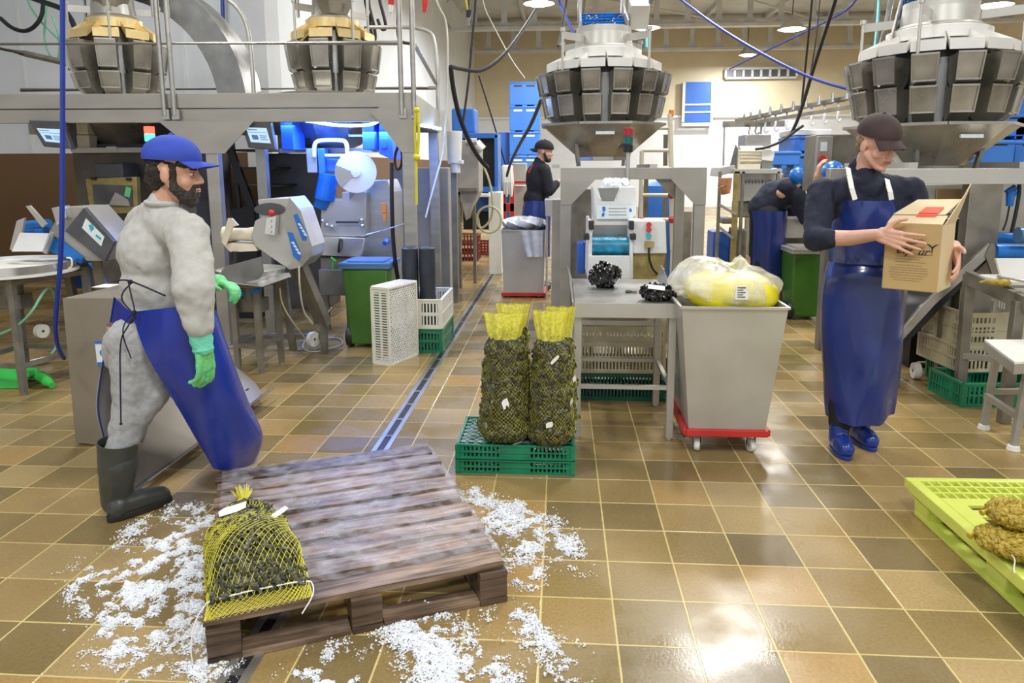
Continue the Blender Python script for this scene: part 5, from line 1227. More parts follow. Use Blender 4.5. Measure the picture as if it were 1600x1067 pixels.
for x, y in ((925, Yg+.15), (925, Yg+.85), (1035, Yg+.3), (1035, Yg+.85)):
    part(t, 'leg', 'steel_light', lambda b: b.bx(W(x, 400, y).x-.02, W(x, 400, y).x+.02, y-.02, y+.02, 0, .7))
cbx = part(t, 'control_box', 'white_paint', lambda b: pp(b, [(989, 345), (1040, 345), (1042, 396), (989, 396)], Yg+.02, .22), bevel=.006)
part(t, 'control_side', 'brass_dull', lambda b: pp(b, [(986, 396), (1040, 396), (1034, 436), (986, 436)], Yg+.05, .2))
part(cbx, 'button', 'red_paint', lambda b: [b.cyl(W(1014, y, Yg+.02), W(1014, y, Yg-.035), .018, n=14) for y in (351, 359)])
part(cbx, 'green_button', 'sticker_teal', lambda b: b.cyl(W(1014, 369, Yg+.02), W(1014, 369, Yg-.02), .018, n=14))
part(cbx, 'socket', 'brass_dull', lambda b: pb(b, 1008, 378, 1022, 387, Yg-.02, .04))
part(t, 'supply_cable', 'cable_black', lambda b: ptube(b, [(1014, 387, Yg-.02), (1014, 405, Yg-.03), (1020, 422, Yg), (1030, 430, Yg+.05)], .008))
t_ice = W(962, 289, Yg+.45)
solo('ice_heap', 'ice', 'small white heap of ice on top of the white grading machine', 'ice', lambda b: [b.sph((t_ice.x+random.Random(i).uniform(-.09, .08), Yg+.45+random.Random(i+50).uniform(-.06, .06), t_ice.z+random.Random(i+90).uniform(-.01, .035)), .022, 6, 4) for i in range(60)], kind='stuff')
# aluminium ladder with red joints, leaning right of the beacon
t = pthing('ladder', 'cream metal ladder with red joints standing right of the central chute', 'ladder', (1030, 380), 7.3); t.location.z = 0; OFF[t.name].z = 0
part(t, 'rail', 'cream_plastic', lambda b: b.cyl(W(1047, 178, 7.3), W(1051, 390, 7.3), .026, n=10))
part(t, 'rail', 'cream_plastic', lambda b: b.cyl(W(1003, 236, 7.3), W(1000, 392, 7.3), .022, n=10))
for y in (200, 235, 262, 305, 343):
    part(t, 'rung', 'cream_plastic', lambda b: b.cyl(W(1003 if y > 210 else 1020, y, 7.3), W(1049, y, 7.3), .019, n=10))
for x, y in ((1049, 305), (1050, 343), (1003, 345)): part(t, 'red_joint', 'red_paint', lambda b: b.sph(W(x, y, 7.28), .036, 10, 6))
part(t, 'orange_cap', 'orange', lambda b: b.cyl(W(1049, 172, 7.3), W(1049, 182, 7.3), .024, n=10))
part(t, 'back_leg', 'steel_grimy', lambda b: (b.bar(V((W(1040, 390, 7.9).x, 7.9, 0)), W(1040, 210, 7.6), .04), b.bar(V((W(1008, 390, 7.9).x, 7.9, 0)), W(1010, 260, 7.6), .04)))
for x in (1000, 1051): part(t, 'foot', 'cream_plastic', lambda b: b.cyl(W(x, 390, 7.3), V((W(x, 390, 7.3).x, 7.3, 0)), .022, n=10))
# things seen behind the central frame
solo('storage_tank', 'steel_grimy', 'grey steel tank standing behind the ladder', 'tank', lambda b: pbz(b, 1060, 330, 1082, 8.0, .5), bevel=.01)
solo('blue_barrel', 'blue_box', 'blue barrel standing behind the ladder rungs', 'barrel', lambda b: b.lathe([(.001, 0), (.22, 0), (.24, .6), (.22, W(1025, 282, 8.8).z-.06), (.001, W(1025, 282, 8.8).z)], (W(1028, 300, 8.8).x, 8.8, 0), 20))
solo('machine_cabinet', 'steel_grimy', 'dark steel cabinet behind the white grading machine', 'cabinet', lambda b: pbz(b, 893, 295, 925, 7.2, .4), bevel=.01)
solo('blue_water_jug', 'blue_panel', 'small blue container beside the foot of the white grading machine', 'container', lambda b: pb(b, 902, 378, 914, 428, 5.6, .12), bevel=.01)
solo('side_panel_plate', 'steel_beam', 'grey plate fixed between the left legs of the central frame', 'plate', lambda b: pbz(b, 862, 312, 877, 6.6, .3), bevel=.005)

# ------------------------------------------------------------------ background, left of centre
t = pthing('hopper_machine', 'tall steel hopper machine with a cone-shaped outlet beyond the platform', 'machine', (722, 380), 9.0); t.location.z = 0; OFF[t.name].z = 0
part(t, 'body', 'steel_beam', lambda b: pp(b, [(717, 218), (748, 222), (748, 300), (735, 325), (728, 345), (722, 322), (714, 300)], 9.0, .5), bevel=.01)
part(t, 'gear_motor', 'steel_light', lambda b: (b.cyl(W(742, 225, 8.9), W(752, 236, 8.9), .08, n=14), b.cyl(W(728, 222, 8.85), W(745, 222, 8.85), .045, n=12)))
part(t, 'bracket', 'steel_grimy', lambda b: pb(b, 716, 294, 745, 299, 8.9, .3))
part(t, 'leg', 'steel_grimy', lambda b: pbz(b, 710, 300, 719, 9.0, .08)); part(t, 'leg', 'steel_grimy', lambda b: pbz(b, 738, 320, 743, 9.4, .06))
solo('electric_motor', 'white_plastic', 'white electric motor mounted high beyond the platform corner', 'motor', lambda b: (b.cyl(W(710, 205, 7.9), W(710, 255, 7.9), .085, .075, n=18), b.cyl(W(712, 254, 7.9), W(712, 270, 7.9), .05, n=12), pb(b, 700, 250, 722, 256, 7.85, .15)), bevel=.004)
solo('motor_post', 'steel_grimy', 'steel post carrying the white electric motor', 'post', lambda b: pbz(b, 704, 262, 713, 8.0, .08))
t = pthing('blue_cabinet', 'blue-framed open cabinet with a dark inside beyond the hopper machine', 'cabinet', (750, 330), 10.5); t.location.z = 0; OFF[t.name].z = 0
part(t, 'frame', 'blue_box', lambda b: (pb(b, 717, 208, 778, 216, 10.5, .5), pbz(b, 772, 210, 778, 10.5, .5)), bevel=.01)
part(t, 'inside', 'black', lambda b: pbz(b, 722, 216, 772, 10.7, .4, 0.6))
part(t, 'shelf', 'blue_dark_box', lambda b: (pb(b, 742, 292, 776, 300, 10.4, .3), pb(b, 744, 305, 765, 330, 10.6, .2)))
solo('blue_motor_cover', 'blue_box', 'blue cover box on top of the blue-framed cabinet', 'box', lambda b: pb(b, 705, 169, 742, 208, 10.8, .5), bevel=.03)
solo('white_bench', 'white_plastic', 'white bench panel under the hanging hose coil', 'bench', lambda b: (pbz(b, 763, 300, 783, 10.2, .4), pb(b, 745, 303, 765, 308, 10.1, .5)), bevel=.01)
t = pthing('hose_coil', 'pale yellow hose hanging in a coil beyond the drain channel', 'hose', (765, 343), 9.3)
c_ = W(764, 343, 9.3)
part(t, 'hose', 'cable_yellow', lambda b: b.tube([V((c_.x+.16*math.cos(a)*(1+.03*math.sin(a*1.7)), 9.3+.02*math.sin(a*.5), c_.z+.17*math.sin(a))) for a in [i*.3 for i in range(44)]], .014, 7))
part(t, 'hose_drop', 'cable_yellow', lambda b: ptube(b, [(755, 258, 9.3), (766, 285, 9.3), (771, 320, 9.3), (767, 345, 9.3), (750, 360, 9.3), (747, 340, 9.3)], .014))
rc = Z(727, 407)
for i, (h, l) in enumerate(((0, 'dark red plastic crate at the bottom of the far stack by the drain channel'), (.14, 'dark red plastic crate in the middle of the far stack by the drain channel'), (.28, 'dark red plastic crate on top of the far stack by the drain channel'))):
    crate('plastic_crate', l, 'red_crate', (rc.x+.0, 11.9, h), L=.42, Wd=.4, H=.135, rows=1, n=10, mid=None)
rc = Z(765, 393)
crate('plastic_crate', 'low dark red crate alone on the floor beneath the hose coil', 'red_crate', (rc.x-.0, 12.7, 0), L=.36, Wd=.4, H=.22, rows=2, n=10, mid=None)
# glove stand
t = pthing('glove_stand', 'red stand with white gloves draped over it in front of the blue crates', 'stand', (793, 330), 11.4); t.location.z = 0; OFF[t.name].z = 0
part(t, 'frame', 'red_paint', lambda b: (pb(b, 783, 262, 801, 270, 11.5, .1), pbz(b, 784, 262, 790, 11.5, .1), pbz(b, 797, 262, 803, 11.5, .1), pb(b, 784, 318, 803, 330, 11.5, .1)))
solo('rubber_gloves', 'white_plastic', 'white rubber gloves draped over the red stand', 'gloves', lambda b: [b.chain([W(788+i*3.2, 262, 11.5), W(789+i*3, 285, 11.45), W(788+i*3.6, 302+4*(i % 2), 11.45)], [.045, .05, .02], 8) for i in range(4)])
# blue bins (pallet boxes) stacked
def pallet_box(label, x0, y0, x1, y1, Y, d=1.0, mat='blue_box', slot=True, group=None):
    p, q = W(x0, y0, Y), W(x1, y1, Y); t = thing('pallet_box', label, 'crate', ((p.x+q.x)/2, Y+d/2, q.z), 0, group)
    def f(b):
        b.bx(p.x, q.x, Y, Y+d, q.z+.04, p.z); b.bx(p.x-.015, q.x+.015, Y-.015, Y+d+.015, p.z-.05, p.z-.01)
    part(t, 'box_body', mat, f, bevel=.015)
    part(t, 'foot', mat, lambda b: [b.bx(p.x+(q.x-p.x)*k, p.x+(q.x-p.x)*(k+.16), Y+.01, Y+d-.01, q.z, q.z+.045) for k in (.02, .42, .82)])
    if slot: part(t, 'handle_slot', 'black' if slot == 1 else 'white_paint', lambda b: [b.bx(p.x+(q.x-p.x)*k, p.x+(q.x-p.x)*(k+.28), Y-.004, Y+.01, p.z-.20*(p.z-q.z), p.z-.13*(p.z-q.z)) for k in (.14, .56)])
    return t
ys = [(128, 166, 'topmost'), (166, 206, 'second from the top'), (206, 244, 'third from the top'), (244, 283, 'second from the bottom'), (283, 322, 'bottom')]
for i, (a, c, l) in enumerate(ys):
    pallet_box('blue pallet box in the tall stack against the cream wall, '+l, 796, a, 843, c if i < 4 else 319, 20.5, 1.0, slot=1 if i == 0 else 2)
solo('blue_partition', 'blue_dark_box', 'blue wall panel left of the tall stack of blue pallet boxes', 'panel', lambda b: pbz(b, 778, 207, 797, 21, .2))
solo('grey_lockers', 'steel_beam', 'grey cupboard standing in front of the blue pallet boxes', 'cupboard', lambda b: (pbz(b, 796, 255, 822, 13.5, .5), pbz(b, 803, 290, 823, 12.6, .4)), bevel=.01)
b = MB(); pb(b, 803, 283, 822, 287, 12.5, .06); build('red_rail', b, 'red_paint', bpy.data.objects['grey_lockers'])
solo('wash_trough', 'steel_light', 'steel trough in front of the far man, beyond the central frame', 'trough', lambda b: (pp(b, [(851, 312), (874, 312), (872, 338), (852, 338)], 8.2, .5), pbz(b, 853, 338, 856, 8.3, .05), pbz(b, 868, 338, 871, 8.3, .05)), bevel=.004)

# ------------------------------------------------------------------ background, right of centre
t = pthing('sorting_line', 'steel sorting line with a toothed conveyor behind the bending worker', 'machine', (1190, 300), 8.8); t.location.z = 0; OFF[t.name].z = 0
part(t, 'bed', 'steel_light', lambda b: (pb(b, 1147, 264, 1222, 271, 8.8, .8), pp(b, [(1125, 262), (1148, 258), (1150, 268), (1122, 276)], 8.9, .5), pp(b, [(1160, 271), (1225, 271), (1200, 310), (1160, 315)], 9.0, .4)), bevel=.004)
part(t, 'toothed_belt', 'steel_dark', lambda b: [pb(b, 1161+i*5.2, 281+(i % 2), 1164+i*5.2, 286, 8.96, .03) for i in range(11)])
for x in (1124, 1148, 1160, 1215): part(t, 'leg', 'brass_dull' if x == 1148 else 'steel_grimy', lambda b: pbz(b, x, 268, x+(8 if x == 1148 else 4), 8.8, .05))
part(t, 'brace', 'steel_light', lambda b: b.bar(W(1124, 320, 8.8), W(1150, 335, 8.8), .03))
part(t, 'brace', 'steel_light', lambda b: b.bar(W(1124, 355, 8.8), W(1145, 372, 8.8), .03))
part(t, 'lower_machinery', 'steel_grimy', lambda b: (pb(b, 1152, 315, 1180, 340, 9.1, .3), pb(b, 1128, 340, 1145, 350, 9.1, .3), pbz(b, 1150, 358, 1168, 8.9, .4)), bevel=.02)
solo('blue_basin', 'blue_dark_box', 'blue basin on the floor frame under the sorting line', 'basin', lambda b: pbz(b, 1115, 362, 1142, 9.2, .4, .25), bevel=.02)
part(t, 'copper_guard', 'copper', lambda b: (b.cyl(W(1133, 290, 8.6), W(1133, 278, 8.6), .07, .08, n=12), b.cyl(W(1134, 303, 8.6), W(1132, 291, 8.6), .05, .08, n=12)))
t = pthing('drum_feeder', 'cream ribbed drum feeder with a white side casing on the sorting line', 'machine', (1178, 250), 9.0)
part(t, 'drum', 'cream_plastic', lambda b: (b.cyl(W(1154, 245, 9.1), W(1190, 245, 9.1), .13, n=24), [b.cyl(W(1154, 236+k*5, 8.97), W(1190, 236+k*5, 8.97), .012, n=6) for k in range(4)], pb(b, 1153, 256, 1188, 266, 8.9, .3)))
part(t, 'casing', 'white_plastic', lambda b: pp(b, [(1190, 232), (1206, 233), (1211, 240), (1208, 252), (1190, 250)], 8.95, .25), bevel=.01)
part(t, 'side_plate', 'steel_dark', lambda b: (pp(b, [(1140, 264), (1150, 226), (1153, 232), (1152, 264)], 8.95, .04), pp(b, [(1190, 250), (1208, 252), (1205, 264), (1190, 264)], 8.97, .2)))
solo('grey_box', 'steel', 'plain grey steel box on a stand above the drum feeder', 'box', lambda b: (pb(b, 1165, 210, 1204, 234, 9.6, .4), pbz(b, 1170, 234, 1174, 9.75, .05), pbz(b, 1196, 234, 1200, 9.75, .05)), bevel=.01)
for x, y0 in ((1135, 198), (1180, 198)):
    pass
t = pthing('overhead_conveyor', 'overhead chain conveyor rising to the right with rows of hanging hooks', 'conveyor', (1240, 200), 13.0)
part(t, 'rail', 'steel_grimy', lambda b: (b.bar(W(1130, 194, 13), W(1225, 193, 13), .10), b.bar(W(1150, 189, 13.5), W(1420, 133, 10.2), .06), b.bar(W(1150, 196, 13.2), W(1420, 152, 10.0), .05)))
for i in range(13):
    u = i/12; x = 1163+u**1.25*230; y = 187-u**1.1*48; Y = 13.4-3.2*u; s_ = 1+.5*u
    h = part(t, 'hook_carrier', 'steel_dark', lambda b: (b.cyl(W(x, y+3, Y), W(x, y-9*s_, Y), .04, .015, n=8), b.bar(W(x, y+1, Y), W(x+15*s_, y+1-2*s_, Y), .07)))
    part(h, 'hanging_hook', 'white_paint', lambda b: ptube(b, [(x+8, y+2, Y), (x+9, y+14*s_, Y), (x+6, y+20*s_, Y), (x+9, y+26*s_, Y), (x+13, y+22*s_, Y)], .018, 6, 1))
part(t, 'drop_rod', 'steel', lambda b: (b.bar(W(1132, 194, 13), W(1130, 266, 13), .03), b.bar(W(1190, 194, 13), W(1186, 240, 13), .03)))
for i, (x0, y0, x1, y1, Y, l) in enumerate(((1202, 236, 1250, 262, 11.5, 'low blue pallet box behind the bending worker'), (1243, 212, 1300, 240, 12.2, 'blue pallet box on top of the pair left of the electrical cabinet'), (1240, 240, 1290, 276, 12.0, 'blue pallet box at the bottom of the pair left of the electrical cabinet'))):
    tt = pallet_box(l, x0, y0, x1, y1, Y, .9, slot=1)
solo('support_bench', 'steel_grimy', 'dark steel stand under the blue boxes left of the electrical cabinet', 'stand', lambda b: (b.bx(W(1204, 262, 11.5).x, W(1300, 262, 11.5).x, 11.5, 12.9, W(1204, 277, 11.5).z-.05, W(1204, 277, 11.5).z-.005), b.bx(W(1206, 262, 11.5).x, W(1212, 262, 11.5).x, 11.5, 12.9, 0, W(1204, 277, 11.5).z-.05), b.bx(W(1290, 262, 11.5).x, W(1296, 262, 11.5).x, 11.5, 12.9, 0, W(1204, 277, 11.5).z-.05)))
b = MB(); pb(b, 1243, 202, 1300, 211, 12.2, .9); build('white_cover', b, 'white_paint', [o_ for o_ in bpy.data.objects if o_.get('label', '').startswith('blue pallet box on top of the pair')][0], bevel=.02)
# electrical cabinet
t = pthing('electrical_cabinet', 'grey electrical cabinet with a red and yellow switch behind the left shoulder of the man with the box', 'cabinet', (1305, 300), 6.6); t.location.z = 0; OFF[t.name].z = 0
t['label'] = 'grey electrical cabinet with a red and yellow switch behind the man with the box'
part(t, 'cabinet_body', 'steel_grimy', lambda b: pb(b, 1278, 210, 1345, 300, 6.8, .35), bevel=.01)
part(t, 'stand', 'steel_grimy', lambda b: pbz(b, 1308, 300, 1322, 6.9, .15))
part(t, 'cabinet_door', 'steel_beam', lambda b: pb(b, 1278, 213, 1296, 300, 6.74, .05), bevel=.004)
part(t, 'meter', 'sticker_white', lambda b: pb(b, 1283, 222, 1292, 236, 6.73, .02))
part(t, 'switch', 'red_paint', lambda b: b.cyl(W(1285, 248, 6.74), W(1285, 248, 6.68), .03, n=12)); part(t, 'switch_plate', 'orange', lambda b: pb(b, 1282, 243, 1293, 256, 6.735, .01))
# blue pallet boxes at far right
for x0, y0, x1, y1, Y, l in ((1530, 178, 1602, 218, 9.6, 'upper blue pallet box behind the right-hand weigher'), (1508, 219, 1583, 262, 9.4, 'lower blue pallet box behind the right-hand weigher chute'), (1588, 219, 1660, 262, 9.5, 'blue pallet box cut off by the right edge of the photo'), (1592, 150, 1660, 217, 9.6, 'highest blue pallet box at the right edge')):
    pallet_box(l, x0, y0, x1, y1, Y, .9, slot=1)
solo('rack_platform', 'steel_beam', 'steel rack carrying the blue pallet boxes at the far right', 'rack', lambda b: (b.bx(W(1480, 266, 9.4).x, W(1660, 266, 9.4).x, 9.35, 10.6, W(1480, 270, 9.4).z, W(1480, 263, 9.4).z), b.bx(W(1500, 266, 9.4).x, W(1512, 266, 9.4).x, 9.4, 10.5, 0, W(1480, 270, 9.4).z), b.bx(W(1640, 266, 9.4).x, W(1652, 266, 9.4).x, 9.4, 10.5, 0, W(1480, 270, 9.4).z)))
solo('crate_rack', 'steel_dark', 'dark wire rack above the blue boxes at the right edge', 'rack', lambda b: [b.bar(W(1568, 130+i*8, 10), W(1640, 127+i*8, 10), .03) for i in range(6)]+[b.bar(W(1570+i*14, 128, 10), W(1570+i*14, 176, 10), .03) for i in range(5)])
# machine body under the right frame
t = pthing('packing_cabinet', 'light steel machine housing with a striped panel behind the cardboard box', 'machine', (1500, 400), 5.3); t.location.z = 0; OFF[t.name].z = 0
part(t, 'housing', 'steel_light', lambda b: pb(b, 1395, 288, 1524, 336, 5.25, .6), bevel=.006)
part(t, 'lower_frame', 'steel_light', lambda b: (pb(b, 1455, 336, 1525, 341, 5.22, .6), pbz(b, 1519, 341, 1525, 5.25, .05)))
part(t, 'dark_inside', 'black', lambda b: pbz(b, 1440, 342, 1518, 5.5, .3))
pn = part(t, 'striped_panel', 'cream_plastic', lambda b: pb(b, 1464, 295, 1517, 333, 5.235, .012))
part(pn, 'stripe', 'card', lambda b: [pb(b, 1466+i*3.4, 296, 1467.6+i*3.4, 318, 5.23, .006) for i in range(14)])
part(pn, 'yellow_label', 'yellow_strap', lambda b: pb(b, 1497, 319, 1514, 329, 5.228, .006))
solo('partition_panel', 'steel_beam', 'grey partition panel behind the blue spray gun', 'partition', lambda b: pbz(b, 1560, 286, 1680, 5.6, .04))
t = pthing('spray_gun', 'blue spray gun hanging from its hose at the right edge', 'spray gun', (1578, 305), 5.1)
part(t, 'gun_body', 'belt_blue', lambda b: (b.cyl(W(1577, 322, 5.1), W(1579, 298, 5.1), .022, .03, n=10), b.cyl(W(1573, 301, 5.1), W(1586, 292, 5.1), .022, n=10), b.cyl(W(1585, 292, 5.1), W(1587, 306, 5.1), .01, n=8)))
part(t, 'hose', 'cable_black', lambda b: (ptube(b, [(1572, 266, 5.1), (1585, 268, 5.1), (1592, 282, 5.1), (1593, 300, 5.1), (1588, 330, 5.1), (1580, 365, 5.1)], .012), ptube(b, [(1577, 322, 5.1), (1573, 345, 5.1), (1567, 360, 5.1)], .006)))
solo('wall_hook', 'white_paint', 'small white hook above the right-hand machine housing', 'hook', lambda b: ptube(b, [(1550, 291, 5.55), (1550, 299, 5.55), (1554, 301, 5.55), (1556, 292, 5.55)], .008, 6, 1))

# ------------------------------------------------------------------ right: elevating conveyor, frame, crates
Yr2 = 4.9
t = pthing('elevating_conveyor', 'steep dark steel conveyor rising to a blue roller at the right edge', 'conveyor', (1480, 560), Yr2); t.location.z = 0; OFF[t.name].z = 0
part(t, 'side_rail', 'steel_grimy', lambda b: pp(b, [(1550, 348), (1556, 362), (1500, 424), (1410, 530), (1395, 545), (1395, 530), (1468, 440)], Yr2+.45, .03), bevel=.002)
part(t, 'side_rail', 'steel', lambda b: pp(b, [(1549, 378), (1556, 392), (1462, 475), (1392, 552), (1388, 542), (1440, 478)], Yr2, .03), bevel=.002)
part(t, 'end_plate', 'steel_grimy', lambda b: (pp(b, [(1549, 378), (1555, 382), (1562, 430), (1550, 428), (1540, 400)], Yr2-.01, .02), pp(b, [(1549, 348), (1554, 350), (1557, 372), (1545, 366)], Yr2+.44, .02)))
part(t, 'conveyor_bed', 'black', lambda b: skew(b, [(1545, 385), (1550, 400), (1405, 548), (1400, 536)], Yr2+.04, .38, 0))
part(t, 'roller', 'belt_blue', lambda b: (b.cyl(W(1552, 393, Yr2+.02), W(1650, 393, Yr2+.05), .055, n=28), b.cyl(W(1550, 372, Yr2+.2), W(1650, 372, Yr2+.2), .04, n=20)), label='bright blue roller')
part(t, 'cross_tube', 'steel_grimy', lambda b: (b.bar(W(1480, 440, Yr2+.2), V((W(1480, 440, Yr2+.2).x, Yr2+.2, 0)), .05), b.bar(W(1515, 420, Yr2+.2), V((W(1515, 420, Yr2+.2).x, Yr2+.2, 0)), .05)))
part(t, 'axle', 'steel_grimy', lambda b: b.cyl(Z(1432, 578, .0)+V((0, 0, .055)), Z(1462, 578, 0)+V((0, 0, .055)), .012))
part(t, 'caster_wheel', 'white_plastic', lambda b: b.lathe([(.012, -.022), (.056, -.022), (.060, 0), (.056, .022), (.012, .022)], Z(1430, 592, 0)+V((0, 0, .062)), 24, axis=(1, -.1, 0)))
solo('white_board', 'white_plastic', 'white cutting board on the right-hand sorting stand', 'board', lambda b: (skew(b, [(1556, 404), (1660, 404), (1660, 436), (1566, 436)], 4.55, .02, 0), pb(b, 1570, 440, 1660, 446, 4.4, .3)))
solo('green_tube_tray', 'bin_blue', 'dark grey motor above the blue roller at the right edge', 'motor', lambda b: b.cyl(W(1590, 367, 4.85), W(1640, 367, 4.85), .05, n=18))
bpy.data.objects['green_tube_tray'].name = 'grey_motor'
p = W(1565, 441, 4.35)
t = pthing('clam_bag', 'small yellow net bag lying on the right-hand sorting stand', 'bag', (1565, 446), 4.35)
part(t, 'bag', 'clam', lambda b: (b.sph(p, (.05, .04, .025), 14, 9), b.chain([p+V((-.04, 0, 0)), p+V((-.09, 0, .005)), p+V((-.12, 0, .0))], [.018, .01, .006], 8)))
t = pthing('sorting_stand', 'grey tubular steel stand in front of the beige crates on the right', 'stand', (1540, 620), 4.45); t.location.z = 0; OFF[t.name].z = 0
a_ = Z(1498, 622); c_ = W(1515, 428, a_.y)
part(t, 'leg', 'steel_grimy', lambda b: b.bar(V((a_.x, a_.y, 0)), c_, .06, .05), bevel=.003)
part(t, 'leg', 'steel_grimy', lambda b: b.bar(V((W(1590, 460, 4.3).x, 4.3, 0)), W(1592, 470, 4.3), .06, .05), bevel=.003)
part(t, 'leg', 'steel_grimy', lambda b: b.bar(V((a_.x+.2, a_.y+.5, 0)), V((a_.x+.2, a_.y+.5, c_.z)), .05), bevel=.003)
part(t, 'top_rail', 'steel_grimy', lambda b: b.bar(W(1512, 433, a_.y), W(1640, 490, 4.1), .05, .085), bevel=.003)
part(t, 'middle_rail', 'steel_beam', lambda b: b.bar(W(1502, 555, a_.y), W(1620, 568, 4.5), .04, .04), bevel=.003)
part(t, 'cross_rail', 'steel_beam', lambda b: b.bar(W(1560, 432, 4.35), W(1640, 448, 4.35), .03, .012))
# stool with white board
t = pthing('steel_stool', 'low steel stool with a white top and white feet at the right edge', 'stool', (1570, 690), 4.0); t.location.z = 0; OFF[t.name].z = 0
zst = W(1560, 545, 4.0).z
sA, sB, sC, sD = Z(1538, 534, zst), Z(1585, 570, zst), Z(1660, 565, zst), Z(1660, 534, zst)
def f(b):
    q = [V((p.x, p.y, zst)) for p in (sA, sB, sC, sD)]; r = [p-V((0, 0, .05)) for p in q]; b.add(q+r, [(0, 1, 2, 3), (7, 6, 5, 4)]+[(i, 4+i, 4+(i+1) % 4, (i+1) % 4) for i in range(4)])
part(t, 'frame_top', 'steel_beam', f)
def f(b):
    q = [V((p.x, p.y, zst+.002)) for p in (sA, sB, sC, sD)]; r = [p+V((0, 0, .012)) for p in q]; b.add(q+r, [(3, 2, 1, 0), (4, 5, 6, 7)]+[(i, (i+1) % 4, 4+(i+1) % 4, 4+i) for i in range(4)])
part(t, 'white_top', 'white_plastic', f)
for px, py in ((1537, 670), (1583, 703), (1625, 690)):
    f0 = Z(px, py); top = V((f0.x+.03, f0.y+.0, zst-.05))
    lg = part(t, 'leg', 'steel_beam', lambda b: b.bar(f0+V((0, 0, .02)), top, .035, .03), bevel=.002)
    part(lg, 'white_foot', 'white_plastic', lambda b: b.cyl(f0, f0+V((0, 0, .028)), .034, .028, n=18), bevel=.003)
part(t, 'brace', 'steel_beam', lambda b: b.bar(W(1541, 618, 4.17), W(1590, 650, 3.88), .03))
part(t, 'brace', 'steel_beam', lambda b: b.bar(W(1545, 612, 4.17), W(1640, 610, 4.3), .03))
# crates on the right
rz_ = math.pi/2
gq = Z(1462, 600)
crate('plastic_crate', 'green plastic crate at the bottom of the beige stack on the right', 'green_crate', (3.0, 5.12, 0), rz=R(6), L=.62, Wd=.42, H=.15, rows=1, n=20, mid=None)
crate('plastic_crate', 'beige plastic crate resting on the green crate on the right', 'beige_crate', (2.93, 5.10, .155), rz=R(6), L=.62, Wd=.46, H=.17, rows=2, n=20, mid=(.3, .7))
crate('plastic_crate', 'beige plastic crate on top of the stack on the right', 'beige_crate', (2.95, 5.10, .33), rz=R(6), L=.62, Wd=.46, H=.22, rows=3, n=20, mid=(.3, .7))
crate('plastic_crate', 'green plastic crate on the floor between the stand and the stool', 'green_crate', (W(1560, 620, 4.62).x, 4.78, 0), rz=R(3), L=.5, Wd=.36, H=.15, rows=1, n=18, mid=(.6, .75))
crate('plastic_crate', 'green plastic crate cut off by the right edge behind the stool', 'green_crate', (W(1640, 620, 4.7).x+.1, 4.9, 0), L=.5, Wd=.36, H=.2, rows=2, n=18, mid=None)
crate('plastic_crate', 'white plastic crate behind the stand at the right edge', 'white_crate', (W(1600, 520, 5.0).x+.28, 5.1, .22), L=.62, Wd=.4, H=.42, rows=3, n=18, mid=(.3, .5))

# ------------------------------------------------------------------ yellow plastic pallet with clam bags
zp = .15
pA, pB = Z(1413, 745, zp), Z(1640, 940, zp); dy = (pB-pA).normalized(); dx = V((-dy.y, dy.x, 0)); 
if dx.x < 0: dx = -dx
pC = Z(1600, 752, zp); ex = (pC-pA).normalized()
prz = math.atan2(ex.y, ex.x); ln_ = 1.2; wdx = 1.0
print('ypal', pA, pB, pC, math.degrees(prz), math.degrees(math.atan2(dy.y, dy.x)))
t = thing('plastic_pallet', 'bright yellow-green plastic pallet at the lower right with net bags on it', 'pallet', (pA.x, pA.y, 0), math.atan2(dy.y, dy.x)+math.pi/2, world=False)
# local: x right along back edge, y negative towards the viewer
def lp_(name, fn, mat='yellow_pallet', bevel=0):
    b = MB(); fn(b); return build(name, b, mat, t, bevel=bevel, local=True)
lp_('rim', lambda b: (b.bx(0, wdx, -.035, 0, zp-.045, zp), b.bx(0, .05, -ln_+.035, -.035, zp-.05, zp), b.bx(wdx-.05, wdx, -ln_+.035, -.035, zp-.05, zp), b.bx(0, wdx, -ln_, -ln_+.035, zp-.05, zp)), bevel=.006)
def f(b):
    for i in range(1, 24): b.bx(i*wdx/24-.004, i*wdx/24+.004, -.21, -.036, zp-.04, zp-.004)
    for y in (-.09, -.15, -.209): b.bx(.05, wdx-.05, y-.006, y+.006, zp-.04, zp-.002)
lp_('rib_grid', f)
lp_('deck_plate', lambda b: (b.bx(.05, wdx-.05, -.27, -.216, zp-.012, zp-.001), b.bx(.05, .12, -ln_+.035, -.27, zp-.012, zp-.001), b.bx(.12, wdx-.05, -.37, -.31, zp-.012, zp-.001), b.bx(.12, wdx-.05, -.52, -.44, zp-.012, zp-.001), b.bx(.22, .27, -.31, -.27, zp-.012, zp-.001), b.bx(.25, .29, -.44, -.37, zp-.012, zp-.001), b.bx(.22, .26, -.56, -.52, zp-.012, zp-.001), b.bx(.36, .42, -.3, -.27, zp-.012, zp-.001), b.bx(.36, .42, -.44, -.37, zp-.012, zp-.001), b.bx(.52, .57, -.44, -.37, zp-.012, zp-.001), b.bx(.12, wdx-.05, -ln_+.035, -.56, zp-.012, zp-.001)))
for y in (-.07, -ln_/2, -ln_+.1):
    for x in (.02, wdx/2-.06, wdx-.16):
        lp_('foot', lambda b: b.box((x+.07, y-.02, (zp-.04)/2), (.13, .13, zp-.04), taper=.82), bevel=.01)
for x in (.03, wdx/2, wdx-.1): lp_('skid', lambda b: b.bx(x, x+.06, -ln_+.05, -.05, .001, .014))
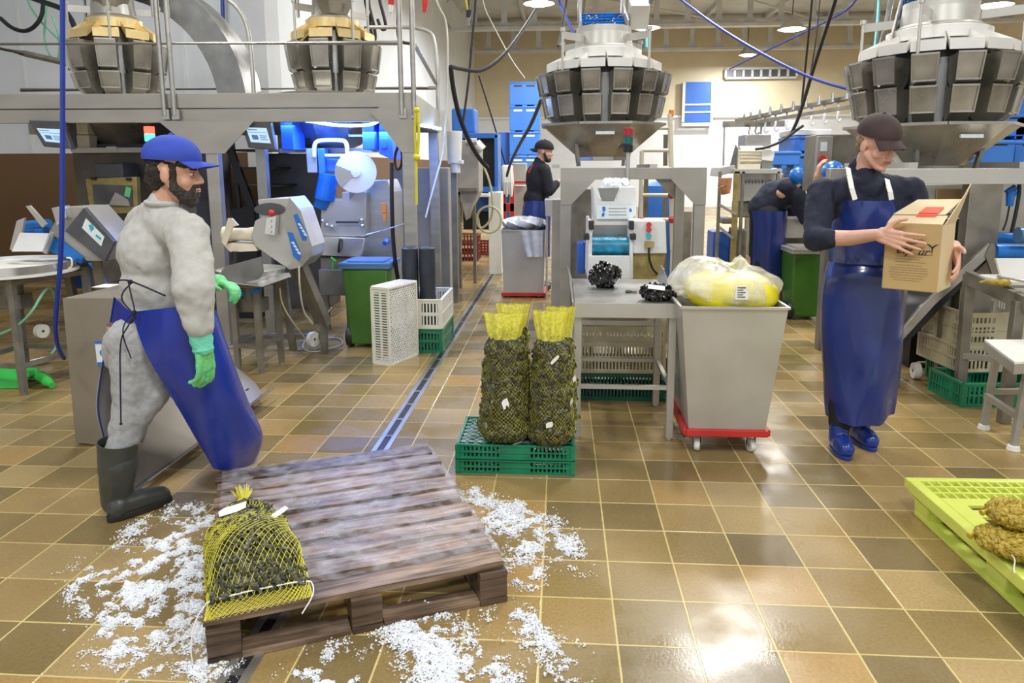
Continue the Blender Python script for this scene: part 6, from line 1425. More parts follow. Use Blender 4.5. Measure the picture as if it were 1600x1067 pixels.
# clam bags lying on it
def lying(label, cx, cy, z, a, r, seed, n=520):
    C0 = V((cx, cy, z)); ux_ = V((math.cos(a), math.sin(a), 0)); uy_ = V((-math.sin(a), math.cos(a), 0)); rr = random.Random(seed)
    def s_(u, v, k):
        aa, ph = 2*math.pi*u, math.pi*(.02+.96*v); q = math.sin(ph)**.7; lump = 1+.06*math.sin(aa*2+seed)+.05*math.sin(v*14+seed)
        return C0 + ux_*(-math.cos(ph)*r[0]) + uy_*(math.cos(aa)*q*r[1]*k*lump) + V((0, 0, r[2]+math.sin(aa)*q*r[2]*k*lump))
    tt = thing('clam_bag', label, 'bag of clams', (cx, cy, z))
    b = MB(); b.grid(lambda u, v: s_(u, v, .9), 30, 20, closed=True); c = build('clams_core', b, 'clam', tt); c['kind'] = 'stuff'
    b = MB()
    for i in range(n):
        u, v = rr.random(), rr.uniform(.04, .96); p = s_(u, v, .95); b.sph(p, (.014, .014, .009), 7, 5, rot=Matrix.Rotation(rr.uniform(0, 3), 3, V((rr.random(), rr.random(), .1)).normalized()))
    c = build('clams', b, 'clam', tt); c['kind'] = 'stuff'
    b = MB(); n1, n2 = 34, 40
    P_ = [[s_((i+(.5 if j % 2 else 0))/n1, j/n2, 1.06) for i in range(n1)] for j in range(n2+1)]
    for j in range(n2):
        for i in range(n1):
            for di in ((0, -1) if j % 2 == 0 else (0, 1)):
                p, q = P_[j][i], P_[j+1][(i+di) % n1]
                if (p-q).length > 1e-4: b.cyl(p, q, .0008, n=3, cap=False)
    build('netting', b, 'net_gold', tt, smooth=False)
    e = s_(0, 0, 1); b = MB(); b.tube([e+V((.01, 0, 0)), e+V((-.012, -.004, -.004)), e+V((-.03, -.01, -.008))], [.016, .007, .011], 8, smooth=1); build('knot', b, 'net_gold', tt)
    return tt
q = Z(1590, 862, zp+.04)
lying('lower net bag of clams on the yellow plastic pallet', q.x+.10, q.y+.02, zp+.003, R(-22), (.20, .11, .045), 2)
q = Z(1590, 812, zp+.12)
lying('upper net bag of clams lying across the lower one on the yellow plastic pallet', q.x+.10, q.y+.02, zp+.085, R(-10), (.17, .10, .04), 5)
p_ = Z(1580, 880, zp+.06)
for i, (x, l) in enumerate(((1578, 'white tie string hanging from the lower clam bag, left one'), (1598, 'white tie string hanging from the lower clam bag, right one'))):
    a = Z(x+2, 866, zp+.05); solo('tie_string', 'string_white', l, 'string', lambda b: b.tube([a, a+V((.008, -.012, -.012)), a+V((-.006, -.03, -.035)), a+V((-.008, -.04, -.045))], .0022, 5, smooth=2))

# ------------------------------------------------------------------ crushed ice on the floor
def in_poly(x, y, P):
    c = False; n = len(P)
    for i in range(n):
        x1, y1 = P[i]; x2, y2 = P[i-1]
        if (y1 > y) != (y2 > y) and x < (x2-x1)*(y-y1)/(y2-y1)+x1: c = not c
    return c
from mathutils import noise
def ice(label, polys, n, seed, sz=(.0018, .0048)):
    rr = random.Random(seed); b = MB()
    for P, w_, lift in polys:
        P3 = [Z(x, y) for x, y in P]; P2 = [(p.x, p.y) for p in P3]; xs = [p[0] for p in P2]; ys_ = [p[1] for p in P2]; k = 0; tries = 0
        while k < 1.9*n*w_ and tries < n*w_*22:
            tries += 1; x, y = rr.uniform(min(xs)-.05, max(xs)+.05), rr.uniform(min(ys_)-.05, max(ys_)+.05)
            if not in_poly(x+rr.gauss(0, .028), y+rr.gauss(0, .028), P2): continue
            de = noise.noise(V((x*7, y*7, seed)))*.9+.9*noise.noise(V((x*19, y*19, seed*3)))+.5*noise.noise(V((x*55, y*55, 1)))
            if rr.random() > .045+1.9*max(0, de+lift)-.12: continue
            k += 1; s = rr.uniform(*sz)*(.6+.9*max(0, min(1, de+lift))); zz = s*.4+max(0, de+lift)*.014*rr.random()
            A = [V((rr.uniform(-1, 1), rr.uniform(-1, 1), rr.uniform(-.8, .8)))*s for _ in range(2)]
            b.add([V((x, y, zz))+q for q in (V((s, 0, 0))+A[0]*.4, V((-s*.5, s*.8, 0)), V((-s*.5, -s*.8, 0))+A[1]*.3, V((0, 0, s*.9)), V((0, 0, -s*.4)))], [(0, 1, 3), (1, 2, 3), (2, 0, 3), (1, 0, 4), (2, 1, 4), (0, 2, 4)])
    o = build('crushed_ice', b, 'ice', smooth=False); tag(o, label, 'ice', kind='stuff'); return o
ice('crushed ice scattered on the tiles left of the wooden pallet', [([(205, 880), (300, 862), (322, 880), (312, 960), (262, 1040), (150, 1035), (165, 960), (120, 920)], 1, .25), ([(110, 890), (200, 850), (215, 985), (165, 1010)], .35, -.05), ([(285, 800), (330, 785), (330, 850), (262, 875), (205, 880)], .35, .1), ([(225, 812), (250, 815), (215, 832), (190, 842)], .04, .3), ([(265, 790), (300, 795), (292, 805), (270, 802)], .03, .3), ([(150, 1000), (300, 950), (330, 1066), (140, 1067)], .4, -.15)], 9500, 3)
ice('dense strip of crushed ice along the front left corner of the wooden pallet', [([(300, 990), (330, 955), (362, 1020), (345, 1067), (290, 1067)], 1, .35), ([(310, 870), (326, 872), (324, 930), (312, 900)], .12, .2)], 2600, 4)
ice('heap of crushed ice on the tiles in front of the wooden pallet', [([(595, 962), (660, 950), (740, 1000), (800, 1060), (780, 1085), (660, 1085), (640, 1020), (598, 985)], 1, .45), ([(455, 1050), (560, 1040), (545, 1075), (440, 1075)], .14, .12), ([(500, 1010), (560, 1010), (550, 1040), (505, 1035)], .05, .0)], 6500, 5)
ice('crushed ice scattered on the tiles right of the wooden pallet', [([(725, 765), (760, 770), (770, 795), (820, 790), (860, 815), (895, 850), (890, 872), (840, 868), (790, 862), (750, 830), (735, 790)], 1, .4), ([(790, 880), (840, 885), (835, 915), (795, 908)], .12, .3), ([(780, 945), (830, 975), (890, 1025), (905, 1060), (880, 1055), (820, 1000), (770, 960)], .3, .3), ([(705, 700), (740, 770), (770, 800), (720, 780)], .05, 0), ([(850, 820), (930, 880), (920, 900), (840, 890)], .05, -.2)], 5000, 6)

# ------------------------------------------------------------------ overhead cables and hoses
cable('long blue hose running diagonally from the ceiling down to the right-hand weigher', [(1020, -30, 9), (1065, 0, 8.6), (1120, 42, 8), (1200, 90, 7.4), (1270, 124, 6.9), (1335, 142, 6.5)], .014, 'blue_rail', name='blue_hose', cat='hose')
cable('thick black cable sagging from the ceiling lamp to the platform end', [(838, 14, 9.5), (815, 50, 9), (790, 85, 8.6), (755, 113, 8.3), (720, 108, 8), (704, 104, 7.8)], .021, 'cable_black')
cable('thick black hose dropping from the platform end down to the hopper machine', [(704, 104, 7.8), (708, 140, 8), (718, 185, 8.2), (735, 225, 8.5), (752, 252, 8.8), (762, 262, 8.9)], .026, 'cable_black')
cable('thin black cable hanging in front of the cream wall left of the blue crates', [(745, -10, 10), (738, 60, 10), (732, 130, 10), (722, 200, 10)], .016, 'cable_black')
cable('thin black cable slanting from the cream wall to the glove stand', [(748, 118, 11), (763, 165, 11.2), (778, 215, 11.3), (790, 258, 11.4)], .012, 'cable_black')
cable('black hose running from the central weigher down past the far man', [(845, 158, 7), (830, 195, 8), (812, 225, 9), (797, 256, 10.5), (792, 275, 11)], .02, 'cable_black')
cable('pale cord slanting across the ceiling left of the central weigher', [(750, 0, 11), (775, 48, 11), (800, 95, 11), (820, 122, 11)], .01, 'steel')
cable('blue pipe slanting to the central weigher top', [(870, -5, 9), (885, 28, 8.6), (901, 62, 8.2)], .018, 'blue_rail', name='blue_pipe', cat='pipe')
cable('black cable dropping beside the central weigher', [(888, -20, 8), (882, 30, 8), (872, 72, 7.6)], .012, 'cable_black')
cable('black double cable hanging right of the blue shutter', [(1270, -10, 8.5), (1263, 60, 8.8), (1256, 130, 9), (1252, 170, 9)], .013, 'cable_black')
cable('thick black cable slanting down to the drum feeder', [(1312, -20, 7.5), (1296, 30, 7.8), (1270, 110, 8.3), (1250, 180, 8.8), (1236, 210, 9)], .02, 'cable_black')
cable('black cable hooking over to the drum feeder end', [(1255, 196, 8.9), (1238, 208, 8.9), (1220, 222, 8.9), (1195, 231, 8.9), (1180, 233, 8.9)], .018, 'cable_black')
cable('thin grey cable hanging near the wall vent', [(1282, -10, 9), (1276, 60, 9), (1262, 140, 9.2), (1252, 165, 9.2)], .008, 'cable_black')
cable('dark blue pipe crossing the ceiling toward the right-hand weigher', [(1140, 108, 12), (1200, 78, 11), (1280, 40, 10), (1360, -5, 9)], .012, 'blue_rail', name='blue_pipe', cat='pipe')
cable('green cord hanging from the ceiling to the central weigher', [(1013, -30, 7.4), (1011, 20, 7), (1010, 75, 6.6)], .012, 'sticker_teal', name='green_rope', cat='rope')
cable('green cord hanging from the ceiling to the right-hand weigher', [(1374, -30, 6.2), (1371, 40, 6), (1362, 112, 5.8)], .010, 'sticker_teal', name='green_rope', cat='rope')
cable('dark steel stay slanting from the ceiling to the right-hand weigher', [(1396, -20, 5.9), (1385, 40, 5.8), (1367, 110, 5.8)], .02, 'steel_dark', 0, 'stay_rod', 'rod')
cable('black curved hose on the white wall at the upper left', [(0, 28, 8.5), (20, 46, 8.5), (45, 50, 8.5), (65, 30, 8.5), (68, 5, 8.5), (70, -20, 8.5)], .024, 'cable_black', name='black_hose', cat='hose')
cable('thick black cable slanting along the white wall to the leftmost weigher', [(30, -10, 8.3), (70, 4, 8.2), (100, 14, 8.1), (115, 35, 8), (120, 60, 8)], .03, 'cable_black')
cable('green cable drooping on the white wall behind the thick blue hose', [(38, -5, 8.6), (60, 30, 8.6), (75, 45, 8.6), (100, 70, 8.6), (112, 88, 8.6), (128, 108, 8.6)], .012, 'cable_green')
cable('green cable loop hanging beside the thick blue hose', [(72, -5, 8.4), (72, 22, 8.4), (68, 60, 8.4), (78, 88, 8.4), (92, 96, 8.4), (94, 60, 8.4), (82, 25, 8.4)], .012, 'cable_green')
cable('sloping steel pipe behind the handrail at the upper left', [(-20, 72, 8), (40, 84, 8), (120, 102, 8)], .035, 'steel_grimy', 0, 'steel_pipe', 'pipe')
for i, (pts, l) in enumerate((([(574, 0, 8), (582, 30, 8), (588, 60, 8), (580, 75, 8)], 'black cable bundle strand left, behind the right platform weigher'), ([(590, -10, 8), (600, 25, 8), (604, 45, 8), (596, 47, 8), (590, 30, 8)], 'black looped cable at the top, behind the right platform weigher'), ([(568, -10, 8), (576, 25, 8), (583, 70, 8), (585, 100, 8)], 'long black cable hanging behind the right platform weigher'), ([(622, -5, 8), (622, 20, 8), (621, 55, 8), (626, 66, 8), (640, 68, 8)], 'black cable hanging by the platform end post'))):
    cable(l, pts, .018, 'cable_black')
def plug(label, x, y, Y, mat, mat2):
    t = pthing('power_plug', label, 'plug', (x, y), Y)
    part(t, 'plug_cable', 'cable_black', lambda b: b.cyl(W(x, y-8, Y), V((W(x, y-8, Y).x, Y, 6.74)), .012, n=7))
    part(t, 'plug_body', mat, lambda b: b.cyl(W(x, y-8, Y), W(x-1, y+4, Y), .035, .03, n=12)); part(t, 'plug_tip', mat2, lambda b: b.cyl(W(x-1, y+4, Y), W(x-2, y+16, Y), .028, .018, n=12))
plug('red and white power plug hanging above the platform, left one', 612, 4, 7.6, 'red_paint', 'white_paint')
plug('red power plug hanging above the platform end, right one', 665, 3, 7.6, 'red_paint', 'red_paint')
plug('yellow cable end with a black plug hanging from the ceiling', 733, 24, 9.5, 'black', 'steel_dark')
cable('yellow cord hanging from the ceiling to the black plug', [(724, -20, 9.5), (728, 0, 9.5), (732, 18, 9.5)], .014, 'yellow_strap', name='yellow_rope', cat='rope')
# ------------------------------------------------------------------ people
tex = bpy.data.textures.new('folds', 'CLOUDS'); tex.noise_scale = .11; tex.noise_depth = 2
tex2 = bpy.data.textures.new('fine_folds', 'CLOUDS'); tex2.noise_scale = .03; tex2.noise_depth = 2
FOLD = lambda v, st=.022, s=4: [('REMESH', dict(mode='VOXEL', voxel_size=v)), ('SMOOTH', dict(factor=.5, iterations=s)), ('DISPLACE', dict(texture=tex, strength=st, mid_level=.5, texture_coords='LOCAL')), ('DISPLACE', dict(texture=tex2, strength=st*.35, mid_level=.5, texture_coords='LOCAL')), ('SMOOTH', dict(factor=.5, iterations=2))]
class Fr:
    """local frame: f forward, l left, u up"""
    def __init__(s, c, f, u=V((0, 0, 1))):
        s.c = V(c); s.f = V(f).normalized(); s.l = V(u).cross(s.f).normalized(); s.u = s.f.cross(s.l).normalized(); s.m = Matrix((s.f, s.l, s.u)).transposed()
    def p(s, x, y, z): return s.c + s.f*x + s.l*y + s.u*z
def hand(b, wr, d, n, side, curls, sc_=1.0, spread=.10, thumb=(.6, .5), tdir=None, r=.0088):
    """wr wrist, d towards the knuckles, n palm normal (fingers curl towards it), side = thumb side sign"""
    d = V(d).normalized(); n = (V(n)-d*V(n).dot(d)).normalized(); a = d.cross(n)*side
    K = sc_; kn = []
    for i in range(4):
        off = a*(.031-.0205*i)*K; k = wr + d*(.088-.004*abs(i-1.2))*K + off
        b.cap(wr + a*(.018-.012*i)*K + d*.005, k, .0165*K, .0115*K, 10); kn.append(k)
    b.sph(wr + d*.045*K + n*.004, (.03*K, .03*K, .016*K), 10, 6, rot=Matrix((d, a, n)).transposed())
    L = [(.042, .026, .020), (.046, .029, .021), (.042, .027, .020), (.033, .021, .018)]
    for i in range(4):
        p = kn[i]; dd = (d + a*spread*(1.2-i*.8)).normalized(); ax = dd.cross(n).normalized()
        for j in range(3):
            dd = Quaternion(ax, curls[i][j] if isinstance(curls[i], (tuple, list)) else curls[i]) @ dd
            q = p + dd*L[i][j]*K; b.cap(p, q, (r-.0006*j)*K, (r-.0006*(j+1))*K, 9); p = q
    t0 = wr + a*.022*K + d*.02*K; td = (a*thumb[0] + d*.75 + n*thumb[1]).normalized() if tdir is None else V(tdir).normalized()
    t1 = t0 + td*.042*K; t2 = t1 + (td*.8+d*.5).normalized()*.032*K; t3 = t2 + (td*.5+d*.8).normalized()*.026*K
    b.cap(t0, t1, .0175*K, .0125*K, 9); b.cap(t1, t2, .0125*K, .0105*K, 9); b.cap(t2, t3, .0105*K, .0085*K, 9)
def head(b, F, s=1.0):
    S = lambda x, y, z: F.p(x*s, y*s, z*s)
    b.sph(S(-.012, 0, .035), (.098*s, .078*s, .095*s), 20, 14, rot=F.m)
    b.sph(S(.024, 0, -.040), (.066*s, .060*s, .078*s), 18, 12, rot=F.m)
    b.sph(S(.066, 0, -.103), (.024*s, .026*s, .018*s), 12, 8, rot=F.m)
    b.sph(S(.055, 0, -.06), (.036*s, .04*s, .04*s), 12, 8, rot=F.m)
    for q in (-1, 1):
        b.sph(S(.052, q*.036, -.034), (.030*s, .026*s, .028*s), 12, 8, rot=F.m)
        b.cap(S(.005, q*.058, -.045), S(.058, q*.022, -.098), .020*s, .017*s)
        b.sph(S(-.008, q*.080, -.010), (.020*s, .009*s, .032*s), 12, 8, rot=F.m)
        b.sph(S(.095, q*.012, -.036), (.011*s, .009*s, .008*s), 8, 6, rot=F.m)
        b.sph(S(.073, q*.032, .000), (.012*s, .015*s, .012*s), 10, 7, rot=F.m)
        b.cap(S(.083, q*.012, .019), S(.072, q*.05, .018), .0105*s, .009*s)
    b.cap(S(.082, 0, .012), S(.105, 0, -.030), .0095*s, .0125*s)
    b.cap(S(.086, -.016, -.062), S(.086, .016, -.062), .009*s); b.cap(S(.083, -.014, -.074), S(.083, .014, -.074), .0085*s)
    b.cap(S(-.025, 0, -.05), S(-.045, 0, -.18), .054*s, .060*s, 16)
def face_bits(o, F, s=1.0, brow='hair', closed=False, lx=.0925, lr=1.0):
    S = lambda x, y, z: F.p(x*s, y*s, z*s)
    for q in (-1, 1):
        b = MB(); b.sph(S(.0765, q*.032, -.001 if not closed else -.004), (.0105*s, .0135*s, .0072*s), 12, 8, rot=F.m); e = build('eye', b, 'eye_white', o)
        b = MB(); b.sph(S(.0835, q*.031, -.002 if not closed else -.006), (.0042*s, .0056*s, .0056*s), 10, 7, rot=F.m); build('iris', b, 'eye_dark', e)
        b = MB(); b.cap(S(.090, q*.014, .017), S(.080, q*.050, .019), .0045*s, .003*s, 8); build('eyebrow', b, brow, o)
        b = MB(); b.cap(S(.0855, q*.021, .0065), S(.078, q*.044, .0065), .0035*s, .0025*s, 8); build('eyelid', b, 'lip' if brow != 'hair' else 'lip', o)
    b = MB(); b.cap(S(lx, -.020*lr, -.063), S(lx, .020*lr, -.063), .0048*s*lr, .0048*s*lr, 8); b.cap(S(lx, -.017*lr, -.071), S(lx, .017*lr, -.071), .005*s*lr, .005*s*lr, 8); build('lips', b, 'lip', o)
def cap_hat(o, F, mat, s=1.0, brim=1, tilt=0.0, low=.035, brim_len=.07, droop=1.0, dome=.092):
    b = MB()
    def fn(u, v):
        a = 2*math.pi*u; ph = v*R(100); r = math.sin(ph)
        z = low+dome*math.cos(ph)
        return F.p((-.012+.112*r*math.cos(a)*(1.03 if math.cos(a) > 0 else 1))*s, (.091*r*math.sin(a))*s, (z-.022*math.cos(a)*r*0+.004)*s)
    b.grid(fn, 36, 12, closed=True)
    k = len(b.v); b.sph(F.p(-.012*s, 0, (low+dome+.004)*s), .008*s, 8, 6)
    c = build('cap', b, mat, o, mods=[('SOLIDIFY', dict(thickness=.004, offset=1))])
    b = MB()
    def fn(u, v):
        a = (u-.5)*R(118); e = v*brim_len*math.cos(a*.75); x = -.012+.113*math.cos(a); y = .092*math.sin(a)
        return F.p(brim*(x+e*1.0)*s - (0 if brim > 0 else .02*s), y*(1-.05*v)*s, (low-.008-.024*v*droop-.025*droop*(abs(u-.5)*2)**2*(.3+v))*s)
    b.grid(fn, 20, 6); build('cap_brim', b, mat, c, mods=[('SOLIDIFY', dict(thickness=.004))])
    return c
def sheet(name, P, mats, parent, nu=40, nv=30, th=.003, wav=None, local=False):
    """P[row][col] control points -> smooth sheet with a blue outer and a grey inner face"""
    def cr(a, b_, c, d, t): return ((b_*2)+(c-a)*t+(a*2-b_*5+c*4-d)*t*t+(b_*3-a-c*3+d)*t**3)*.5
    def row(r, u):
        n = len(r)-1; x = min(n-1e-6, u*n); i = int(x); t = x-i; g = lambda k: r[max(0, min(n, k))]; return cr(g(i-1), g(i), g(i+1), g(i+2), t)
    def fn(u, v):
        n = len(P)-1; x = min(n-1e-6, v*n); i = int(x); t = x-i; g = lambda k: row(P[max(0, min(n, k))], u); q = cr(g(i-1), g(i), g(i+1), g(i+2), t)
        return q + (wav(u, v) if wav else V((0, 0, 0)))
    b = MB(); b.grid(fn, nu, nv); o = build(name, b, mats, parent, mods=[('SOLIDIFY', dict(thickness=th, offset=1, material_offset=1 if len(mats) > 1 else 0))], ang=60)
    return o
def person(label, bfn, mat, vox=.005, sm=3):
    b = MB(); bfn(b); o = build('person', b, mat, mods=REMESH(vox, sm)); tag(o, label, 'person'); return o
def cloth(o, name, mat, fn, vox=.009, st=.02, s=3):
    b = MB(); fn(b); return build(name, b, mat, o, mods=FOLD(vox, st, s))

# ---- man on the left, striding past the pallet
fd = V((.80, .60, 0)).normalized(); lf = V((-fd.y, fd.x, 0))
Fh = Fr(W(273, 270, 3.02), V((1, .12, -.06)), V((.05, 0, 1)))
RS, LS = W(296, 366, 2.88), W(222, 350, 3.24); chest = W(254, 392, 3.06); belly = W(250, 462, 3.04); hipc = W(216, 520, 3.02)
RE, RWr = W(303, 452, 2.76), W(314, 522, 2.75)
LE, LWr = W(285, 452, 3.42), W(330, 440, 3.56)
RH, LH = W(212, 535, 2.93), W(232, 532, 3.15)
RK, RA = W(222, 625, 2.93), W(181, 775, 2.86)
LK, LA = W(305, 620, 3.36), W(354, 680, 3.62)
heel, toe = V((-1.945, 2.80, 0)), V((-1.80, 3.005, 0)); fdir = (toe-heel).normalized()
def f(b):
    head(b, Fh, 1.04)
    b.chain([Fh.p(-.05, 0, -.15), chest+V((0, 0, .08)), belly, hipc], [.06, .10, .10, .08], 16)
    b.chain([RS, RE, RWr], [.055, .045, .03]); b.chain([LS*.5+chest*.5, LE, LWr], [.04, .04, .03])
    b.chain([RH, RK+V((-.03, 0, 0)), W(186, 700, 2.87), W(181, 782, 2.87), heel+fdir*.05+V((0, 0, .06))], [.08, .06, .045, .04, .032]); b.chain([LH, LK, LA, LA+V((.02, .03, -.05))], [.09, .065, .045, .035])
    b.chain([heel+fdir*.05+V((0, 0, .05)), toe-fdir*.03+V((0, 0, .045))], [.035, .03])
    b.chain([chest+V((0, 0, .1)), RS], [.05, .035]); b.chain([chest+V((0, 0, .1)), LS*.5+chest*.5], [.05, .035])
pA_ = person('bearded person in a blue cap, grey sweatshirt and blue apron striding past the wooden pallet', f, 'skin')
face_bits(pA_, Fh, 1.04, lx=.096, lr=.7)
cap_hat(pA_, Fh, 'cap_blue', 1.03, brim_len=.078, low=.062, droop=.55, dome=.084)
b = MB(); F_ = Fh
for c_, r_ in (((-.045, 0, .005), (.072, .080, .058)), ((-.028, 0, .045), (.092, .0835, .042)), ((.052, .048, .040), (.030, .030, .018)), ((.052, -.048, .040), (.030, .030, .018)), ((-.070, 0, -.03), (.050, .064, .046)), ((-.040, .052, -.02), (.036, .026, .04)), ((-.040, -.052, -.02), (.036, .026, .04)), ((-.062, .035, -.045), (.034, .03, .034)), ((-.062, -.035, -.045), (.034, .03, .034)), ((-.085, 0, -.062), (.024, .045, .022))):
    b.sph(F_.p(*c_), r_, 16, 10, rot=F_.m)
for q in (-1, 1): b.chain([F_.p(.018, q*.074, .03), F_.p(.018, q*.071, -.03)], [.014, .012])
build('hair', b, 'hair', pA_, mods=[('REMESH', dict(mode='VOXEL', voxel_size=.005)), ('DISPLACE', dict(texture=tex2, strength=.02, mid_level=.5))])
b = MB()
for c_, r_ in (((.052, 0, -.100), (.042, .044, .034)), ((.066, 0, -.116), (.030, .034, .026)), ((.082, 0, -.053), (.0225, .034, .0115)), ((.076, 0, -.088), (.024, .032, .016)), ((.078, .026, -.068), (.018, .014, .02)), ((.078, -.026, -.068), (.018, .014, .02))):
    b.sph(F_.p(*c_), r_, 14, 9, rot=F_.m)
for q in (-1, 1): b.chain([F_.p(.016, q*.070, -.028), F_.p(.022, q*.064, -.062), F_.p(.05, q*.042, -.092), F_.p(.078, q*.014, -.095)], [.014, .022, .026, .020]); b.chain([F_.p(.084, q*.024, -.054), F_.p(.078, q*.028, -.085)], [.010, .012])
build('beard', b, 'beard', pA_, mods=[('REMESH', dict(mode='VOXEL', voxel_size=.004)), ('DISPLACE', dict(texture=tex2, strength=.012, mid_level=.5))])
mf = Matrix((fd, lf, V((0, 0, 1)))).transposed()
def f(b):
    b.sph(W(246, 398, 3.08), (.155, .205, .20), 22, 14, rot=mf); b.sph(W(248, 452, 3.06), (.155, .185, .165), 22, 14, rot=mf); b.sph(W(236, 488, 3.04), (.13, .165, .085), 20, 12, rot=mf)
    b.chain([W(250, 350, 3.08), RS], [.105, .082], 16); b.chain([W(250, 350, 3.08), LS], [.105, .082], 16)
    b.chain([Fh.p(-.052, 0, -.135), W(250, 350, 3.08)], [.068, .11], 16)
    b.chain([RS, RE, RWr+V((0, 0, .035))], [.086, .082, .056], 16); b.sph(RE*.5+RWr*.5+V((-.01, 0, .03)), (.068, .068, .06), 14, 9)
    b.chain([LS, LE, LWr-V((.02, 0, 0))], [.082, .068, .048], 16)
cloth(pA_, 'sweatshirt', 'sweat_grey', f, .010, .030, 5)
b = MB(); b.tube([F_.p(-.05+.066*math.cos(a), .066*math.sin(a), -.130) for a in [i*math.pi/12 for i in range(24)]], .012, 8, closed=True); build('collar', b, 'sweat_grey', pA_)
def f(b):
    b.sph(W(208, 545, 3.02), (.125, .165, .13), 20, 12, rot=mf)
    b.chain([RH, RK+V((-.02, 0, 0)), W(185, 705, 2.87)], [.118, .094, .058], 16); b.chain([LH, LK, W(350, 672, 3.58)], [.11, .09, .065], 16)
    b.chain([W(205, 560, 2.9), W(238, 612, 2.93), W(200, 688, 2.88)], [.08, .07, .035], 14)
cloth(pA_, 'trousers', 'jersey_grey', f, .009, .030, 3)
b = MB(); b.lathe([(.095, -.028), (.105, .0), (.105, .03)], W(211, 514, 2.99), 30, sx=1.0, sy=1.1); o = build('undershirt', b, 'skin_light', pA_)
# boots
def boot(o, top, ank, heel, toe, mat, sole, r0=.072, r1=.052):
    fdir = (toe-heel).normalized(); b = MB()
    b.chain([top-V((0, 0, .085)), (top+ank)/2-V((0, 0, .03)), ank, heel+fdir*.055+V((0, 0, .06))], [r0*.94, r0*.9, r1, .048], 18); b.sph(heel+fdir*.045+V((0, 0, .045)), (.042, .042, .042), 14, 9)
    b.chain([heel+fdir*.06+V((0, 0, .06)), heel+fdir*.15+V((0, 0, .055)), toe-fdir*.05+V((0, 0, .043)), toe-fdir*.042+V((0, 0, .04))], [.045, .046, .042, .038], 16)
    bo = build('boot', b, mat, o, mods=[('REMESH', dict(mode='VOXEL', voxel_size=.006)), ('SMOOTH', dict(factor=.5, iterations=4))])
    b = MB(); lat = V((-fdir.y, fdir.x, 0)); n = 26; pts = []
    L_ = (toe-heel).length
    for i in range(n):
        a = 2*math.pi*i/n; x = L_/2+.0-.5*L_*math.cos(a); w_ = (.036+.014*(x/L_))*abs(math.sin(a))**.6*(1 if math.sin(a) > 0 else -1); pts.append(heel+fdir*x+lat*w_)
    b.add([p+V((0, 0, .002)) for p in pts]+[p+V((0, 0, .03)) for p in pts], [tuple(range(n-1, -1, -1)), tuple(range(n, 2*n))]+[(i, (i+1) % n, n+(i+1) % n, n+i) for i in range(n)])
    build('sole', b, sole, bo, bevel=.004)
    b = MB(); x, y, d = basis(top-ank); b.lathe([(r0*.90, -.13), (r0*.95, -.05), (r0*1.0, 0), (r0*1.02, .012), (r0*.94, .012), (r0*.9, -.02)], top, 26, axis=tuple(d)); build('boot_rim', b, mat, bo)
    return bo
boot(pA_, W(184, 694, 2.87), W(181, 782, 2.87), heel, toe+fdir*.03, 'boot_grey', 'boot_sole', .082, .060)
h2 = Z(358, 712); h2.z = 0; boot(pA_, W(352, 662, 3.58), V((h2.x-.0, h2.y+.03, .12)), h2, h2+V((.05, .25, 0)), 'boot_grey', 'boot_sole')
# gloves
b = MB(); hd = (W(322, 590, 2.76)-W(315, 528, 2.75)).normalized()
hand(b, W(318, 542, 2.75), hd, V((-.85, .3, .1)), 1, [(.25, .45, .4), (.3, .5, .4), (.35, .5, .4), (.4, .5, .4)], 1.12, spread=.05, thumb=(.35, .6), r=.0105)
b.chain([W(313, 516, 2.75), W(317, 545, 2.75)], [.036, .034], 14)
gl = build('glove', b, 'glove_green', pA_, mods=[('REMESH', dict(mode='VOXEL', voxel_size=.0045)), ('DISPLACE', dict(texture=tex2, strength=.006, mid_level=.5)), ('SMOOTH', dict(factor=.5, iterations=2))]); gl['label'] = 'green rubber glove on the lowered hand'
b = MB(); q0, q1 = W(311, 512, 2.75), W(318, 548, 2.75); x, y, d = basis(q1-q0)
b.lathe([(.046, 0), (.049, .004), (.043, .03), (.046, .05), (.039, .075), (.042, .09), (.035, .105)], q0, 26, axis=tuple(d)); build('glove_cuff', b, 'glove_cuff', gl)
b = MB(); hand(b, W(333, 441, 3.52), V((.9, -.25, -.05)), V((0, -.25, -1)), -1, [(.5, .7, .5), (.5, .8, .6), (.55, .8, .6), (.6, .8, .6)], 1.2, spread=.05, thumb=(.7, .4), r=.0115)
b.chain([W(322, 440, 3.56), W(342, 441, 3.5)], [.045, .04], 14)
gl = build('glove', b, 'glove_green', pA_, mods=[('REMESH', dict(mode='VOXEL', voxel_size=.005)), ('DISPLACE', dict(texture=tex2, strength=.007, mid_level=.5)), ('SMOOTH', dict(factor=.5, iterations=2))]); gl['label'] = 'green rubber glove on the outstretched hand'
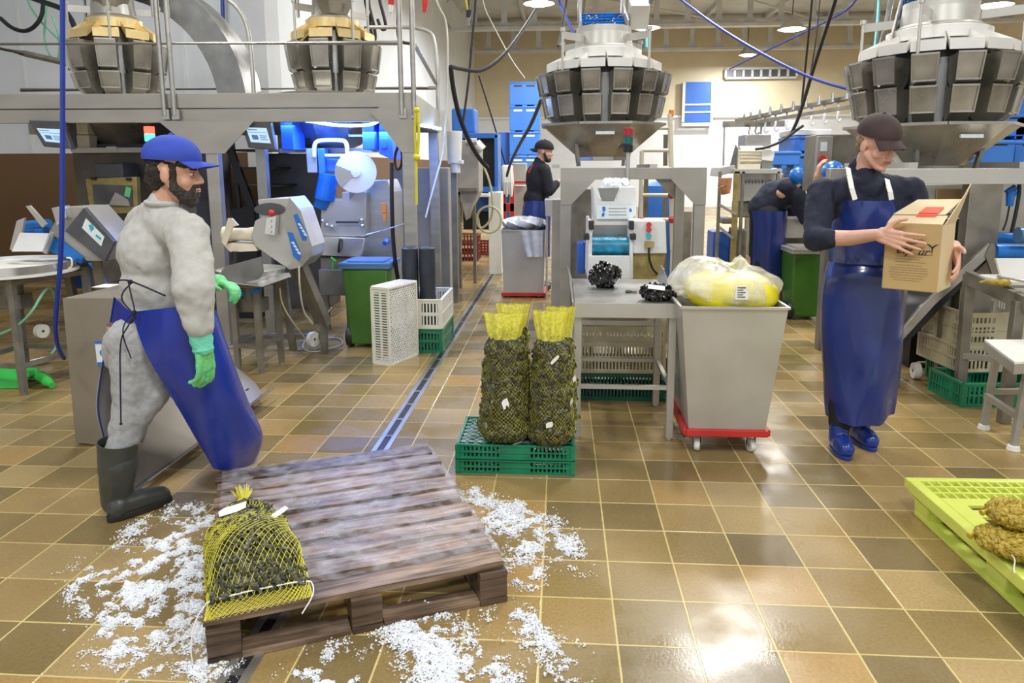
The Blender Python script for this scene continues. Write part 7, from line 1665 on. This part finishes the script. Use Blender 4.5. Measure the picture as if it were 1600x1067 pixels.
# apron
A = [[W(206, 487, 2.865), W(252, 482, 2.76), W(300, 478, 2.78), W(338, 486, 2.96), W(325, 480, 3.22)],
     [W(226, 548, 2.80), W(268, 545, 2.76), W(318, 545, 2.82), W(362, 556, 3.0), W(345, 550, 3.30)],
     [W(262, 612, 2.84), W(298, 615, 2.82), W(345, 618, 2.90), W(388, 630, 3.1), W(372, 620, 3.42)],
     [W(300, 676, 2.92), W(328, 685, 2.94), W(366, 682, 3.02), W(408, 682, 3.22), W(396, 675, 3.5)],
     [W(336, 730, 3.03), W(352, 734, 3.06), W(372, 733, 3.12), W(396, 722, 3.27), W(402, 705, 3.50)]]
sheet('apron', A, ['apron_blue', 'apron_inside'], pA_, 46, 44, .003, wav=lambda u, v: V((.006*math.sin(u*13+v*4), -.008*math.sin(u*9+v*7)*v, 0)))
A = [[W(180, 464, 3.00), W(196, 480, 2.90), W(209, 489, 2.865)], [W(174, 505, 3.03), W(184, 512, 2.93), W(196, 512, 2.88)], [W(168, 552, 3.06), W(170, 545, 3.0), W(173, 535, 2.96)]]
sheet('apron_corner', A, ['apron_blue', 'apron_inside'], pA_, 16, 16)
A = [[W(170, 520, 3.05), W(190, 520, 3.2), W(225, 520, 3.3)], [W(158, 580, 3.04), W(190, 580, 3.22), W(240, 575, 3.3)], [W(151, 640, 3.04), W(190, 640, 3.2), W(240, 630, 3.26)], [W(166, 695, 3.06), W(190, 690, 3.18), W(225, 690, 3.24)]]
sheet('apron_panel', A, ['apron_inside', 'apron_inside'], pA_, 24, 24)
b = MB(); ptube(b, [(179, 464, 2.99), (170, 520, 3.04), (158, 580, 3.03), (151, 640, 3.03), (166, 696, 3.05)], .004, 6, 3); build('apron_piping', b, 'apron_navy', pA_)
b = MB(); ptube(b, [(178, 440, 2.93), (196, 436, 2.87), (222, 446, 2.84), (258, 462, 2.79)], .0035, 6, 2); ptube(b, [(200, 438, 2.84), (205, 462, 2.82), (212, 488, 2.80), (200, 510, 2.80), (187, 530, 2.79), (188, 600, 2.79), (189, 660, 2.79)], .003, 6, 3)
ptube(b, [(208, 440, 2.84), (192, 455, 2.83), (189, 470, 2.84), (206, 487, 2.82), (213, 496, 2.81), (204, 505, 2.81)], .003, 6, 3); ptube(b, [(211, 487, 2.82), (196, 500, 2.81), (190, 522, 2.80), (205, 560, 2.79)], .0028, 6, 3)
b.sph(W(204, 440, 2.84), .009, 8, 6); b.sph(W(210, 488, 2.82), .010, 8, 6); b.sph(W(189, 662, 2.79), .006, 8, 6); build('apron_string', b, 'navy_cloth', pA_)

# ---- man with the box
FB = Fr(W(1371, 226, 3.80), V((.42, -1, -.34)), V((.04, -.20, 1)))
Yb = 3.86
rs, ls = W(1284, 300, Yb), W(1424, 296, Yb+.02); re, rw = W(1276, 372, 3.70), W(1374, 366, 3.43)
le, lw = W(1448, 396, 3.84), W(1491, 384, 3.62)
hp = W(1347, 425, 3.90); fR, fL = V((1.50, 3.80, 0)), V((1.665, 3.93, 0))
def f(b):
    head(b, FB, .98)
    b.chain([FB.p(-.045, 0, -.16), W(1358, 330, Yb+.02), hp], [.058, .11, .11], 16); b.chain([W(1356, 300, Yb), rs], [.06, .05]); b.chain([W(1356, 300, Yb), ls], [.06, .05])
    b.chain([rs, re], [.05, .04], 14); b.chain([re, W(1328, 372, 3.58), rw], [.044, .038, .026], 14)
    b.chain([ls, le, lw], [.05, .04, .027], 14)
    b.chain([W(1322, 440, 3.9), V((1.53, 3.88, .5)), fR+V((0, .03, .1))], [.085, .06, .04]); b.chain([W(1370, 440, 3.92), V((1.69, 3.97, .5)), fL+V((0, .03, .1))], [.085, .06, .04])
    b.chain([fR+V((0, .03, .08)), fR+V((0, -.07, .04))], [.035, .03]); b.chain([fL+V((0, .03, .08)), fL+V((.01, -.07, .04))], [.035, .03])
    hand(b, rw, V((.80, -.55, -.26)), V((.60, .80, 0)), 1, [(.10, .15, .12), (.08, .12, .10), (.08, .12, .12), (.08, .15, .12)], 1.03, spread=.16, tdir=V((.45, -.25, .75)))
    hand(b, W(1494, 390, 3.53), V((-.20, -.70, -.68)), V((-.87, .50, .0)), -1, [(.15, .25, .2), (.18, .3, .25), (.2, .3, .25), (.2, .3, .25)], 1.05, spread=.14, tdir=V((-.12, -.85, .25)))
    b.chain([lw, W(1494, 390, 3.53)], [.028, .027])
pB_ = person('person in a brown cap and blue bib apron carrying a cardboard box', f, 'skin_light', .0045, 2)
face_bits(pB_, FB, .98, 'hair_blond', True); cap_hat(pB_, FB, 'cap_brown', .97, brim_len=.068, low=.058)
b = MB(); b.sph(FB.p(-.03, 0, .012), (.082, .082, .05), 16, 10, rot=FB.m); b.sph(FB.p(-.065, 0, -.03), (.045, .06, .035), 14, 9, rot=FB.m); build('hair', b, 'hair_blond', pB_, mods=REMESH(.006, 1))
def f(b):
    b.sph(W(1354, 322, Yb+.03), (.205, .125, .18), 22, 14); b.chain([FB.p(-.05, 0, -.13), W(1356, 296, Yb)], [.066, .10], 16); b.sph(W(1350, 385, Yb+.05), (.175, .12, .15), 22, 14)
    b.chain([W(1354, 290, Yb), rs+V((.012, 0, -.012))], [.085, .068], 16); b.chain([W(1354, 290, Yb), ls+V((-.012, 0, -.012))], [.085, .068], 16)
    b.chain([rs, re+V((-.005, 0, .0)), W(1292, 372, 3.64)], [.074, .064, .056], 16); b.chain([ls, le], [.07, .06], 16)
cloth(pB_, 'shirt', 'navy_cloth', f, .009, .028, 3)
b = MB(); b.lathe([(.064, -.02), (.068, .01), (.058, .035)], FB.p(-.048, 0, -.165), 26, sy=.95); build('collar', b, 'navy_cloth', pB_)
def f(b): b.chain([W(1325, 440, 3.92), V((1.52, 3.86, .45)), V((1.505, 3.83, .15))], [.09, .075, .06]); b.chain([W(1368, 440, 3.94), V((1.69, 3.96, .45)), V((1.67, 3.95, .17))], [.09, .075, .06])
cloth(pB_, 'trousers', 'black_cloth', f, .011, .015)
def skirt(rows, a0=-118, a1=118, n=12):
    out = []
    for (px, py, hwp, dep, Y) in rows:
        c = W(px, py, Y); hw_ = hwp*Y/FPX; out.append([c+V((math.sin(R(a))*hw_, -math.cos(R(a))*dep, 0)) for a in [a0+(a1-a0)*i/n for i in range(n+1)]])
    return out
rows = [(1350, 404, 50, .145, 3.90), (1347, 440, 57, .165, 3.90), (1346, 500, 58, .165, 3.89), (1346, 560, 58, .165, 3.88), (1344, 610, 53, .15, 3.87), (1343, 648, 48, .13, 3.86)]
P = skirt(rows)
for i, p in enumerate(P[-1]): P[-1][i] = p+V((0, 0, .02 if i > 7 else -.012))
sheet('apron', P, ['apron_navy', 'apron_inside'], pB_, 70, 50, .003, wav=lambda u, v: V((.004*math.sin(v*11+u*5), -.020*math.sin(u*11+v*3.5)*v-.010*math.sin(u*23-v*6)*v-.014*math.exp(-((v-.12-.5*(u-.5)**2)/.05)**2)-.012*math.exp(-((u-.62+.25*v)/.05)**2)*min(1, 2*v), 0)))
P = skirt([(1349, 312, 40, .150, Yb+.02), (1350, 340, 46, .165, Yb+.02), (1350, 375, 52, .165, Yb+.03), (1350, 408, 52, .155, Yb+.03)], -88, 88)
sheet('bib', P, ['apron_navy', 'apron_inside'], pB_, 40, 24, .003, wav=lambda u, v: V((0, -.006*math.sin(u*17+v*5)-.008*math.exp(-((v-.9)/.06)**2)*math.sin(u*29), 0)))
for pts in ([(1325, 262, 3.80), (1327, 275, 3.735), (1331, 295, 3.705), (1336, 312, 3.70)], [(1386, 280, 3.79), (1388, 290, 3.735), (1391, 300, 3.71), (1393, 312, 3.71)]):
    b = MB(); q = [W(*p) for p in pts]
    for i in range(3): b.bar(q[i], q[i+1], .024, .004, up=V((0, -1, .2)))
    build('apron_strap', b, 'white_plastic', pB_)
for c_, d_ in ((fR, V((-.05, -1, 0))), (fL, V((.1, -1, 0)))):
    d_.normalize(); b = MB(); b.chain([c_+V((0, .03, .15)), c_+V((0, .02, .06))], [.052, .05], 16); b.chain([c_+d_*-.06+V((0, 0, .045)), c_+d_*.05+V((0, 0, .052)), c_+d_*.09+V((0, 0, .048))], [.044, .052, .046], 16)
    bo = build('boot', b, 'boot_blue', pB_, mods=REMESH(.006, 4))
    b = MB(); lat = V((-d_.y, d_.x, 0)); n = 24
    pts = [c_+d_*(.015-.125*math.cos(a))+lat*.05*math.sin(a) for a in [2*math.pi*i/n for i in range(n)]]
    b.add([p+V((0, 0, .001)) for p in pts]+[p+V((0, 0, .022)) for p in pts], [tuple(range(n-1, -1, -1)), tuple(range(n, 2*n))]+[(i, (i+1) % n, n+(i+1) % n, n+i) for i in range(n)]); build('sole', b, 'boot_blue', bo, bevel=.003)

# ---- the cardboard box
bY = 3.40; TL, TR, BRr, BLl = W(1388, 352, bY+.06), W(1475, 352, bY-.08), W(1463, 460, bY-.08), W(1379, 449, bY+.06)
exb = ((TR-TL)+(BRr-BLl)).normalized(); ezb = ((TL-BLl)+(TR-BRr)).normalized(); eyb = ezb.cross(exb).normalized(); ezb = exb.cross(eyb).normalized()
wdb, hb_ = ((TR-TL).length+(BRr-BLl).length)/2, ((TL-BLl).length+(TR-BRr).length)/2; db = .24; o0 = BLl
Bp = lambda x, y, z: o0 + exb*x + eyb*y + ezb*z
t = thing('cardboard_box', 'brown printed cardboard box carried by the person in the brown cap', 'box', tuple(o0))
def slab(b, pts, th=.004):
    n_ = (pts[1]-pts[0]).cross(pts[2]-pts[0]).normalized()*th; k = len(pts); b.add(pts+[p+n_ for p in pts], [tuple(range(k-1, -1, -1)), tuple(range(k, 2*k))]+[(i, (i+1) % k, k+(i+1) % k, k+i) for i in range(k)])
def f(b):
    slab(b, [Bp(0, 0, 0), Bp(wdb, 0, 0), Bp(wdb, 0, hb_), Bp(0, 0, hb_)]); slab(b, [Bp(0, db, 0), Bp(0, db, hb_), Bp(wdb, db, hb_), Bp(wdb, db, 0)])
    slab(b, [Bp(0, 0, 0), Bp(0, db, 0), Bp(wdb, db, 0), Bp(wdb, 0, 0)])
    slab(b, [Bp(0, 0, 0), Bp(0, 0, hb_), Bp(0, db, hb_), Bp(0, db, 0)])
part(t, 'box_body', 'card', f, smooth=False)
part(t, 'box_side', 'card_side', lambda b: slab(b, [Bp(wdb, 0, 0), Bp(wdb, db, 0), Bp(wdb, db, hb_), Bp(wdb, 0, hb_)]), smooth=False, label='paler side of the box')
part(t, 'top_flap', 'card_side', lambda b: slab(b, [Bp(0, 0, hb_), Bp(wdb, 0, hb_), Bp(wdb, .085, hb_+.035), Bp(0, .085, hb_+.03)]), smooth=False, label='front top flap')
part(t, 'top_flap', 'card_side', lambda b: slab(b, [Bp(-.0, .085, hb_+.035), Bp(wdb-.01, .085, hb_+.040), Bp(wdb+.02, .25, hb_+.105), Bp(.06, .25, hb_+.10)]), smooth=False, label='raised back flap')
part(t, 'side_flap', 'card_side', lambda b: slab(b, [Bp(wdb, .03, hb_), Bp(wdb, .24, hb_), Bp(wdb+.045, .26, hb_+.18), Bp(wdb+.035, .20, hb_+.13)]), smooth=False)
part(t, 'tape_label', 'red_label', lambda b: (slab(b, [Bp(.10, .06, hb_+.0285), Bp(.18, .06, hb_+.03), Bp(.185, .087, hb_+.042), Bp(.105, .087, hb_+.041)], -.003), slab(b, [Bp(.105, .0855, hb_+.044), Bp(.185, .0855, hb_+.0465), Bp(.195, .15, hb_+.072), Bp(.12, .15, hb_+.070)], .003)), smooth=False)
rotb = Matrix((exb, ezb, -eyb)).transposed().to_euler()
bd = [c for c in t.children if c.name.startswith('box_body')][0]
def onb(x, z, e=.0052): return Bp(x, -e, z)
text('printed_name', 'ety', .050, 'ink', bd, onb(wdb*.34, hb_*.60), rotb, .0008, .0003, .35)
text('printed_name', 'ur', .050, 'ink', bd, onb(wdb*.70, hb_*.59), rotb, .0008, .0003, .35)
def f(b):
    x, z = wdb*.86, hb_*.675
    for s_ in (-1, 1): b.add([onb(x, z-.010), onb(x+s_*.012, z+.002), onb(x+s_*.026, z+.012), onb(x+s_*.010, z+.010), onb(x, z+.0)], [(0, 1, 2, 3, 4)])
    b.add([onb(x-.004, z), onb(x+.004, z), onb(x+.002, z-.03), onb(x-.002, z-.03)], [(0, 1, 2, 3)])
    x, z = wdb*.52, hb_*.735
    b.tube([onb(x-.03, z-.008), onb(x-.01, z-.01), onb(x+.02, z-.004), onb(x+.032, z+.004)], .0014, 5, smooth=2); b.tube([onb(x-.012, z-.004), onb(x-.008, z+.012), onb(x+.004, z+.014), onb(x+.01, z+.006), onb(x, z)], .0012, 5, smooth=2)
    b.tube([onb(wdb*.62, hb_*.54), onb(wdb*.76, hb_*.545), onb(wdb*.88, hb_*.555)], .0011, 5, smooth=1)
build('printed_bird', (lambda b: (f(b), b)[1])(MB()), 'ink', bd, smooth=False)
def f(b):
    rr = random.Random(2)
    for i, (z, x0, x1) in enumerate(((.50, .22, .70), (.465, .2, .66), (.42, .2, .76), (.37, .22, .70), (.33, .1, .8), (.295, .12, .82), (.255, .1, .82), (.215, .12, .80), (.175, .14, .74), (.14, .2, .7))):
        x = x0
        while x < x1:
            e = min(x1, x+rr.uniform(.03, .09)); b.add([onb(wdb*x, hb_*z), onb(wdb*e, hb_*z), onb(wdb*e, hb_*z+.0032), onb(wdb*x, hb_*z+.0032)], [(0, 1, 2, 3)]); x = e+.012
build('printed_text', (lambda b: (f(b), b)[1])(MB()), 'ink_soft', bd, smooth=False)

# ---- far man beyond the central frame
Yc_ = 9.0
FC = Fr(W(851, 236, Yc_), V((1, -.15, -.12)))
def f(b):
    head(b, FC, 1.0); b.chain([FC.p(-.04, 0, -.15), W(843, 285, Yc_), W(838, 320, Yc_), W(835, 345, Yc_)], [.06, .14, .13, .12], 14)
    b.chain([W(850, 265, Yc_-.15), W(858, 298, Yc_-.15), W(872, 285, Yc_-.05)], [.05, .045, .03]); hand(b, W(872, 285, Yc_-.05), V((.6, .3, .5)), V((0, 0, -1)), 1, [.3]*4)
    b.chain([W(833, 350, Yc_-.1), V((W(833, 350, Yc_).x, Yc_-.1, .08))], [.085, .05]); b.chain([W(840, 350, Yc_+.1), V((W(842, 350, Yc_).x, Yc_+.1, .08))], [.085, .05])
pC_ = person('far bearded person in dark clothes and a backwards dark cap beside the central frame', f, 'skin_light', .010, 2)
cap_hat(pC_, FC, 'black_cloth', 1.02, brim=-1)
b = MB(); b.sph(FC.p(.05, 0, -.10), (.045, .045, .035), 12, 8, rot=FC.m); b.chain([FC.p(.01, -.068, -.03), FC.p(.04, -.045, -.09)], [.016, .02]); build('beard', b, 'beard', pC_)
def f(b):
    b.sph(W(842, 282, Yc_), (.17, .20, .24), 18, 12); b.sph(W(838, 312, Yc_), (.16, .18, .18), 18, 12)
    b.chain([FC.p(-.05, 0, -.13), W(842, 270, Yc_)], [.07, .14]); b.chain([W(850, 266, Yc_-.15), W(858, 298, Yc_-.17), W(869, 288, Yc_-.08)], [.085, .07, .05], 14)
cloth(pC_, 'sweater', 'black_cloth', f, .016, .02)
def f(b): b.chain([W(833, 350, Yc_-.1), V((W(833, 350, Yc_).x, Yc_-.1, .15))], [.10, .07]); b.chain([W(840, 350, Yc_+.1), V((W(842, 350, Yc_).x, Yc_+.1, .15))], [.10, .07])
cloth(pC_, 'trousers', 'black_cloth', f, .02, .0)
for yy in (-.1, .1):
    b = MB(); x = W(836, 350, Yc_).x; b.chain([(x-.02, Yc_+yy, .12), (x, Yc_+yy, .05), (x+.16, Yc_+yy, .045)], [.06, .05, .045]); build('boot', b, 'boot_grey', pC_)
P = skirt([(840, 313, 21, .18, Yc_), (838, 340, 23, .2, Yc_), (836, 370, 24, .2, Yc_), (836, 400, 24, .2, Yc_)], -80, 190)
sheet('apron', P, ['apron_navy', 'apron_inside'], pC_, 30, 14)
b = MB(); b.bar(W(832, 256, Yc_-.17), W(826, 270, Yc_-.21), .014, .01); build('apron_strap', b, 'red_paint', pC_)

# ---- bending worker at the trough
Yd = 7.75
FD = Fr(W(1247, 286, Yd-.15), V((.8, .2, -.8)), V((.6, 0, .8)))
def f(b):
    head(b, FD, 1.0); hip_ = W(1195, 335, Yd); sh = W(1228, 304, Yd)
    b.chain([FD.p(-.04, 0, -.14), sh, hip_], [.055, .10, .12], 14)
    for q in (-.16, .16):
        a, e = sh+V((.03, q*.8, -.03)), W(1246, 325, Yd)+V((0, q, 0)); w_ = W(1252, 352, Yd)+V((.05, q, 0)); b.chain([a, e, w_], [.055, .045, .03]); hand(b, w_, V((.3, 0, -1)), V((1, 0, 0)), 1, [.3]*4)
        b.chain([hip_+V((0, q*.6, 0)), V((hip_.x-.05, Yd+q*.6, .5)), V((hip_.x-.05, Yd+q*.6, .08))], [.10, .07, .05])
pD_ = person('person bending over the white trough in a blue hair cap and blue apron', f, 'skin_light', .010, 2)
b = MB(); b.sph(FD.p(-.02, 0, .045), (.125, .11, .095), 20, 12, rot=FD.m); build('hair_cap', b, 'belt_blue', pD_)
def f(b):
    hip_ = W(1196, 325, Yd); sh = W(1228, 302, Yd); b.chain([sh, W(1210, 308, Yd), hip_], [.155, .175, .18], 18); b.chain([FD.p(-.05, 0, -.12), sh], [.10, .15])
    for q in (-.17, .17):
        a, e = sh+V((.05, q, 0)), W(1245, 325, Yd)+V((0, q, 0)); b.chain([a, e, W(1249, 342, Yd)+V((0, q, 0))], [.09, .08, .06], 14)
cloth(pD_, 'shirt', 'navy_cloth', f, .015, .025)
def f(b):
    h_ = W(1195, 335, Yd)
    for q in (-.1, .1): b.chain([h_+V((0, q, 0)), V((h_.x-.03, Yd+q, .5)), V((h_.x-.04, Yd+q, .16))], [.13, .09, .07])
cloth(pD_, 'trousers', 'black_cloth', f, .018, .01)
for q in (-.1, .1):
    b = MB(); x = W(1195, 335, Yd).x-.04; b.chain([(x, Yd+q, .14), (x, Yd+q, .05), (x+.17, Yd+q, .045)], [.065, .05, .045]); build('boot', b, 'boot_blue', pD_)
P = skirt([(1197, 328, 30, .24, Yd), (1198, 350, 28, .24, Yd), (1196, 390, 27, .22, Yd), (1196, 425, 27, .2, Yd), (1196, 450, 27, .2, Yd)], -60, 190)
sheet('apron', P, ['apron_navy', 'apron_inside'], pD_, 36, 16)
t = pthing('white_trough', 'white trough with a steel front where the bending worker reaches in', 'trough', (1240, 380), 7.75); t.location.z = 0; OFF[t.name].z = 0
part(t, 'trough_back', 'white_plastic', lambda b: pp(b, [(1240, 299), (1270, 299), (1275, 345), (1240, 345)], 8.4, .03))
part(t, 'trough_body', 'steel_light', lambda b: pp(b, [(1222, 342), (1300, 345), (1300, 372), (1224, 372)], 7.68, .04), bevel=.004)
part(t, 'rim', 'white_plastic', lambda b: pp(b, [(1222, 338), (1300, 341), (1300, 345), (1222, 342)], 7.66, .08))
part(t, 'trough_floor', 'white_plastic', lambda b: b.add([W(1224, 371, 7.7), W(1300, 371, 7.7), W(1300, 350, 8.4), W(1224, 350, 8.4)], [(0, 1, 2, 3)]))
part(t, 'lower_hopper', 'steel_grimy', lambda b: pp(b, [(1222, 372), (1300, 372), (1275, 410), (1262, 425), (1240, 400)], 7.8, .3))
for x in (1224, 1296): part(t, 'leg', 'steel_grimy', lambda b: pbz(b, x, 372, x+5, 7.75, .05))
# ---- worker behind the cabinet
Ye = 6.35
FE = Fr(W(1301, 277, Ye), V((-.3, -1, -.2)))
def f(b):
    head(b, FE, .95); b.chain([FE.p(-.04, 0, -.15), W(1305, 320, Ye+.05), W(1306, 380, Ye+.05)], [.055, .12, .12], 14)
    b.chain([W(1290, 308, Ye), W(1272, 312, Ye-.15), W(1277, 276, Ye-.2)], [.05, .042, .028]); hand(b, W(1277, 276, Ye-.2), V((.1, 0, 1)), V((1, 0, 0)), 1, [.5]*4)
    b.chain([W(1300, 390, Ye+.05), V((W(1300, 390, Ye).x, Ye+.05, .06))], [.09, .05]); b.chain([W(1312, 390, Ye+.05), V((W(1312, 390, Ye).x, Ye+.05, .06))], [.09, .05])
pE_ = person('person in a blue cap raising a hand, mostly hidden behind the box carrier', f, 'skin', .010, 2)
cap_hat(pE_, FE, 'belt_blue', 1.0)
def f(b):
    b.sph(W(1305, 325, Ye+.05), (.18, .12, .22), 18, 12); b.sph(W(1306, 370, Ye+.05), (.16, .12, .2), 18, 12); b.chain([W(1290, 308, Ye), W(1271, 312, Ye-.15), W(1275, 290, Ye-.2)], [.08, .06, .045], 14)
cloth(pE_, 'shirt', 'navy_cloth', f, .015, .02)
def f(b): b.chain([W(1300, 390, Ye+.05), V((W(1300, 390, Ye).x, Ye+.05, .12))], [.10, .07]); b.chain([W(1312, 390, Ye+.05), V((W(1312, 390, Ye).x, Ye+.05, .12))], [.10, .07])
cloth(pE_, 'trousers', 'apron_navy', f, .018, .01)
